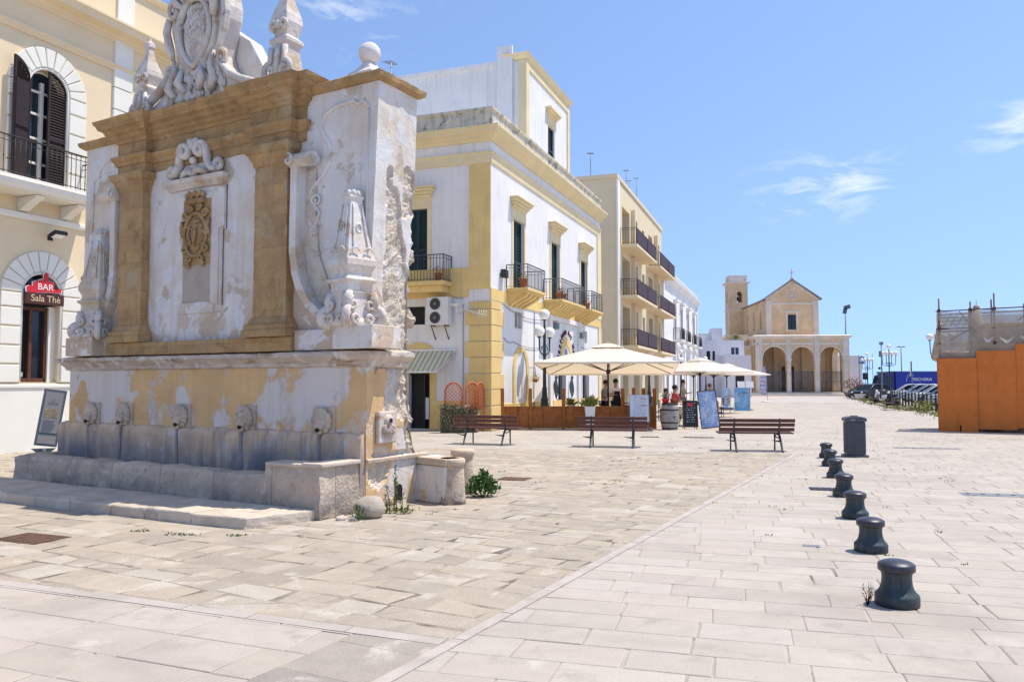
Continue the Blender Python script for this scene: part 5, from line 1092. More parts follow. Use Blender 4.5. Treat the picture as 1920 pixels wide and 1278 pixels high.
mb.box(NX0+.31,NX1,5.86,26,7,13.1); mb.box(NX1-.02,NX1,5.6,5.86,7.5,13.1); mb.prism([(NX0+.05,13.1),(NX1-.05,13.1),(cx,15.6)], 5.86, 6.1); mb.build('nave', m_ch, P5)
for a in sw: MB(Matrix.Translation((NX0,0,0)) @ SM).prism(a, .22, .25).build('side_window', m_ch, P5)
mb = MB(); mb.box(NX0-.03,NX0+.7,5.54,5.61,7.9,13.0); mb.box(NX1-.7,NX1+.03,5.54,5.61,7.9,13.0); mb.box(NX0+.7,NX1-.7,5.545,5.61,12.45,12.7)
for s in (-1,1):
    x = cx+s*(NX1-NX0)/2*1.02
    mb.prism([(x,12.95),(x,13.25),(cx,15.8),(cx,15.35)] if s > 0 else [(x,12.95),(cx,15.35),(cx,15.8),(x,13.25)], 5.52, 5.61)
mb.box(5.55,5.83,5.52,5.61,8.9,11.3); mb.box(6.99,7.27,5.52,5.61,8.9,11.3); mb.box(5.5,7.3,5.52,5.61,11.301,11.6); mb.box(5.5,7.3,5.5,5.61,8.7,8.899)
mb.build('gable_trim', m_chs, P5); MB().tube([(cx+.45*math.cos(2*math.pi*i/20),5.56,13.65+.45*math.sin(2*math.pi*i/20)) for i in range(20)], .09, 6, closed=True).sph((cx,5.6,13.65), .25, 10, 6, (1,.4,1), .3).build('rosette', m_chs, P5)
o = MB().box(5.84,6.98,5.78,5.8,9.0,11.05).build('gable_window', m_glass, P5); MB().box(6.38,6.44,5.72,5.77,9,11.05).box(5.84,6.98,5.72,5.77,9.98,10.04).build('window_bar', m_iron, o)
mb = MB()
for s in (-1,1):
    x = cx+s*((NX1-NX0)/2+.45); zt = 13.05
    pl = [(x,zt),(x,zt+.18),(cx,15.98),(cx,15.78)] if s > 0 else [(x,zt),(cx,15.78),(cx,15.98),(x,zt+.18)]
    mb.prism(pl, 5.2, 6.3)
mb.box(NX0-.25,NX1+.2,6.31,26.2,13.1,13.28)
mb.build('roof', M('grey_roof_tile', (.28,.24,.21), var=.2, vs=2), P5)
mb = MB(); mb.box(cx-.18,cx+.18,5.4,5.75,15.9,16.15); mb.box(cx-.05,cx+.05,5.5,5.6,16.151,17.35); mb.box(cx-.4,cx+.4,5.5,5.6,16.85,16.96); mb.build('cross', m_chs, P5)
tx0, tx1, ty0, ty1 = .82, 3.72, 20, 23
mb = MB(); bel = archp(2.05,2.85,14.2,15.95,10)
mb.wall(rect(tx0,tx1,7,17.2), [bel], .5, ty0); mb.wall(rect(tx0,tx1,7,17.2), [bel], .5, ty1-.5)
mb.M = Matrix.Translation((tx0,0,0)) @ SM; bs = archp(21.1,21.9,14.2,15.95,10); mb.wall(rect(ty0,ty1,7,17.2), [bs], .5); mb.M = Matrix.Translation((tx1-.5,0,0)) @ SM; mb.wall(rect(ty0,ty1,7,17.2), [bs], .5); mb.M = None
mb.box(tx0+.02,tx1-.02,ty0+.02,ty1-.02,6.9,13.9); mb.box(tx0+.02,tx1-.02,ty0+.02,ty1-.02,16.6,17.1); tw = mb.build('bell_tower', m_ch, P5)
mb = MB(); mb.mould([(tx0,ty0),(tx1,ty0),(tx1,ty1),(tx0,ty1)], [(-.1,17.1),(.1,17.1),(.3,17.25),(.42,17.32),(.42,17.42),(-.1,17.5)], closed=True); mb.build('tower_cornice', m_chs, tw); mb = MB(); mb.mould([(tx0+.1,ty0+.1),(tx1-.1,ty0+.1),(tx1-.1,ty1-.1),(tx0+.1,ty1-.1)], [(-.3,17.45),(.02,17.45),(.02,18.3),(.08,18.36),(.08,18.45),(-.3,18.5)], closed=True); mb.box(tx0+.2,tx1-.2,ty0+.2,ty1-.2,17.4,18.45); mb.build('tower_parapet', m_chs, tw); mb = MB(); mb.mould([(tx0,ty0),(tx1,ty0),(tx1,ty1),(tx0,ty1)], [(-.02,12.9),(.1,13.0),(.1,13.15),(-.02,13.2)], closed=True); mb.build('tower_string_course', m_chs, tw)
MB().lathe([(.32,0),(.28,.1),(.2,.4),(.12,.6),(.03,.68)], (2.45,21.5,14.6), 14).tube([(2.45,21.5,15.25),(2.45,21.5,16.0)], .03, 5).box(2.0,2.9,21.42,21.58,15.5,15.62).build('bell', m_iron, tw)
mb = MB(); mb.box(-1.7,-.05,1.5,5,0,6.6); mb.prism([(-1.7,6.6),(-.05,6.6),(-.05,7.4),(-1.1,7.9),(-1.7,8.3)], 3.5, 6); mb.box(-2.6,2.9,6.5,19.9,0,8.0); mb.build('side_chapel', m_ch, P5)
an_ = T('plain_annex', 'plain beige annex wall to the right of the church portico', 'building', (44.6,108,0), -3.7); mb = MB(); mb.box(0,3.3,2,9,0,5.2); mb.build('wall', m_low, an_); MB().box(-.1,3.4,1.9,9,5.201,5.35).build('coping', m_chs, an_)
# ---------------------------------------------------------------- bollards, bin, benches
def bollard():
    t = T('cast_iron_bollard', '', 'bollard', (0,0,0), 0, 'cast iron bollards in a row')
    prof = [(.165,0),(.178,.012),(.178,.085),(.170,.10),(.150,.118),(.135,.145),(.124,.185),(.119,.225),(.120,.262),(.127,.285),(.130,.292)]
    MB().lathe(prof, n=28).build('body', m_castiron, t)
    MB().lathe([(.130,.288),(.147,.298),(.150,.303),(.150,.348),(.145,.357),(.120,.373),(.08,.386),(.04,.392),(.005,.393)], n=28).build('cap', M('purple_black_cast_iron', (.035,.034,.045), r=.38, var=.35, vs=9, pat=[((.09,.09,.10), 7, .58, .7)], spec=.5, bump=.15, bs=60) if 'purple_black_cast_iron' not in bpy.data.materials else bpy.data.materials['purple_black_cast_iron'], t)
    return t
def at(px, dep): return ((px-960)/1500*dep, dep)
bl_ = [(1671,5.88,'nearest and largest bollard, with a dry weed at its foot'), (1625,7.72,'second bollard from the front, dark green cast iron'), (1597,9.6,'third bollard, with scratched pale marks low on its body'), (1577,11.45,'fourth bollard, next to a dark square cover in the paving'), (1563,13.7,'fifth bollard, midway along the row before the bin'), (1552,15.6,'sixth bollard, second from the far end of the row'), (1546,17.3,'farthest bollard, beside the grey litter bin')]
b0 = None
for px, d, lab in bl_:
    x, y = at(px, d)
    b = bollard() if b0 is None else dup(b0, (x,y,0), rnd.uniform(0,90)); b0 = b0 or b; b.scale = (.85,.85,.83); b.rotation_euler = (rnd.uniform(-.02,.02), rnd.uniform(-.02,.02), rnd.uniform(0,6))
    b.location = (x,y,0); b['label'] = lab
sx, sy = at(1597, 9.6)
dw_ = T('dry_weed', 'dry twiggy weed growing at the foot of the nearest bollard', 'weed', (2.56,5.86,0)); mb = MB(); l_ = MB()
for k in range(6):
    tip = Vector((rp.uniform(-.05,.04), rp.uniform(-.04,.04), rp.uniform(.07,.17))); mb.tube([(0,0,0), tip*.5+Vector((.01,0,0)), tip], [.004,.003,.001], 4)
    for i in range(8): leafcloud(l_, tip*rp.uniform(.3,1), .012, 1, .025, rp, asp=.25)
mb.build('stem', m_hair, dw_); l_.build('leaves', m_leafr, dw_)
x, y = at(1599, 17.6)
bn = T('litter_bin', 'grey ribbed metal litter bin with domed lid on a base plate', 'litter bin', (x,y,0), -12)
mb = MB(); mb.box(-.19,.19,-.17,.17,.05,.76)
for i in range(9): u = -.165+.33*i/8; mb.box(u-.010,u+.010,-.182,-.17,.09,.74); mb.box(u-.010,u+.010,.17,.182,.09,.74)
for i in range(8): u = -.145+.29*i/7; mb.box(-.202,-.19,u-.010,u+.010,.09,.74); mb.box(.19,.202,u-.010,u+.010,.09,.74)
bo = mb.build('bin_body', m_bin, bn, .012); MB().box(-.25,.25,-.2,.2,0,.045).build('base_plate', m_bin, bn, .008)
mb = MB(); mb.prism([(-.215,.765),(.215,.765),(.225,.80),(.225,.84),(.15,.868),(0,.88),(-.15,.868),(-.225,.84),(-.225,.80)], -.195, .195); mb.box(-.07,.07,-.05,.05,.87,.895); mb.build('bin_lid', m_bin, bn, .012)
MB().box(-.10,-.02,-.1995,-.196,.78,.83).build('bin_badge', m_steel, bn)
def bench(proto=None):
    t = T('park_bench', '', 'bench', (0,0,0), 0, 'slatted benches in front of the terrace')
    for i, (z, y) in enumerate(((.515,-.02),(.625,-.06),(.725,-.10))):
        MB().obox((0,y,z), 1.74, .026, .085, (R(18),0,0)).build('back_slat', m_bench, t, .006)
    for y in (.02,.135,.25,.365): MB().box(-.87,.87,y,y+.10,.405+(y*.04),.435+(y*.04)).build('seat_slat', m_bench, t, .006)
    for x in (-.52,.52):
        mb = MB(); mb.tube([(x,-.36,.0),(x,-.31,.03),(x,-.20,.20),(x,-.09,.33),(x,.0,.40)], [.022,.024,.026,.028,.028], 6); mb.tube([(x,.0,.38),(x,-.0,.45),(x,-.045,.58),(x,-.09,.70),(x,-.115,.775)], [.026,.024,.022,.02,.016], 6)
        mb.tube([(x,-.02,.385),(x,.2,.395),(x,.42,.40)], .022, 6); mb.tube([(x,.42,.40),(x,.43,.2),(x,.44,0)], [.024,.019,.02], 6)
        mb.tube([(x-.01,-.14,.25),(x-.10,-.17,.255),(x-.22,-.19,.275)], [.026,.018,.004], 6)
        mb.tube([(x,-.06,.36),(x,.1,.30),(x,.3,.33),(x,.42,.38)], .014, 5); mb.build('leg_frame', m_castiron, t)
    return t
bp = None
for (px, d, r_, lab) in ((912,21.0,-17,'red brown slatted bench in front of the trellis screens'), (1147,20.15,-11,'slatted bench in front of the terrace fence with the white planter'), (1416,18.95,-5,'slatted bench before the blue menu board, nearest to the bin')):
    x, y = at(px, d); b = bench() if bp is None else dup(bp, (x,y,0), r_); bp = bp or b; b.location = (x,y,0); b.rotation_euler = (0,0,R(r_)); b['label'] = lab
for (x, y, lab) in ((22.6,47.6,'nearest small bench facing the sea beside the overgrown verge'), (27.4,60.2,'second small bench by the car park fence'), (33.2,74.5,'farthest small bench by the car park fence, near the dark car')):
    b = dup(bp, (x,y,0), 72, lab, 'small benches by the car park')
# ---------------------------------------------------------------- information board by the fountain
inf = T('information_board', 'tilted dark framed information board on a short post by the fountain', 'information board', (-8.28,13.75,0), 31)
inf.location = (-8.5,14.6,0); inf.rotation_euler = (0,0,R(28))
def tilt(o): o.rotation_euler = (R(-8), R(8), 0); o.location = (0,0,.30); return o
f = tilt(MB().box(-.185,.185,-.03,.02,0.16,1.20).build('board_frame', m_info, inf, .008))
MB().box(-.145,.145,-.036,-.031,.40,1.15).box(-.145,.145,-.036,-.031,.20,.35).build('board_face', m_infop, f)
MB().box(-.115,-.015,-.040,-.037,.68,.84).box(.01,.11,-.040,-.037,.68,.84).build('board_picture', m_photo, f)
mb = MB(); [mb.box(-.11,.11-rp.uniform(0,.07),-.0395,-.037,.62-.018*i,.627-.018*i) for i in range(12)]; [mb.box(-.08,.08,-.0395,-.037,z,z+.008) for z in (.92,.95)]; mb.box(-.02,.02,-.0395,-.037,.98,1.02); mb.build('board_text', m_ink, f)
MB().tube([(0,0,0),(0,0,.30),(.0,.0,.42)], [.035,.035,.05], 8).prism([(-.2,.42),(-.06,.30),(.06,.30),(.2,.42)], -.02, .02).box(-.09,.09,-.09,.09,0,.02).build('post', m_info, inf)
# ---------------------------------------------------------------- street lamps
def lamp(label, x, y, H, arms=2, rot=0, group='ornate globe street lamps', s=1.0):
    t = T('street_lamp', label, 'street lamp', (x,y,0), rot, group)
    k = H/4.4
    MB().lathe([(.30,0),(.30,.18),(.22,.26),(.20,.60),(.26,.66),(.16,.76),(.13,.95),(.15,1.0),(.11,1.06),(.085,1.35),(.10,1.40),(.07,1.46),(.055,2.6*k),(.08,2.65*k),(.06,2.72*k),(.05,3.3*k),(.07,3.34*k),(.05,3.4*k),(.035,4.0*k-.05),(.08,4.0*k)], n=12).build('lamp_post', m_castiron, t)
    gr = .205
    tops = [(0,0,H-gr)]
    for i in range(arms):
        a = 2*math.pi*i/arms+.5; c, s_ = math.cos(a), math.sin(a); rr_ = .40 if arms == 2 else .62; zc = H-.86
        mb = MB(); z0 = 2.72*k
        mb.tube([(0,0,z0),(c*rr_*.5,s_*rr_*.5,z0-.02),(c*rr_*.95,s_*rr_*.95,z0+.12),(c*rr_,s_*rr_,zc-gr)], .030, 7)
        mb.tube([(c*q*rr_, s_*q*rr_, z0+.05+h) for q, h in ((.1,.12),(.3,.22),(.5,.2),(.55,.1),(.42,.06))], .018, 5); mb.lathe([(.03,0),(.09,.06),(.10,.09)], (c*rr_,s_*rr_,zc-gr-.05), 10); mb.build('arm', m_castiron, t)
        tops.append((c*rr_, s_*rr_, zc))
    for p in tops: MB().sph(p, gr, 18, 12).build('globe', m_globe, t)
    return t
lamp('nearest ornate lamp with three white globes, beside the wooden terrace fence', 1.22, 30.0, 4.38, 2, 30)
for (px, d, lab) in ((1217,52,'three globe lamp rising behind the largest umbrella, before the apartment balconies'), (1277,67,'three globe lamp in front of the white palazzo'), (1323,84,'farthest three globe lamp, in front of the low white house')):
    x, y = at(px, d); lamp(lab, x, y, 4.4, 2, 40)
for (px, d, lab) in ((1667,75,'five globe lamp rising above the parked cars and blue truck'), (1626,96,'farthest globe lamp, right of the church by the planters'), (1765,48,'globe lamp half hidden behind the scaffold netting')):
    x, y = at(px, d); lamp(lab, x, y, 5.25, 4, 15, 'tall globe lamps by the car park')
# ---------------------------------------------------------------- terrace: fence, planters, umbrellas, boards, tables
fn = T('terrace_fence', 'orange stained timber fence with tall posts round the restaurant terrace', 'fence', (-.33,27.75,0), 4.5)
Lf = 5.45; posts = [0,.97,2.13,4.22,5.35]
for a, b in zip(posts, posts[1:]): MB().box(a+.05,b-.05,-.02,.02,.06,.76).box(a+.05,b-.05,-.03,.03,.76,.80).build('panel', m_fence, fn, .004)
for x in posts: MB().box(x-.055,x+.055,-.055,.055,0,1.42).build('post', m_fence, fn, .006)
for i, (a, b) in enumerate(((0,1.6),(1.6,3.2))): MB().box(5.33,5.37,a+.06,b-.06,.06,.76).build('panel', m_fence, fn)
for y in (1.6,3.2): MB().box(5.295,5.405,y-.055,y+.055,0,1.42).build('post', m_fence, fn)
hs_ = T('trellis_hedge', 'low dry looking hedge planter under the arched trellis screens', 'hedge', (-2.32,25.75,0), 0)
l_ = MB(); l2_ = MB(); core = MB(); core.box(.02,.86,.05,.35,0,.80).box(.76,1.20,.36,1.0,0,.80)
for i in range(2600):
    if rp.random() < .66: p = (rp.uniform(0,.9), rp.choice([rp.uniform(-.02,.06), rp.uniform(.0,.4)]), rp.uniform(.02,.88))
    else: p = (rp.uniform(.82,1.24), rp.uniform(.3,1.0), rp.uniform(.02,.88))
    leafcloud(l_ if rp.random() < .62 else l2_, p, .02, 1, .075, rp)
l2_.build('leaves', M('pale_dry_leaf', (.36,.34,.25), r=.8, var=.4, vs=22, bump=0, grain=0), hs_); core.build('hedge_core', m_leafd, hs_); l_.build('leaves', M('grey_olive_leaf', (.10,.10,.05), r=.7, var=.6, vs=26, pat=[((.34,.32,.24), 30, .56, .62), ((.04,.05,.02), 24, .55, .62)], bump=0, grain=0), hs_)
def trellis(label, loc, rot):
    t = T('trellis_screen', label, 'trellis', loc, rot, 'arched trellis screens by the corner building')
    W_, z0, zt = .56, .74, 1.62; r_ = W_/2; sp_ = zt-r_*1.15
    out_ = [(-r_,z0)]+[(-r_*math.cos(math.pi*i/14), sp_+r_*1.15*math.sin(math.pi*i/14)) for i in range(15)]+[(r_,z0)]
    MB().tube([(p[0],0,p[1]) for p in out_], .030, 5).build('arch_frame', m_trel, t)
    mb = MB()
    def inside(x, z): return abs(x) < r_ and z > z0 and (z < sp_ or (x/r_)**2+((z-sp_)/(r_*1.15))**2 < 1)
    for sg in (-1,1):
        c = -1.6
        while c < 2.6:
            seg = []
            for i in range(61):
                x = -r_+W_*i/60; z = z0+c+sg*x
                if inside(x, z): seg.append((x, .008*sg, z))
            if len(seg) > 3: mb.tube([seg[0], seg[-1]], .014, 4)
            c += .125
    mb.build('lattice', m_trel, t); MB().box(-r_,-r_+.04,-.02,.02,0,z0).box(r_-.04,r_,-.02,.02,0,z0).build('leg', m_trel, t)
trellis('widest arched terracotta trellis screen, facing the square beside the side door', (-1.88,25.85,0), 3)
trellis('narrower seeming arched trellis turned sideways, in the middle of the three screens', (-1.30,26.08,0), 46); trellis('trellis screen turned nearly edge on, against the yellow quoin', (-1.05,26.42,0), 60)
def planter(label, x, y, z, w_, h, leafm, n, size, spread=.3, group=None):
    t = T('white_planter', label, 'planter', (x,y,z), 0, group); MB().lathe([(w_*.62,0),(w_*.95,h),(w_*1.02,h),(w_*1.02,h+.03),(w_*.85,h+.03),(w_*.8,h-.02)], (0,0,0), 4, False, math.pi/4).build('pot', m_pot, t, .01)
    l_ = MB(); q = random.Random(int(x*99)); 
    for i in range(n):
        a = q.uniform(0,6.28); e = q.uniform(.3,1.5); ln_ = spread*q.uniform(.5,1.2); d = Vector((math.cos(a)*math.cos(e), math.sin(a)*math.cos(e), math.sin(e)))*ln_; s_ = Vector((-math.sin(a), math.cos(a),0))*size
        b_ = Vector((q.uniform(-w_*.4,w_*.4), q.uniform(-w_*.4,w_*.4), h)); l_.add([b_-s_*.3, b_+d*.55+Vector((0,0,.03))-s_, b_+d, b_+d*.55+Vector((0,0,.03))+s_], [(0,1,2,3)])
    l_.build('leaves', leafm, t); return t
planter('square tapered white planter with yellow green plant at the terrace fence', 2.68, 27.62, .0, .26, .78, m_leafy, 170, .03, .42)
planter('white flower pot of leafy plants just inside the fence, left of the white planter', 2.1, 28.5, .25, .2, .55, m_leafy, 100, .03, .3)
def umbrella(label, x, y, half_, zr, zt, rot, tl=0):
    t = T('terrace_umbrella', label, 'umbrella', (x,y,0), rot, 'cream canvas terrace umbrellas')
    mb = MB(); n = 10; vs = []; fs = []
    k = 24
    rings = 7
    for i in range(rings+1):
        q = i/rings
        for j in range(k):
            s_ = 4*j/k; e = int(s_); f = s_-e
            cs_ = [(-1,-1),(1,-1),(1,1),(-1,1)]; a, b = cs_[e % 4], cs_[(e+1) % 4]; px, py = a[0]+(b[0]-a[0])*f, a[1]+(b[1]-a[1])*f
            sag = -.05*math.sin(math.pi*f*2 if f < .5 else math.pi*(2*f-1))*q*(1-q)*1.6
            q2 = .06+.94*q
            vs.append((px*half_*q2, py*half_*q2, zt-(zt-zr)*(q**.92)+sag-py*half_*q2*tl))
    for i in range(rings):
        for j in range(k): fs.append((i*k+j, i*k+(j+1)%k, (i+1)*k+(j+1)%k, (i+1)*k+j))
    mb.add(vs, fs, True)
    o = mb.build('canopy', m_canv, t)
    vl = MB(); 
    for j in range(k):
        a = vs[rings*k+j]; b = vs[rings*k+(j+1)%k]; vl.add([a,b,(b[0]*1.003,b[1]*1.003,b[2]-.065),(a[0]*1.003,a[1]*1.003,a[2]-.065)], [(0,1,2,3)])
    vl.build('valance', m_canv, o)
    vt = MB(); vt.lathe([(half_*.24*1.41,zt-.10),(half_*.12*1.41,zt+.02),(.04,zt+.08)], n=4, rot=math.pi/4, sm=False); vt.build('vent_cap', m_canv, o)
    MB().tube([(0,0,0),(0,0,zt-.05)], .038, 8).build('pole', m_iron, t); MB().lathe([(.45,0),(.45,.06),(.1,.1)], n=16).build('base', m_iron, t)
    rb = MB()
    for j in range(8):
        a = 2*math.pi*j/8+math.pi/4; L_ = half_*(1.41 if j % 2 == 0 else 1.0); c, s_ = math.cos(a), math.sin(a)
        rb.tube([(c*.05,s_*.05,zt-.10),(c*L_*.97,s_*L_*.97,zr-.01-s_*L_*tl)], .016, 4); rb.tube([(c*.05,s_*.05,zr-.12),(c*L_*.5,s_*L_*.5,(zt+zr)/2-.07-s_*L_*.5*tl)], .016, 4)
    rb.lathe([(.07,zr-.2),(.07,zr-.05)], n=8); rb.build('rib', m_iron, t)
umbrella('largest and nearest cream umbrella, over the terrace with the waiters', 3.55, 29.6, 2.45, 2.15, 3.0, -9, .07)
for (px, d, h, zr, zt, rot, lab) in ((1312,38.5,1.8,2.15,2.75,38,'second cream umbrella, over the tables behind the barrel'), (1338,43,1.7,2.1,2.62,44,'cream umbrella between the second and the farthest one'), (1362,50,1.9,2.15,2.75,40,'farthest cream umbrella, before the church corner'), (1300,45,1.7,2.12,2.65,42,'cream umbrella nearest the shop fronts, half hidden behind the others')):
    x, y = at(px, d); umbrella(lab, x, y, h, zr, zt, rot)
def board(label, x, y, rot, w_, h, tiltd, mat, framem, z0=.05, wr=None, legs=True, cat='menu board', frame=.03):
    t = T('menu_board', label, cat, (x,y,0), rot, 'boards standing in front of the terraces')
    def P_(o): o.rotation_euler = (R(-tiltd),0,0); o.location = (0,0,z0); return o
    f = P_(MB().box(-w_/2,w_/2,-.012,.012,0,h).build('board_panel', mat, t))
    if frame: P_(MB().box(-w_/2-frame,-w_/2,-.022,.016,0-frame,h+frame).box(w_/2,w_/2+frame,-.022,.016,-frame,h+frame).box(-w_/2,w_/2,-.022,.016,h,h+frame).box(-w_/2,w_/2,-.022,.016,-frame,0).build('board_frame', framem, t))
    if wr:
        mb = MB(); q = random.Random(int(x*77)); 
        for i in range(wr[0]):
            z = h*(.92-.84*i/wr[0]); a = -w_*.36+q.uniform(0,w_*.12)
            while a < w_*.3:
                l = q.uniform(.03,.12)*w_*1.4; mb.box(a,min(a+l,w_*.42),-.0145,-.0125,z,z+wr[1]*q.uniform(.6,1.3)); a += l+.04
        P_(mb.build('writing', wr[2], t))
    if legs:
        mb = MB(); e = math.sin(R(tiltd))*h; hh = z0+math.cos(R(tiltd))*h
        for s_ in (-1,1):
            mb.tube([(s_*w_*.45,e*.95,hh*.97),(s_*w_*.45,e*1.0+.30,0)], .018, 4); mb.tube([(s_*w_*.45,-.01,0),(s_*w_*.45,0.01,z0+.02)], .018, 4)
        mb.build('leg', framem, t)
    return t
board('white menu board with red headings leaning on the terrace fence end', 4.35, 27.35, 6, .66, .92, 5, m_paper, m_steel, .28, (17,.012,m_ink), frame=.012)
t = bpy.data.objects['menu_board']; mb = MB()
for z in (.78,.55,.16): mb.box(.05,.27,-.0165,-.0125,z,z+.018)
r_ = mb.build('red_heading', m_red, t); r_.rotation_euler = (R(-5),0,0); r_.location = (0,0,.28)
ab = board('black chalkboard on an easel between the barrel and the tall blue board', 6.22, 27.95, -4, .46, .88, 12, m_black, m_brownwood, .10, (9,.02,M('chalk_writing', (.45,.55,.60), bump=0)))
mb = MB().prism([(.09*math.cos(2*math.pi*i/14), .76+.06*math.sin(2*math.pi*i/14)) for i in range(14)], -.016, -.0125); r_ = mb.build('red_badge', m_red, ab); r_.rotation_euler = (R(-12),0,0); r_.location = (0,0,.10)
board('tall pale blue menu board in a wooden frame, leaning beside the chalkboard', 6.98, 28.15, -14, .60, 1.28, 9, m_blueb, m_brownwood, .06, (15,.022,m_signw))
tt = [o for o in bpy.data.objects if o.name.startswith('menu_board')][-1]; tt.rotation_euler = (0,R(-7),R(-14))
x, y = at(1361, 42); t = board('rounded surfboard shaped pale blue menu sign between two blue boards', x, y, 0, .5, .05, 0, m_blueb, m_steel, .3, None, False, frame=0)
MB().prism([(.26*math.sin(2*math.pi*i/24), .95+.62*math.cos(2*math.pi*i/24)*(1 if math.cos(2*math.pi*i/24) < 0 else .7)) for i in range(24)], -.02, .0).build('oval_panel', m_blueb, t); MB().tube([(-.2,.02,.9),(-.24,.2,0)], .016, 4).tube([(.2,.02,.9),(.24,.2,0)], .016, 4).build('leg', m_steel, t)
mb = MB(); [mb.sph((rp.uniform(-.15,.15),-.02,rp.uniform(.6,1.2)), .06, 8, 5, (1,.1,1)) for _ in range(6)]; mb.build('sign_picture', m_sand, t)
x, y = at(1390, 45); t = board('bright sea blue menu board with two text columns, farthest of the boards', x, y, -2, .82, 1.28, 3, m_blue2, m_signw, .06, (20,.02,M('pale_blue_writing', (.52,.66,.80), bump=0)), frame=.012)
mb = MB(); [mb.box(.02+.09*i,.08+.09*i,-.016,-.0125,1.02,1.10) for i in range(4)]; mb.build('dark_heading', m_ink, t)
x, y = at(1397, 47); t = T('music_stand_menu', 'pair of white open menu holders on black stands above the sea blue board', 'menu stand', (x,y,0)); 
for s_ in (-1,1): MB().obox((s_*.26,0,1.52), .42, .03, .38, (R(-14),0,0)).build('menu_page', m_signw, t); MB().tube([(s_*.26,.05,1.4),(s_*.26,.05,.03)], .02, 5).lathe([(.2,0),(.2,.03),(.03,.05)], (s_*.26,.05,0), 10).build('stand', m_iron, t)
# barrel with flowers
br = T('wine_barrel', 'grey oak wine barrel with iron hoops at the terrace entrance', 'barrel', (5.45,27.75,0))
mb = MB(); mb.lathe([(.26,0),(.285,.12),(.315,.3),(.325,.45),(.315,.6),(.285,.78),(.26,.9),(.24,.9),(.24,.87)], n=26); mb.build('barrel_body', m_barrel, br)
for z, r_ in ((.03,.272),(.22,.308),(.66,.308),(.86,.275)): MB().lathe([(r_,z),(r_+.004,z+.05)], n=26).build('hoop', m_iron, br)
bu = MB().lathe([(.03,0),(.03,.012)], n=10).build('bung', m_dark, br); bu.location = (.1,-.31,.45); bu.rotation_euler = (R(90),0,0)
for (x, y, lab, m_, lf) in ((5.30,27.7,'red flower box of plants on the left of the barrel top', m_red, m_leaf), (5.60,27.8,'orange flower pot on the right of the barrel top', m_trel, M('red_petal', (.45,.08,.06), var=.5, vs=20, bump=0))):
    t = T('barrel_flowers', lab, 'flower pot', (x,y,.905), 0, 'flower pots on the barrel'); MB().lathe([(.09,0),(.13,.14),(.14,.16)], n=12).build('pot', m_, t); l_ = MB(); leafcloud(l_, (0,0,.24), .16, 110, .07, rp); l_.build('leaves', lf, t)
# tables and chairs
def table(label, x, y, w_, d_, cloth, mat, rot=0):
    t = T('terrace_table', label, 'table', (x,y,0), rot, 'terrace tables'); MB().box(-w_/2,w_/2,-d_/2,d_/2,.71,.74).build('tabletop', mat, t, .006)
    mb = MB(); [mb.tube([(sx_*w_*.4,sy_*d_*.4,0),(sx_*w_*.4,sy_*d_*.4,.71)], .02, 5) for sx_ in (-1,1) for sy_ in (-1,1)]; mb.build('leg', m_iron, t)
    if cloth:
        a, b = w_/2+.01, d_/2+.01; c = T('table_cloth', 'cream white cloth hanging in points from ' + label, 'tablecloth', (x,y,0), rot, 'cream table cloths')
        MB().add([(-a,-b,.745),(a,-b,.745),(a,b,.745),(-a,b,.745),(0,-b-.05,.26),(a+.05,0,.26),(0,b+.05,.26),(-a-.05,0,.26)], [(0,1,2,3),(0,4,1),(1,5,2),(2,6,3),(3,7,0)]).build('cloth', m_cloth, c)
def chair(label, x, y, rot):
    t = T('terrace_chair', label, 'chair', (x,y,0), rot, 'dark terrace chairs'); MB().box(-.2,.2,-.2,.2,.43,.46).build('seat', m_shut_b, t); mb = MB()
    for i in range(4): mb.box(-.2,.2,.19,.215,.55+.09*i,.60+.09*i)
    mb.build('backrest', m_shut_b, t)
    for sx_ in (-1,1):
        for sy_ in (-1,1): MB().tube([(sx_*.18,sy_*.18,0),(sx_*.18,sy_*.19,.9 if sy_ > 0 else .43)], .015, 5).build('leg', m_iron, t)
table('the table behind the chalkboard', 6.55, 30.2, 1.0, 1.0, True, m_cloth, 40)
table('the dark table inside the fence near the lamp', 1.7, 29.2, .8, .8, False, m_info); table('the dark table under the largest umbrella', 3.2, 29.6, .8, .8, False, m_info); table('the dark table behind the menu board with red headings', 4.4, 29.8, .8, .8, False, m_info); table('the table beyond the barrel, near the shop fronts', 7.0, 34.5, .8, .8, False, m_pot); table('the far table under the second umbrella', 9.3, 38.5, .8, .8, False, m_pot)
for i, (x, y, r_, lab) in enumerate(((1.0,29.2,90,'dark slatted chair at the table nearest the lamp, on its left'), (2.35,29.3,-90,'dark slatted chair at the table nearest the lamp, on its right'), (3.9,29.5,-95,'dark chair at the table under the largest umbrella'), (4.4,30.4,180,'dark chair behind the menu board table'), (5.95,29.6,60,'dark chair beside the cream covered table, behind the barrel'), (6.5,34.4,90,'dark chair beyond the barrel by the shop fronts'), (9.9,38.4,-90,'far dark chair under the second umbrella'))): chair(lab, x, y, r_)
gl = random.Random(4)
for (x, y, lab) in ((3.1,29.5,'wine glasses on the table under the largest umbrella'), (4.3,29.7,'wine glasses on the table behind the menu board')):
    t = T('wine_glass', lab, 'glass', (x,y,.741), 0, 'wine glasses on the terrace tables'); MB().lathe([(.03,0),(.006,.01),(.006,.08),(.035,.12),(.03,.19)], (0,0,0), 10).lathe([(.03,0),(.006,.01),(.006,.08),(.035,.12),(.03,.19)], (.15,.05,0), 10).build('glass_bowl', m_paper, t)
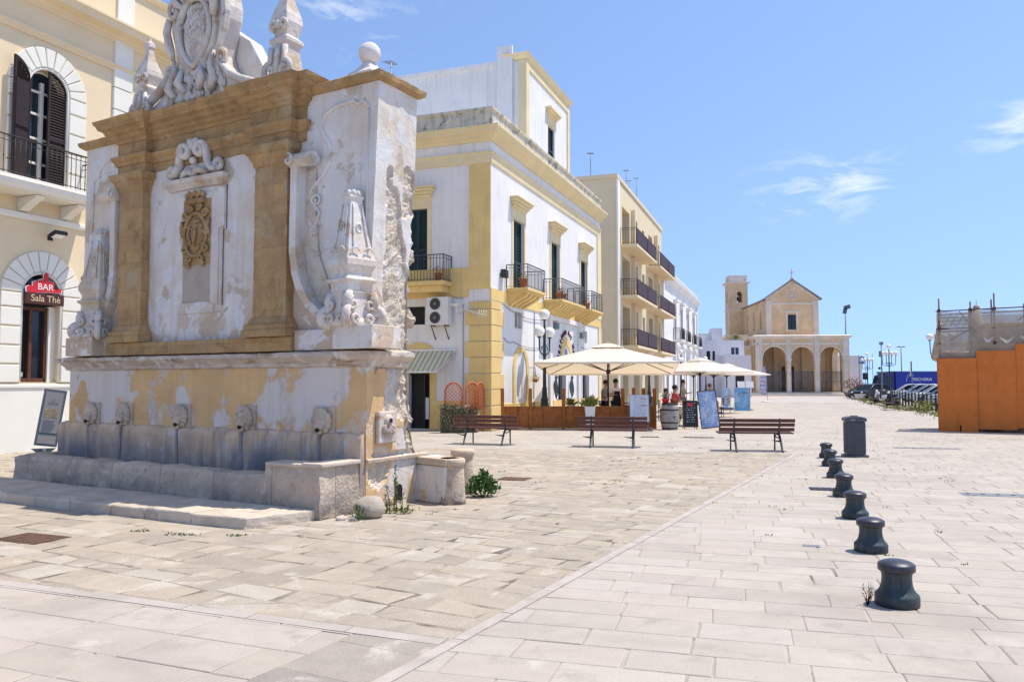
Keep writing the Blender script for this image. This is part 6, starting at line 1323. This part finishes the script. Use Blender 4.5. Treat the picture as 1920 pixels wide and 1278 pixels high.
# ---------------------------------------------------------------- people
def skinmesh(name, pts, edges, mat, parent, sub=1):
    me = bpy.data.meshes.new(name); me.from_pydata([p[0] for p in pts], edges, []); me.materials.append(mat)
    o = bpy.data.objects.new(name, me); COL.objects.link(o); o.parent = parent
    s_ = o.modifiers.new('skin', 'SKIN'); s_.use_smooth_shade = True; q = o.modifiers.new('subdivision', 'SUBSURF'); q.levels = sub; q.render_levels = sub
    for i, p in enumerate(pts): me.skin_vertices[0].data[i].radius = (p[1], p[2] if len(p) > 2 else p[1])
    me.skin_vertices[0].data[0].use_root = True
    return o
def person(label, x, y, rot, shirt, trousers, sit=False, bend=0, arm=0, hair=m_hair, apron=None, long_=False, sc_=1.0, z=0):
    t = T('person', label, 'person', (x,y,z), rot, 'people on the terraces'); t.scale = (sc_,)*3
    hz = .90 if not sit else .50; 
    def J(dx, dz, dy=0): # torso point bent forward (towards -y)
        b = R(bend); h = dz; return (dx, dy-math.sin(b)*h, hz+math.cos(b)*h)
    pts = [((0,0,hz),.13,.10), (J(0,.22),.125,.095), (J(0,.42),.14,.10), (J(0,.55),.06,.06), (J(0,.63,-.01),.055,.06), (J(0,.70,-.02),.085,.10), (J(0,.80,-.01),.07,.085)]
    ed = [(0,1),(1,2),(2,3),(3,4),(4,5),(5,6)]
    hands = []
    for s_ in (-1,1):
        k = len(pts); sh = J(s_*.18,.47)
        if arm: el = (s_*.25, sh[1]-.10, sh[2]-.26); ha = (s_*.17, sh[1]-.33, sh[2]-.22)
        else: el = (s_*.235, sh[1]+.02, sh[2]-.29); ha = (s_*.24, sh[1]-.06, sh[2]-.53)
        d = (Vector(ha)-Vector(el)).normalized(); kn = Vector(ha)+d*.07
        pts += [(sh,.055), (el,.042), (ha,.028), (tuple(kn),.036,.018)]; ed += [(2,k),(k,k+1),(k+1,k+2),(k+2,k+3)]
        side_ = Vector((0,1,0)) if not arm else Vector((1,0,0))
        for i, (o_, l_) in enumerate(((-.027,.070),(-.009,.082),(.009,.078),(.027,.06))):
            n = len(pts); f1 = kn+side_*o_+d*l_*.55; f2 = kn+side_*o_+d*l_+Vector((-s_*.01,-.01,-.005)); pts += [(tuple(f1),.0085),(tuple(f2),.0075)]; ed += [(k+3,n),(n,n+1)]
        n = len(pts); th = Vector(ha)+side_*-.045+d*.06; pts += [(tuple(th),.010)]; ed += [(k+2,n)]
        hip = (s_*.095, -.0, hz-.05)
        if sit: kne = (s_*.11,-.43,.50); an = (s_*.11,-.40,.09); to = (s_*.12,-.55,.045)
        else: kne = (s_*.10,-.02,.48); an = (s_*.105,.02,.08); to = (s_*.12,-.13,.04)
        n = len(pts); pts += [(hip,.09), (kne,.06), (an,.04), (to,.035,.03)]; ed += [(0,n),(n,n+1),(n+1,n+2),(n+2,n+3)]
        hands.append((sh, el, ha, hip, kne, an))
    body = skinmesh('body', pts, ed, m_skin, t, 1)
    cp = [((0,0,hz-.02),.15,.12), (J(0,.22),.145,.115), (J(0,.42),.16,.12), (J(0,.53),.075,.075)]; ce = [(0,1),(1,2),(2,3)]
    for sh, el, ha, hip, kne, an in hands:
        n = len(cp); m_ = Vector(sh).lerp(Vector(el),.75); cp += [(sh,.075), (tuple(m_),.065)]; ce += [(2,n),(n,n+1)]
        if long_: cp += [(el,.055),(tuple(Vector(el).lerp(Vector(ha),.9)),.042)]; ce += [(n+1,n+2),(n+2,n+3)]
    skinmesh('shirt', cp, ce, shirt, t)
    cp = [((0,0,hz),.148,.118)]; ce = []
    for sh, el, ha, hip, kne, an in hands:
        n = len(cp); cp += [(hip,.105), (kne,.075), (tuple(Vector(an)+Vector((0,0,.02))),.06)]; ce += [(0,n),(n,n+1),(n+1,n+2)]
    skinmesh('trousers', cp, ce, trousers, t)
    h = J(0,.745,-.012); MB().sph((h[0],h[1]+.02,h[2]+.03), .108, 14, 9, (.92,1.02,1.0)).build('hair', hair, t)
    mb = MB(); fy = h[1]-.085; mb.sph((0,fy-.012,h[2]-.04), .02, 7, 5, (.8,1,1.3)); [mb.sph((s_*.088,h[1]+.0,h[2]-.035), .024, 7, 5, (.4,.8,1.2)) for s_ in (-1,1)]; mb.build('nose_and_ears', m_skin, t)
    mb = MB(); [mb.sph((s_*.034,fy,h[2]-.015), .012, 6, 5) for s_ in (-1,1)]; mb.build('eye', m_hair, t); MB().sph((0,fy+.004,h[2]-.085), .02, 7, 5, (1.2,.5,.4)).build('mouth', m_red, t)
    if apron: MB().prism([(-.17,hz-.42),(.17,hz-.42),(.16,hz+.02),(.10,hz+.40),(-.10,hz+.40),(-.16,hz+.02)], -.16-.0, -.145).build('apron', apron, t)
    return t
m_grey = M('grey_cotton', (.24,.23,.22), bump=0); m_blackc = M('black_cotton', (.02,.02,.022), bump=0); m_redc = M('red_cotton', (.42,.04,.05), bump=0); m_wh = M('white_cotton', (.75,.73,.70), bump=0); m_tan = M('tan_cotton', (.42,.35,.26), bump=0); m_pink = M('purple_cotton', (.22,.08,.22), bump=0)
x, y = at(1154, 30.3); person('waiter in a pale shirt and dark apron standing under the largest umbrella', x, y, 12, m_wh, m_blackc, arm=1, apron=m_blackc)
x, y = at(1131, 31.2); person('seated dark haired person in dark olive top beside the umbrella pole', x, y, 60, m_grey, m_blackc, bend=8, arm=1, sc_=.98, sit=False)
x, y = at(1280, 38); person('standing person in a tan shirt with dark hair near the shop fronts', x, y, 70, m_tan, m_grey, arm=1)
x, y = at(1265, 33.8); person('seated person in a red top behind the barrel flowers', x, y, 100, m_redc, m_blackc, sit=True, arm=1, sc_=1.12)
x, y = at(1330, 46); person('seated person with light brown hair showing above the tall blue board', x, y, 30, m_tan, m_grey, sit=True, arm=1, hair=M('light_brown_hair', (.18,.09,.04), bump=0), sc_=1.15)
x, y = at(1248, 36.5); person('seated person in purple by the wall left of the red clothed one', x, y, 80, m_pink, m_blackc, sit=True, arm=1)
fl = T('feather_flag', 'blue and pink striped feather banner on a round base before the church', 'banner', (21.8,68.8,0))
mb = MB(); pl = [(.0,.55),(-.45,.6),(-.52,1.2),(-.46,1.9),(-.42,2.5),(-.25,2.9),(-.08,3.02),(.05,2.6),(.06,1.6)]
mb.prism(pl, -.01, .01); mb.build('flag_cloth', M('striped_banner_cloth', (.34,.38,.62), r=.8, var=.3, vs=2, pat=[((.55,.42,.52), 2.2, .5, .56), ((.10,.12,.28), 3, .6, .64)], bump=0, wave=((.62,.60,.68), .9, 'Z')), fl); MB().tube([(.12,0,0),(.1,0,1.5),(.0,0,2.7),(-.15,0,3.05)], .02, 5).build('flag_pole', m_steel, fl); MB().lathe([(.4,0),(.4,.04),(.05,.08)], n=14).build('flag_base', m_signw, fl)
# ---------------------------------------------------------------- hoarding, scaffold and net
HB_ = (14.24,26.82,0)
for (lab, a, b, z0, z1, y) in (('lowest orange hoarding panel, at the left end, with a slot cut in its foot', 0, 1.15, .0, 2.43, 0), ('middle orange hoarding panel raised off the ground', 1.153, 2.24, .10, 2.66, .03), ('tallest orange hoarding panel, at the right edge', 2.243, 4.2, .16, 2.86, .05)):
    t = T('site_hoarding', lab, 'hoarding', HB_, -30, 'orange hoarding panels'); mb = MB()
    if a == 0: mb.wall([(a,z0),(.62,z0),(.62,.22),(.67,.22),(.67,z0),(b,z0),(b,z1),(a,z1)], [], .02, y); mb.wall([(a,z0),(.62,z0),(.62,.22),(.67,.22),(.67,z0),(b,z0),(b,z1),(a,z1)], [], .02, y+.025); mb.box(a-.002,a+.02,y,y+.025,z0,z1); mb.box(a,b,y,y+.025,z1-.01,z1)
    else: mb.box(a,b,y,y+.025,z0,z1)
    mb.build('board', m_orange, t); sx_ = MB(); [sx_.sph((u,y-.002,z), .012, 6, 4, (1,.5,1)) for u in (a+.05,(a+b)/2,b-.05) for z in (z0+.3,z0+.9,z0+1.5,z1-.12)]; sx_.build('screw_head', m_scaf, t); MB().box(a+.02,a+.08,y+.026,y+.10,z0,z1-.02).box(b-.08,b-.02,y+.026,y+.10,z0,z1-.02).box(a+.08,b-.08,y+.026,y+.10,z1-.2,z1-.1).build('batten', m_scaf, t)
sf = T('site_hoarding', 'side return of the orange hoarding running back from the left corner', 'hoarding', HB_, -30); MB().box(.0,.025,.03,2.2,0,2.41).build('board', m_orange, sf)
sc_f = T('scaffold', 'rusty scaffold frame of poles above the orange hoarding', 'scaffold', HB_, -30)
mb = MB(); D2 = 1.9
for (x, y, z) in ((.1,.2,4.45),(.06,D2,4.1),(1.02,.2,4.30),(1.1,D2,4.2),(1.62,.25,4.35),(1.70,.2,4.55),(2.7,.2,4.5),(2.6,D2,4.3),(.98,.5,4.1)): mb.tube([(x,y,0),(x,y,z)], .025, 6)
pol = mb.build('upright_pole', m_scaf, sc_f); mb = MB()
for y in (.2,D2):
    for z in (2.9,3.42,4.02): mb.tube([(.0,y,z),(4.2,y,z+.06)], .022, 6)
for x in (.1,1.05,1.66,2.65): mb.tube([(x,.1,4.0),(x,D2+.1,4.0)], .022, 6); mb.tube([(x,.1,2.92),(x,D2+.1,2.92)], .022, 6)
mb.build('ledger_pole', m_scaf, sc_f); mb = MB()
for x in (.1,1.02,1.70,2.7):
    for z in (2.92,3.44,4.04): mb.box(x-.05,x+.05,.15,.26,z-.05,z+.05)
mb.build('clamp', m_scaf, sc_f); mb = MB()
mb.tube([(.15,.3,2.9),(1.0,.3,3.4)], .02, 5); mb.tube([(1.7,.3,2.5),(.7,.3,4.0)], .02, 5); mb.tube([(1.05,D2,2.5),(2.6,D2,3.9)], .02, 5); mb.build('brace_pole', m_scaf, sc_f)
mb = MB()
for z in (3.60,3.72,3.84,3.95): mb.tube([(.15,.9,z),(.95,.9,z+.02)], .012, 5)
for i in range(4): mb.tube([(.2+.2*i,.9,3.55),(.45+.2*i,.9,4.0)], .010, 5)
mb.build('iron_grille', m_irong, sc_f)
wd2 = T('covered_monument', 'grey stone structure standing inside the scaffold behind the netting', 'monument', HB_, -30)
mb = MB(); mb.box(.25,4.2,.7,1.7,0,2.55); mb.box(1.35,4.2,.75,1.6,2.551,3.62); mb.mould([(.2,1.75),(.2,.65),(4.2,.65)], [(-.1,2.4),(.05,2.45),(.12,2.55),(.12,2.65),(-.1,2.7)]); mb.build('stone_block', m_trough, wd2, .03); mb = MB(); mb.sph((1.2,1.1,4.16), .11, 12, 8).tube([(1.2,1.1,2.7),(1.2,1.1,4.1)], [.35,.12], 10).tube([(1.2,1.1,4.2),(1.2,1.1,4.45)], .012, 5); mb.build('statue_top', m_boul, wd2)
# netting: woven mesh, partly see-through
m_net = M('tan_scaffold_net', (.46,.385,.30), r=.9, var=.12, vs=3, bump=.1)
tn = m_net.node_tree; b_ = tn.nodes['Principled BSDF']; o_ = [n for n in tn.nodes if n.type == 'OUTPUT_MATERIAL'][0]; tp = tn.nodes.new('ShaderNodeBsdfTransparent'); ms = tn.nodes.new('ShaderNodeMixShader')
nz2 = tn.nodes.new('ShaderNodeTexNoise'); nz2.inputs['Scale'].default_value = 2.2; mr = tn.nodes.new('ShaderNodeMapRange'); mr.inputs[1].default_value = .3; mr.inputs[2].default_value = .7; mr.inputs[3].default_value = .50; mr.inputs[4].default_value = .82
tn.links.new(nz2.outputs[0], mr.inputs[0]); tn.links.new(mr.outputs[0], ms.inputs[0]); tn.links.new(tp.outputs[0], ms.inputs[1]); tn.links.new(b_.outputs[0], ms.inputs[2]); tn.links.new(ms.outputs[0], o_.inputs[0])
def netsheet(p0, p1, z0, z1, amp, nx=50, nzz=24, out_=0, seed=0, edge=None):
    mb = MB(); vs = []
    for i in range(nx+1):
        for j in range(nzz+1):
            u, v = i/nx, j/nzz; x = p0[0]+(p1[0]-p0[0])*u; y = p0[1]+(p1[1]-p0[1])*u; zt = z0+(z1-z0)*v
            d = amp*(noise.noise(Vector((u*7+seed, v*2.2, seed)))+.5*noise.noise(Vector((u*19+v*7, v*4, seed+3)))) - out_*(1-v)**1.5
            nx_, ny_ = -(p1[1]-p0[1]), (p1[0]-p0[0]); l = math.hypot(nx_, ny_)
            if edge and i == 0: x -= edge*(1-v)
            vs.append((x+nx_/l*d, y+ny_/l*d, zt-.05*abs(math.sin(u*9))*v+ (.04*noise.noise(Vector((u*12,0,seed))) if j == 0 else 0)))
    mb.add(vs, [(i*(nzz+1)+j, (i+1)*(nzz+1)+j, (i+1)*(nzz+1)+j+1, i*(nzz+1)+j+1) for i in range(nx) for j in range(nzz)], True); return mb
nt_ = T('scaffold_net', 'torn tan scaffold netting hung on the poles over the hoarding', 'netting', HB_, -30)
netsheet((.08,.14), (4.2,.14), 2.38, 4.02, .09).build('front_net', m_net, nt_); netsheet((.05,2.0), (.05,.14), 2.4, 4.02, .08, 24, 24, 0, 5).build('side_net', m_net, nt_)
fm = MB(); vs = []
for i in range(15):
    for j in range(25):
        u, v = i/14, j/24; wl_ = .30*(1-v)**1.1*(1 if v > .06 else .8)
        vs.append((.07-wl_*(1-u), .16+.10*math.sin(u*5+v*3)*(1-v)+.45*(1-u)*(1-v), 2.36+1.45*v+.03*math.sin(u*9)))
fm.add(vs, [(i*25+j, (i+1)*25+j, (i+1)*25+j+1, i*25+j+1) for i in range(14) for j in range(24)], True); fm.build('loose_net', M('folded_tan_net', (.42,.34,.26), r=.9, var=.2, vs=5, bump=.2), nt_)
netsheet((.05,2.0), (4.2,2.0), 2.5, 4.0, .08, 30, 16, 0, 9).build('back_net', m_net, nt_)
m_rag = M('cream_torn_net', (.74,.64,.50), r=.9, bump=.1)
mb = MB()
for (x, z, w_) in ((1.5,3.08,.30),(2.02,3.06,.40),(2.6,3.1,.45)):
    n = 10
    for k in range(2):
        vs = []
        for i in range(n+1): u = i/n; sag = math.sin(math.pi*u)*.10; vs += [(x-w_/2+w_*u, .06-.04*math.sin(u*6+k), z-sag+.05*k), (x-w_/2+w_*u, .03-.05*math.sin(u*5+k), z-sag-.055*math.sin(math.pi*u)-.01+.05*k)]
        mb.add(vs, [(2*i,2*i+1,2*i+3,2*i+2) for i in range(n)], True)
mb.build('torn_fold', m_rag, nt_)
st_ = MB(); [st_.sph((x,y,.02), r_, 12, 8, (1.6,1,.5), .3, 2) for x, y, r_ in ((17.1,26.0,.22),(17.5,26.15,.28),(18.1,26.4,.3),(16.6,25.6,.08))]; o = st_.build('kerb_rubble', m_boul); tag(o, 'heap of pale broken stones at the foot of the tallest hoarding panel', 'rubble')
# ---------------------------------------------------------------- verge, car park fence, cars, truck
vg = MB(); rv = random.Random(6)
for i in range(5200):
    q = rv.random(); d = 36+q*48; cx = 20.3+(d-38)*.352; x = cx+rv.gauss(0,.5)+(.9 if d < 46 else 0); l = rv.uniform(.05,.18)*(1 if rv.random() < .88 else 1.6); a = rv.uniform(0,6.28); c_ = .03
    vg.add([(x-c_,d,0),(x+c_,d,0),(x+l*.5*math.cos(a),d+l*.5*math.sin(a),l)], [(0,1,2)], mi=0 if rv.random() < .34 else 1)
o = vg.build('overgrown_verge', [m_leafy, m_grass]); kind(o, 'stuff'); o['label'] = 'overgrown green and straw coloured verge along the car park'
vb = MB(); [vb.sph((20.4+(d-38)*.352+rv.uniform(-.9,.6)+(.7 if d < 46 else 0), d, .0), rv.uniform(.10,.26), 9, 6, (1.4,1.4,.5), .4, 2) for d in [36+i*.8 for i in range(40)]]; o = vb.build('verge_stones', m_boul); kind(o, 'stuff'); o['label'] = 'rough pale stones edging the verge'
sh_ = T('verge_shrub', 'yellowing low shrub in the verge near the hoarding', 'shrub', (22.4,43.5,0)); l_ = MB(); leafcloud(l_, (0,0,.35), .5, 260, .14, rp, shape=(1.3,1,.7)); l_.build('leaves', m_leafy, sh_)
fd = Vector((.335,.942)); f0 = Vector((22.2,41.5))
cf = T('car_park_fence', 'dark railing with short posts between the verge and the parked cars', 'fence', (f0.x,f0.y,0), math.degrees(math.atan2(fd.y,fd.x)))
for i in range(26): MB().tube([(i*1.6,0,0),(i*1.6,0,1.05)], [.06,.045], 6).build('post', m_iron, cf)
MB().tube([(0,0,.9),(40,0,.9)], .025, 5).tube([(0,0,.5),(40,0,.5)], .02, 5).build('rail', m_iron, cf)
def car(label, x, y, rot, paint, kind_='hatch', s=1.0):
    t = T('parked_car', label, 'car', (x,y,0), rot, 'cars parked beyond the fence'); t.scale = (s,s,s)
    L_ = 2.05; W_ = .86
    low = [(-L_,.32),(-L_-.02,.55),(-L_+.08,.78),(-L_+.95,.92),(L_-.55,.95),(L_-.05,.90),(L_,.6),(L_-.02,.32)]
    mb = MB(); secs = [(-W_,.94),(-W_*.97,1.0),(W_*.97,1.0),(W_,.94)]
    vs = []; n = len(low)
    for (yy, k) in secs: vs += [(p[0]*k, yy, .32+(p[1]-.32)*(1 if k == 1 else .94)) for p in low]
    fs = [tuple(range(n))[::-1], tuple(range(3*n,4*n))]
    for i in range(3):
        for j in range(n): fs.append((i*n+j, i*n+(j+1)%n, (i+1)*n+(j+1)%n, (i+1)*n+j))
    mb.add(vs, fs); 
    rf = [(-L_+.85,.90),(-L_+1.65,1.44),(-L_+2.2,1.50),(L_-1.0,1.47),(L_-.18,.95)]
    def cabin(k, z0): return [(p[0], z0+(p[1]-.9)*k+.9) for p in rf]
    # roof and pillars
    for sg in (-1,1):
        for (a, b) in zip(rf, rf[1:]): mb.tube([(a[0], sg*(W_*.96-(a[1]-.9)*.30), a[1]), (b[0], sg*(W_*.96-(b[1]-.9)*.30), b[1])], .045, 6)
        mb.tube([(.35, sg*W_*.96, .93),(.30, sg*(W_*.96-.17), 1.48)], .045, 6)
    rt = [(p[0], W_*.96-(p[1]-.9)*.30, p[1]+.015) for p in rf[1:4]]
    vs = [(p[0],-p[1],p[2]) for p in rt]+rt; mb.add(vs, [(0,1,4,3),(1,2,5,4)])
    body = mb.build('body', paint, t, .03, 2)
    g_ = MB(); e = .02
    lp = [(p[0], W_*.96-(p[1]-.9)*.30-e, p[1]) for p in rf]
    for sg in (-1,1): g_.add([(p[0], sg*p[1], p[2]) for p in lp], [tuple(range(5))])
    for a, b in ((0,1),(3,4)): g_.add([(lp[a][0],-lp[a][1],lp[a][2]),(lp[a][0],lp[a][1],lp[a][2]),(lp[b][0],lp[b][1],lp[b][2]),(lp[b][0],-lp[b][1],lp[b][2])], [(0,1,2,3)])
    g_.build('windows', m_carglass, t)
    for sx_ in (-1.28,1.28):
        for sy_ in (-1,1):
            w_ = MB().tube([(sx_,sy_*(W_-.16),.31),(sx_,sy_*(W_+.01),.31)], .31, 16).build('wheel', m_tyre, t); MB().tube([(sx_,sy_*(W_-.02),.31),(sx_,sy_*(W_+.022),.31)], .19, 12).build('rim', m_steel, w_)
    for sg in (-1,1): MB().sph((-L_+.12, sg*.60, .68), .15, 10, 7, (.9,1.2,.6)).build('headlight', m_globe, t); MB().box(L_-.06,L_+.005,sg*.68-.1,sg*.68+.1,.62,.85).build('tail_light', m_red, t); MB().sph((-.72, sg*(W_+.08), .98), .09, 8, 6, (.6,1,.7)).build('wing_mirror', paint, t)
    MB().box(-L_-.03,-L_+.03,-.55,.55,.36,.50).box(-L_-.026,-L_+.04,-.35,.35,.56,.64).build('grille', m_dark, t); MB().box(-L_-.045,-L_-.031,-.26,.26,.42,.52).build('number_plate', m_signw, t)
    return t
def paint(n, c, metal=.0): return M(n, c, r=.35, var=.03, spec=.4, coat=.25, bump=0, grain=0, metal=metal)
p_w, p_s, p_b, p_k, p_lb = paint('white_car_paint', (.72,.72,.72)), paint('silver_car_paint', (.42,.44,.47), .4), paint('dark_blue_car_paint', (.02,.035,.10)), paint('black_car_paint', (.015,.017,.022)), paint('pale_blue_car_paint', (.40,.50,.62), .2)
ca = [(45.2,p_s,'silver car nearest to the hoarding, partly hidden by it'), (48.0,p_w,'white car next to the silver one, second from the hoarding'), (50.8,p_lb,'pale blue car third from the hoarding, beside a white one'), (53.8,p_s,'silver grey car in the middle of the parked row'), (57.2,p_b,'dark blue car between a silver and a white one'), (60.8,p_w,'white car next to the dark blue one, on its far side'), (65,p_s,'silver car behind the five globe lamp'), (70,p_lb,'pale blue car near the far end of the row'), (77,p_w,'white car beside the truck cab end')]
for d, pm, lab in ca:
    q = f0+fd*((d-41.5)/fd.y); car(lab, q.x+2.9*fd.y+.3, q.y-2.9*fd.x, math.degrees(math.atan2(fd.y,fd.x))-90, pm)
x, y = at(1633, 80); car('black car facing the square beside the planters, left of the truck', x, y, 24, p_k)
x, y = at(1622, 100); car('farthest dark car behind the five lamp post near the church', x, y, 20, p_b)
tk = T('blue_truck', 'deep blue box truck lettered PESCHERIA parked behind the cars', 'truck', (0,0,0), 0); xt, yt = at(1640, 88); tk.location = (xt,yt,0); tk.rotation_euler = (0,0,R(-4))
p_t = M('deep_blue_truck_paint', (.012,.035,.30), r=.45, var=.05, spec=.4, bump=0, grain=0)
MB().box(1.75,9.6,-1.15,1.15,.75,2.82).build('cargo_box', p_t, tk, .02); MB().box(1.7,9.65,-1.17,1.17,2.821,2.90).build('roof_rim', m_steel, tk)
cb = MB().prism([(0,.5),(1.68,.5),(1.68,2.62),(.75,2.62),(.30,2.45),(.05,1.6),(0,1.3)], -1.05, 1.05).build('cab', paint('navy_cab_paint', (.012,.022,.12)), tk, .05)
MB().box(.62,1.4,-1.062,-1.052,1.55,2.25).add([(.022,-.9,1.62),(.022,.9,1.62),(.27,.9,2.38),(.27,-.9,2.38)], [(0,1,2,3)]).build('cab_window', m_glass, cb); MB().box(.5,1.6,-.9,.9,2.63,2.85).build('roof_box', m_info, cb)
for x in (.95,6.6,7.7): 
    for sy_ in (-1,1): MB().tube([(x,sy_*.75,.45),(x,sy_*1.08,.45)], .45, 16).build('wheel', m_tyre, tk)
MB().box(.3,9.5,-.5,.5,.5,.74).build('chassis', m_iron, tk)
text('lettering', 'PESCHERIA', .44, m_signw, tk, (4.45,-1.156,2.0), ext=.004, shear=.2, sx=1.0)
mb = MB(); mb.tube([(2.85,-1.155,1.78),(2.92,-1.155,2.2),(3.2,-1.155,2.38),(3.7,-1.155,2.44)], .022, 4); mb.tube([(2.95,-1.155,2.34),(3.12,-1.155,2.58),(3.4,-1.155,2.4)], .02, 4); mb.tube([(4.1,-1.155,1.57),(4.3,-1.155,1.50),(4.5,-1.155,1.57),(4.3,-1.155,1.63)], .03, 4); mb.build('truck_emblem', m_signw, tk)
def scooter(label, x, y, rot, pm):
    t = T('scooter', label, 'scooter', (x,y,0), rot, 'scooters parked by the fence'); mb = MB(); mb.sph((.35,0,.55), .35, 12, 8, (1.2,.45,.55)); mb.tube([(-.45,0,.95),(-.5,0,.6),(-.55,0,.4)], [.12,.18,.12], 8, flat=1.2); mb.box(-.4,.1,-.14,.14,.28,.34); mb.build('body', pm, t, .02); MB().sph((.35,0,.80), .3, 10, 7, (1.2,.45,.2)).build('seat', m_tyre, t)
    for x_ in (-.62,.62): w_ = MB().tube([(x_,-.05,.24),(x_,.05,.24)], .24, 16).build('wheel', m_tyre, t)
    MB().tube([(-.45,-.3,1.05),(-.42,0,1.0),(-.45,.3,1.05)], .022, 5).tube([(-.44,0,1.0),(-.60,0,.3)], .03, 6).build('handlebar', m_iron, t); MB().sph((-.55,0,.98), .09, 8, 6).build('headlight', m_globe, t)
scooter('pale scooter parked by the far bench in front of the cars', 29.0, 62.8, 20, p_w); scooter('dark scooter beside the fence between the benches', 32.6, 69.5, 30, p_k); scooter('dark scooter with white mudguard next to the nearest bench', 25.4, 53.5, 40, p_k)
# posts, signs and lights beyond
def pole(name, label, cat, px, d, parts): 
    x, y = at(px, d); t = T(name, label, cat, (x,y,0), -27 if 'edge on' in label else 0)
    for nm, mb, m_ in parts: mb.build(nm, m_, t)
pole('signal_pole', 'thin grey pole with small boxes left of the five globe lamp', 'pole', 1653, 70, [('pole', MB().tube([(0,0,0),(0,0,5.0)], [.08,.05], 6), m_steel), ('box', MB().box(-.2,.0,-.1,.1,3.9,4.4).box(-.14,.14,-.1,.1,4.95,5.2), m_steel), ('lens', MB().sph((-.2,0,2.9), .12, 8, 6), m_iron)])
pole('double_light_mast', 'tall mast with two flat lamp heads behind the truck', 'street light', 1690, 115, [('mast', MB().tube([(0,0,0),(0,0,6.8)], [.1,.07], 6), m_steel), ('lamp_head', MB().tube([(0,0,6.75),(-.3,0,6.85),(-.6,0,6.8)], [.05,.09,.05], 6).tube([(0,0,6.75),(.3,0,6.85),(.6,0,6.8)], [.05,.09,.05], 6), m_iron)])
pole('street_sign', 'brown and white sign seen edge on, on a pole before the truck', 'sign', 1709, 55, [('pole', MB().tube([(0,0,0),(0,0,2.6)], .03, 6), m_steel), ('sign_plate', MB().box(-.03,.02,-.35,.35,2.1,3.1), m_rust), ('sign_back', MB().box(-.09,-.032,-.35,.35,2.12,3.08), m_signw)])
pole('floodlight_mast', 'tall mast with a stack of floodlights behind the church portico', 'floodlight', 1587, 122, [('mast', MB().tube([(0,0,0),(0,0,13.2)], [.14,.08], 6), m_steel), ('floodlight_panel', MB().obox((-.1,-.1,12.6), .5, .3, .8, (0,.2,0)).obox((.25,-.1,13.2), .9, .3, .6, (0,-.3,0)), m_info)])
pole('blue_notice_sign', 'blue and white notice on a pole right of the church annex', 'sign', 1611, 100, [('pole', MB().tube([(0,0,0),(0,0,5.2)], .05, 6), m_steel), ('sign_panel', MB().box(-.1,.65,-.03,.03,4.0,4.9), M('blue_white_notice', (.14,.25,.42), bump=0, var=.6, vs=5))])
pole('square_sign', 'small square dark sign on a post below the farthest globe lamp', 'sign', 1622, 90, [('pole', MB().tube([(0,0,0),(0,0,3.0)], .035, 6), m_rust), ('sign_panel', MB().box(-.3,.3,-.03,.03,2.0,2.75), m_iron)])
pole('thin_mast', 'very thin white mast at the sea wall beyond the planters', 'mast', 1636, 140, [('mast', MB().tube([(0,0,0),(0,0,6.8)], .05, 5), m_steel)])
for (px, d, w_, lab, lf, h) in ((1600,93,2.2,'grey planter with a russet shrub left of the steps end', m_leafr, 1.6), (1606,86,2.2,'low grey planter with green plants in front of the russet shrub', m_leaf, .5), (1619,84,1.2,'small planter with sparse greenery beside the dark car', m_leaf, .5)):
    x, y = at(px, d); t = T('stone_planter', lab, 'planter', (x,y,0), 0, 'planters at the church side'); MB().lathe([(w_*.38,0),(w_*.52,.5),(w_*.56,.55),(w_*.5,.56),(w_*.48,.5)], n=14).build('tub', m_info, t); l_ = MB(); leafcloud(l_, (0,0,.6+h*.45), h*.62 if h > 1 else .5, 520 if h > 1 else 160, .22, rp, shape=(1.35,1.1,.95) if h > 1 else (1.6,1.3,.5), asp=.35); l_.build('leaves', lf, t)
for (px, d, lab) in ((1611,78,'white stone block seat nearest the dark car'), (1603,80,'white stone block seat by the green planter')):
    x, y = at(px, d); o = MB().box(-.35,.35,-.3,.3,0,.45).box(-.4,.4,-.35,.35,.451,.52).build('stone_block_seat', m_white, None, .03); tag(o, lab, 'stone seat', (x,y,0), 10, 'stone block seats')
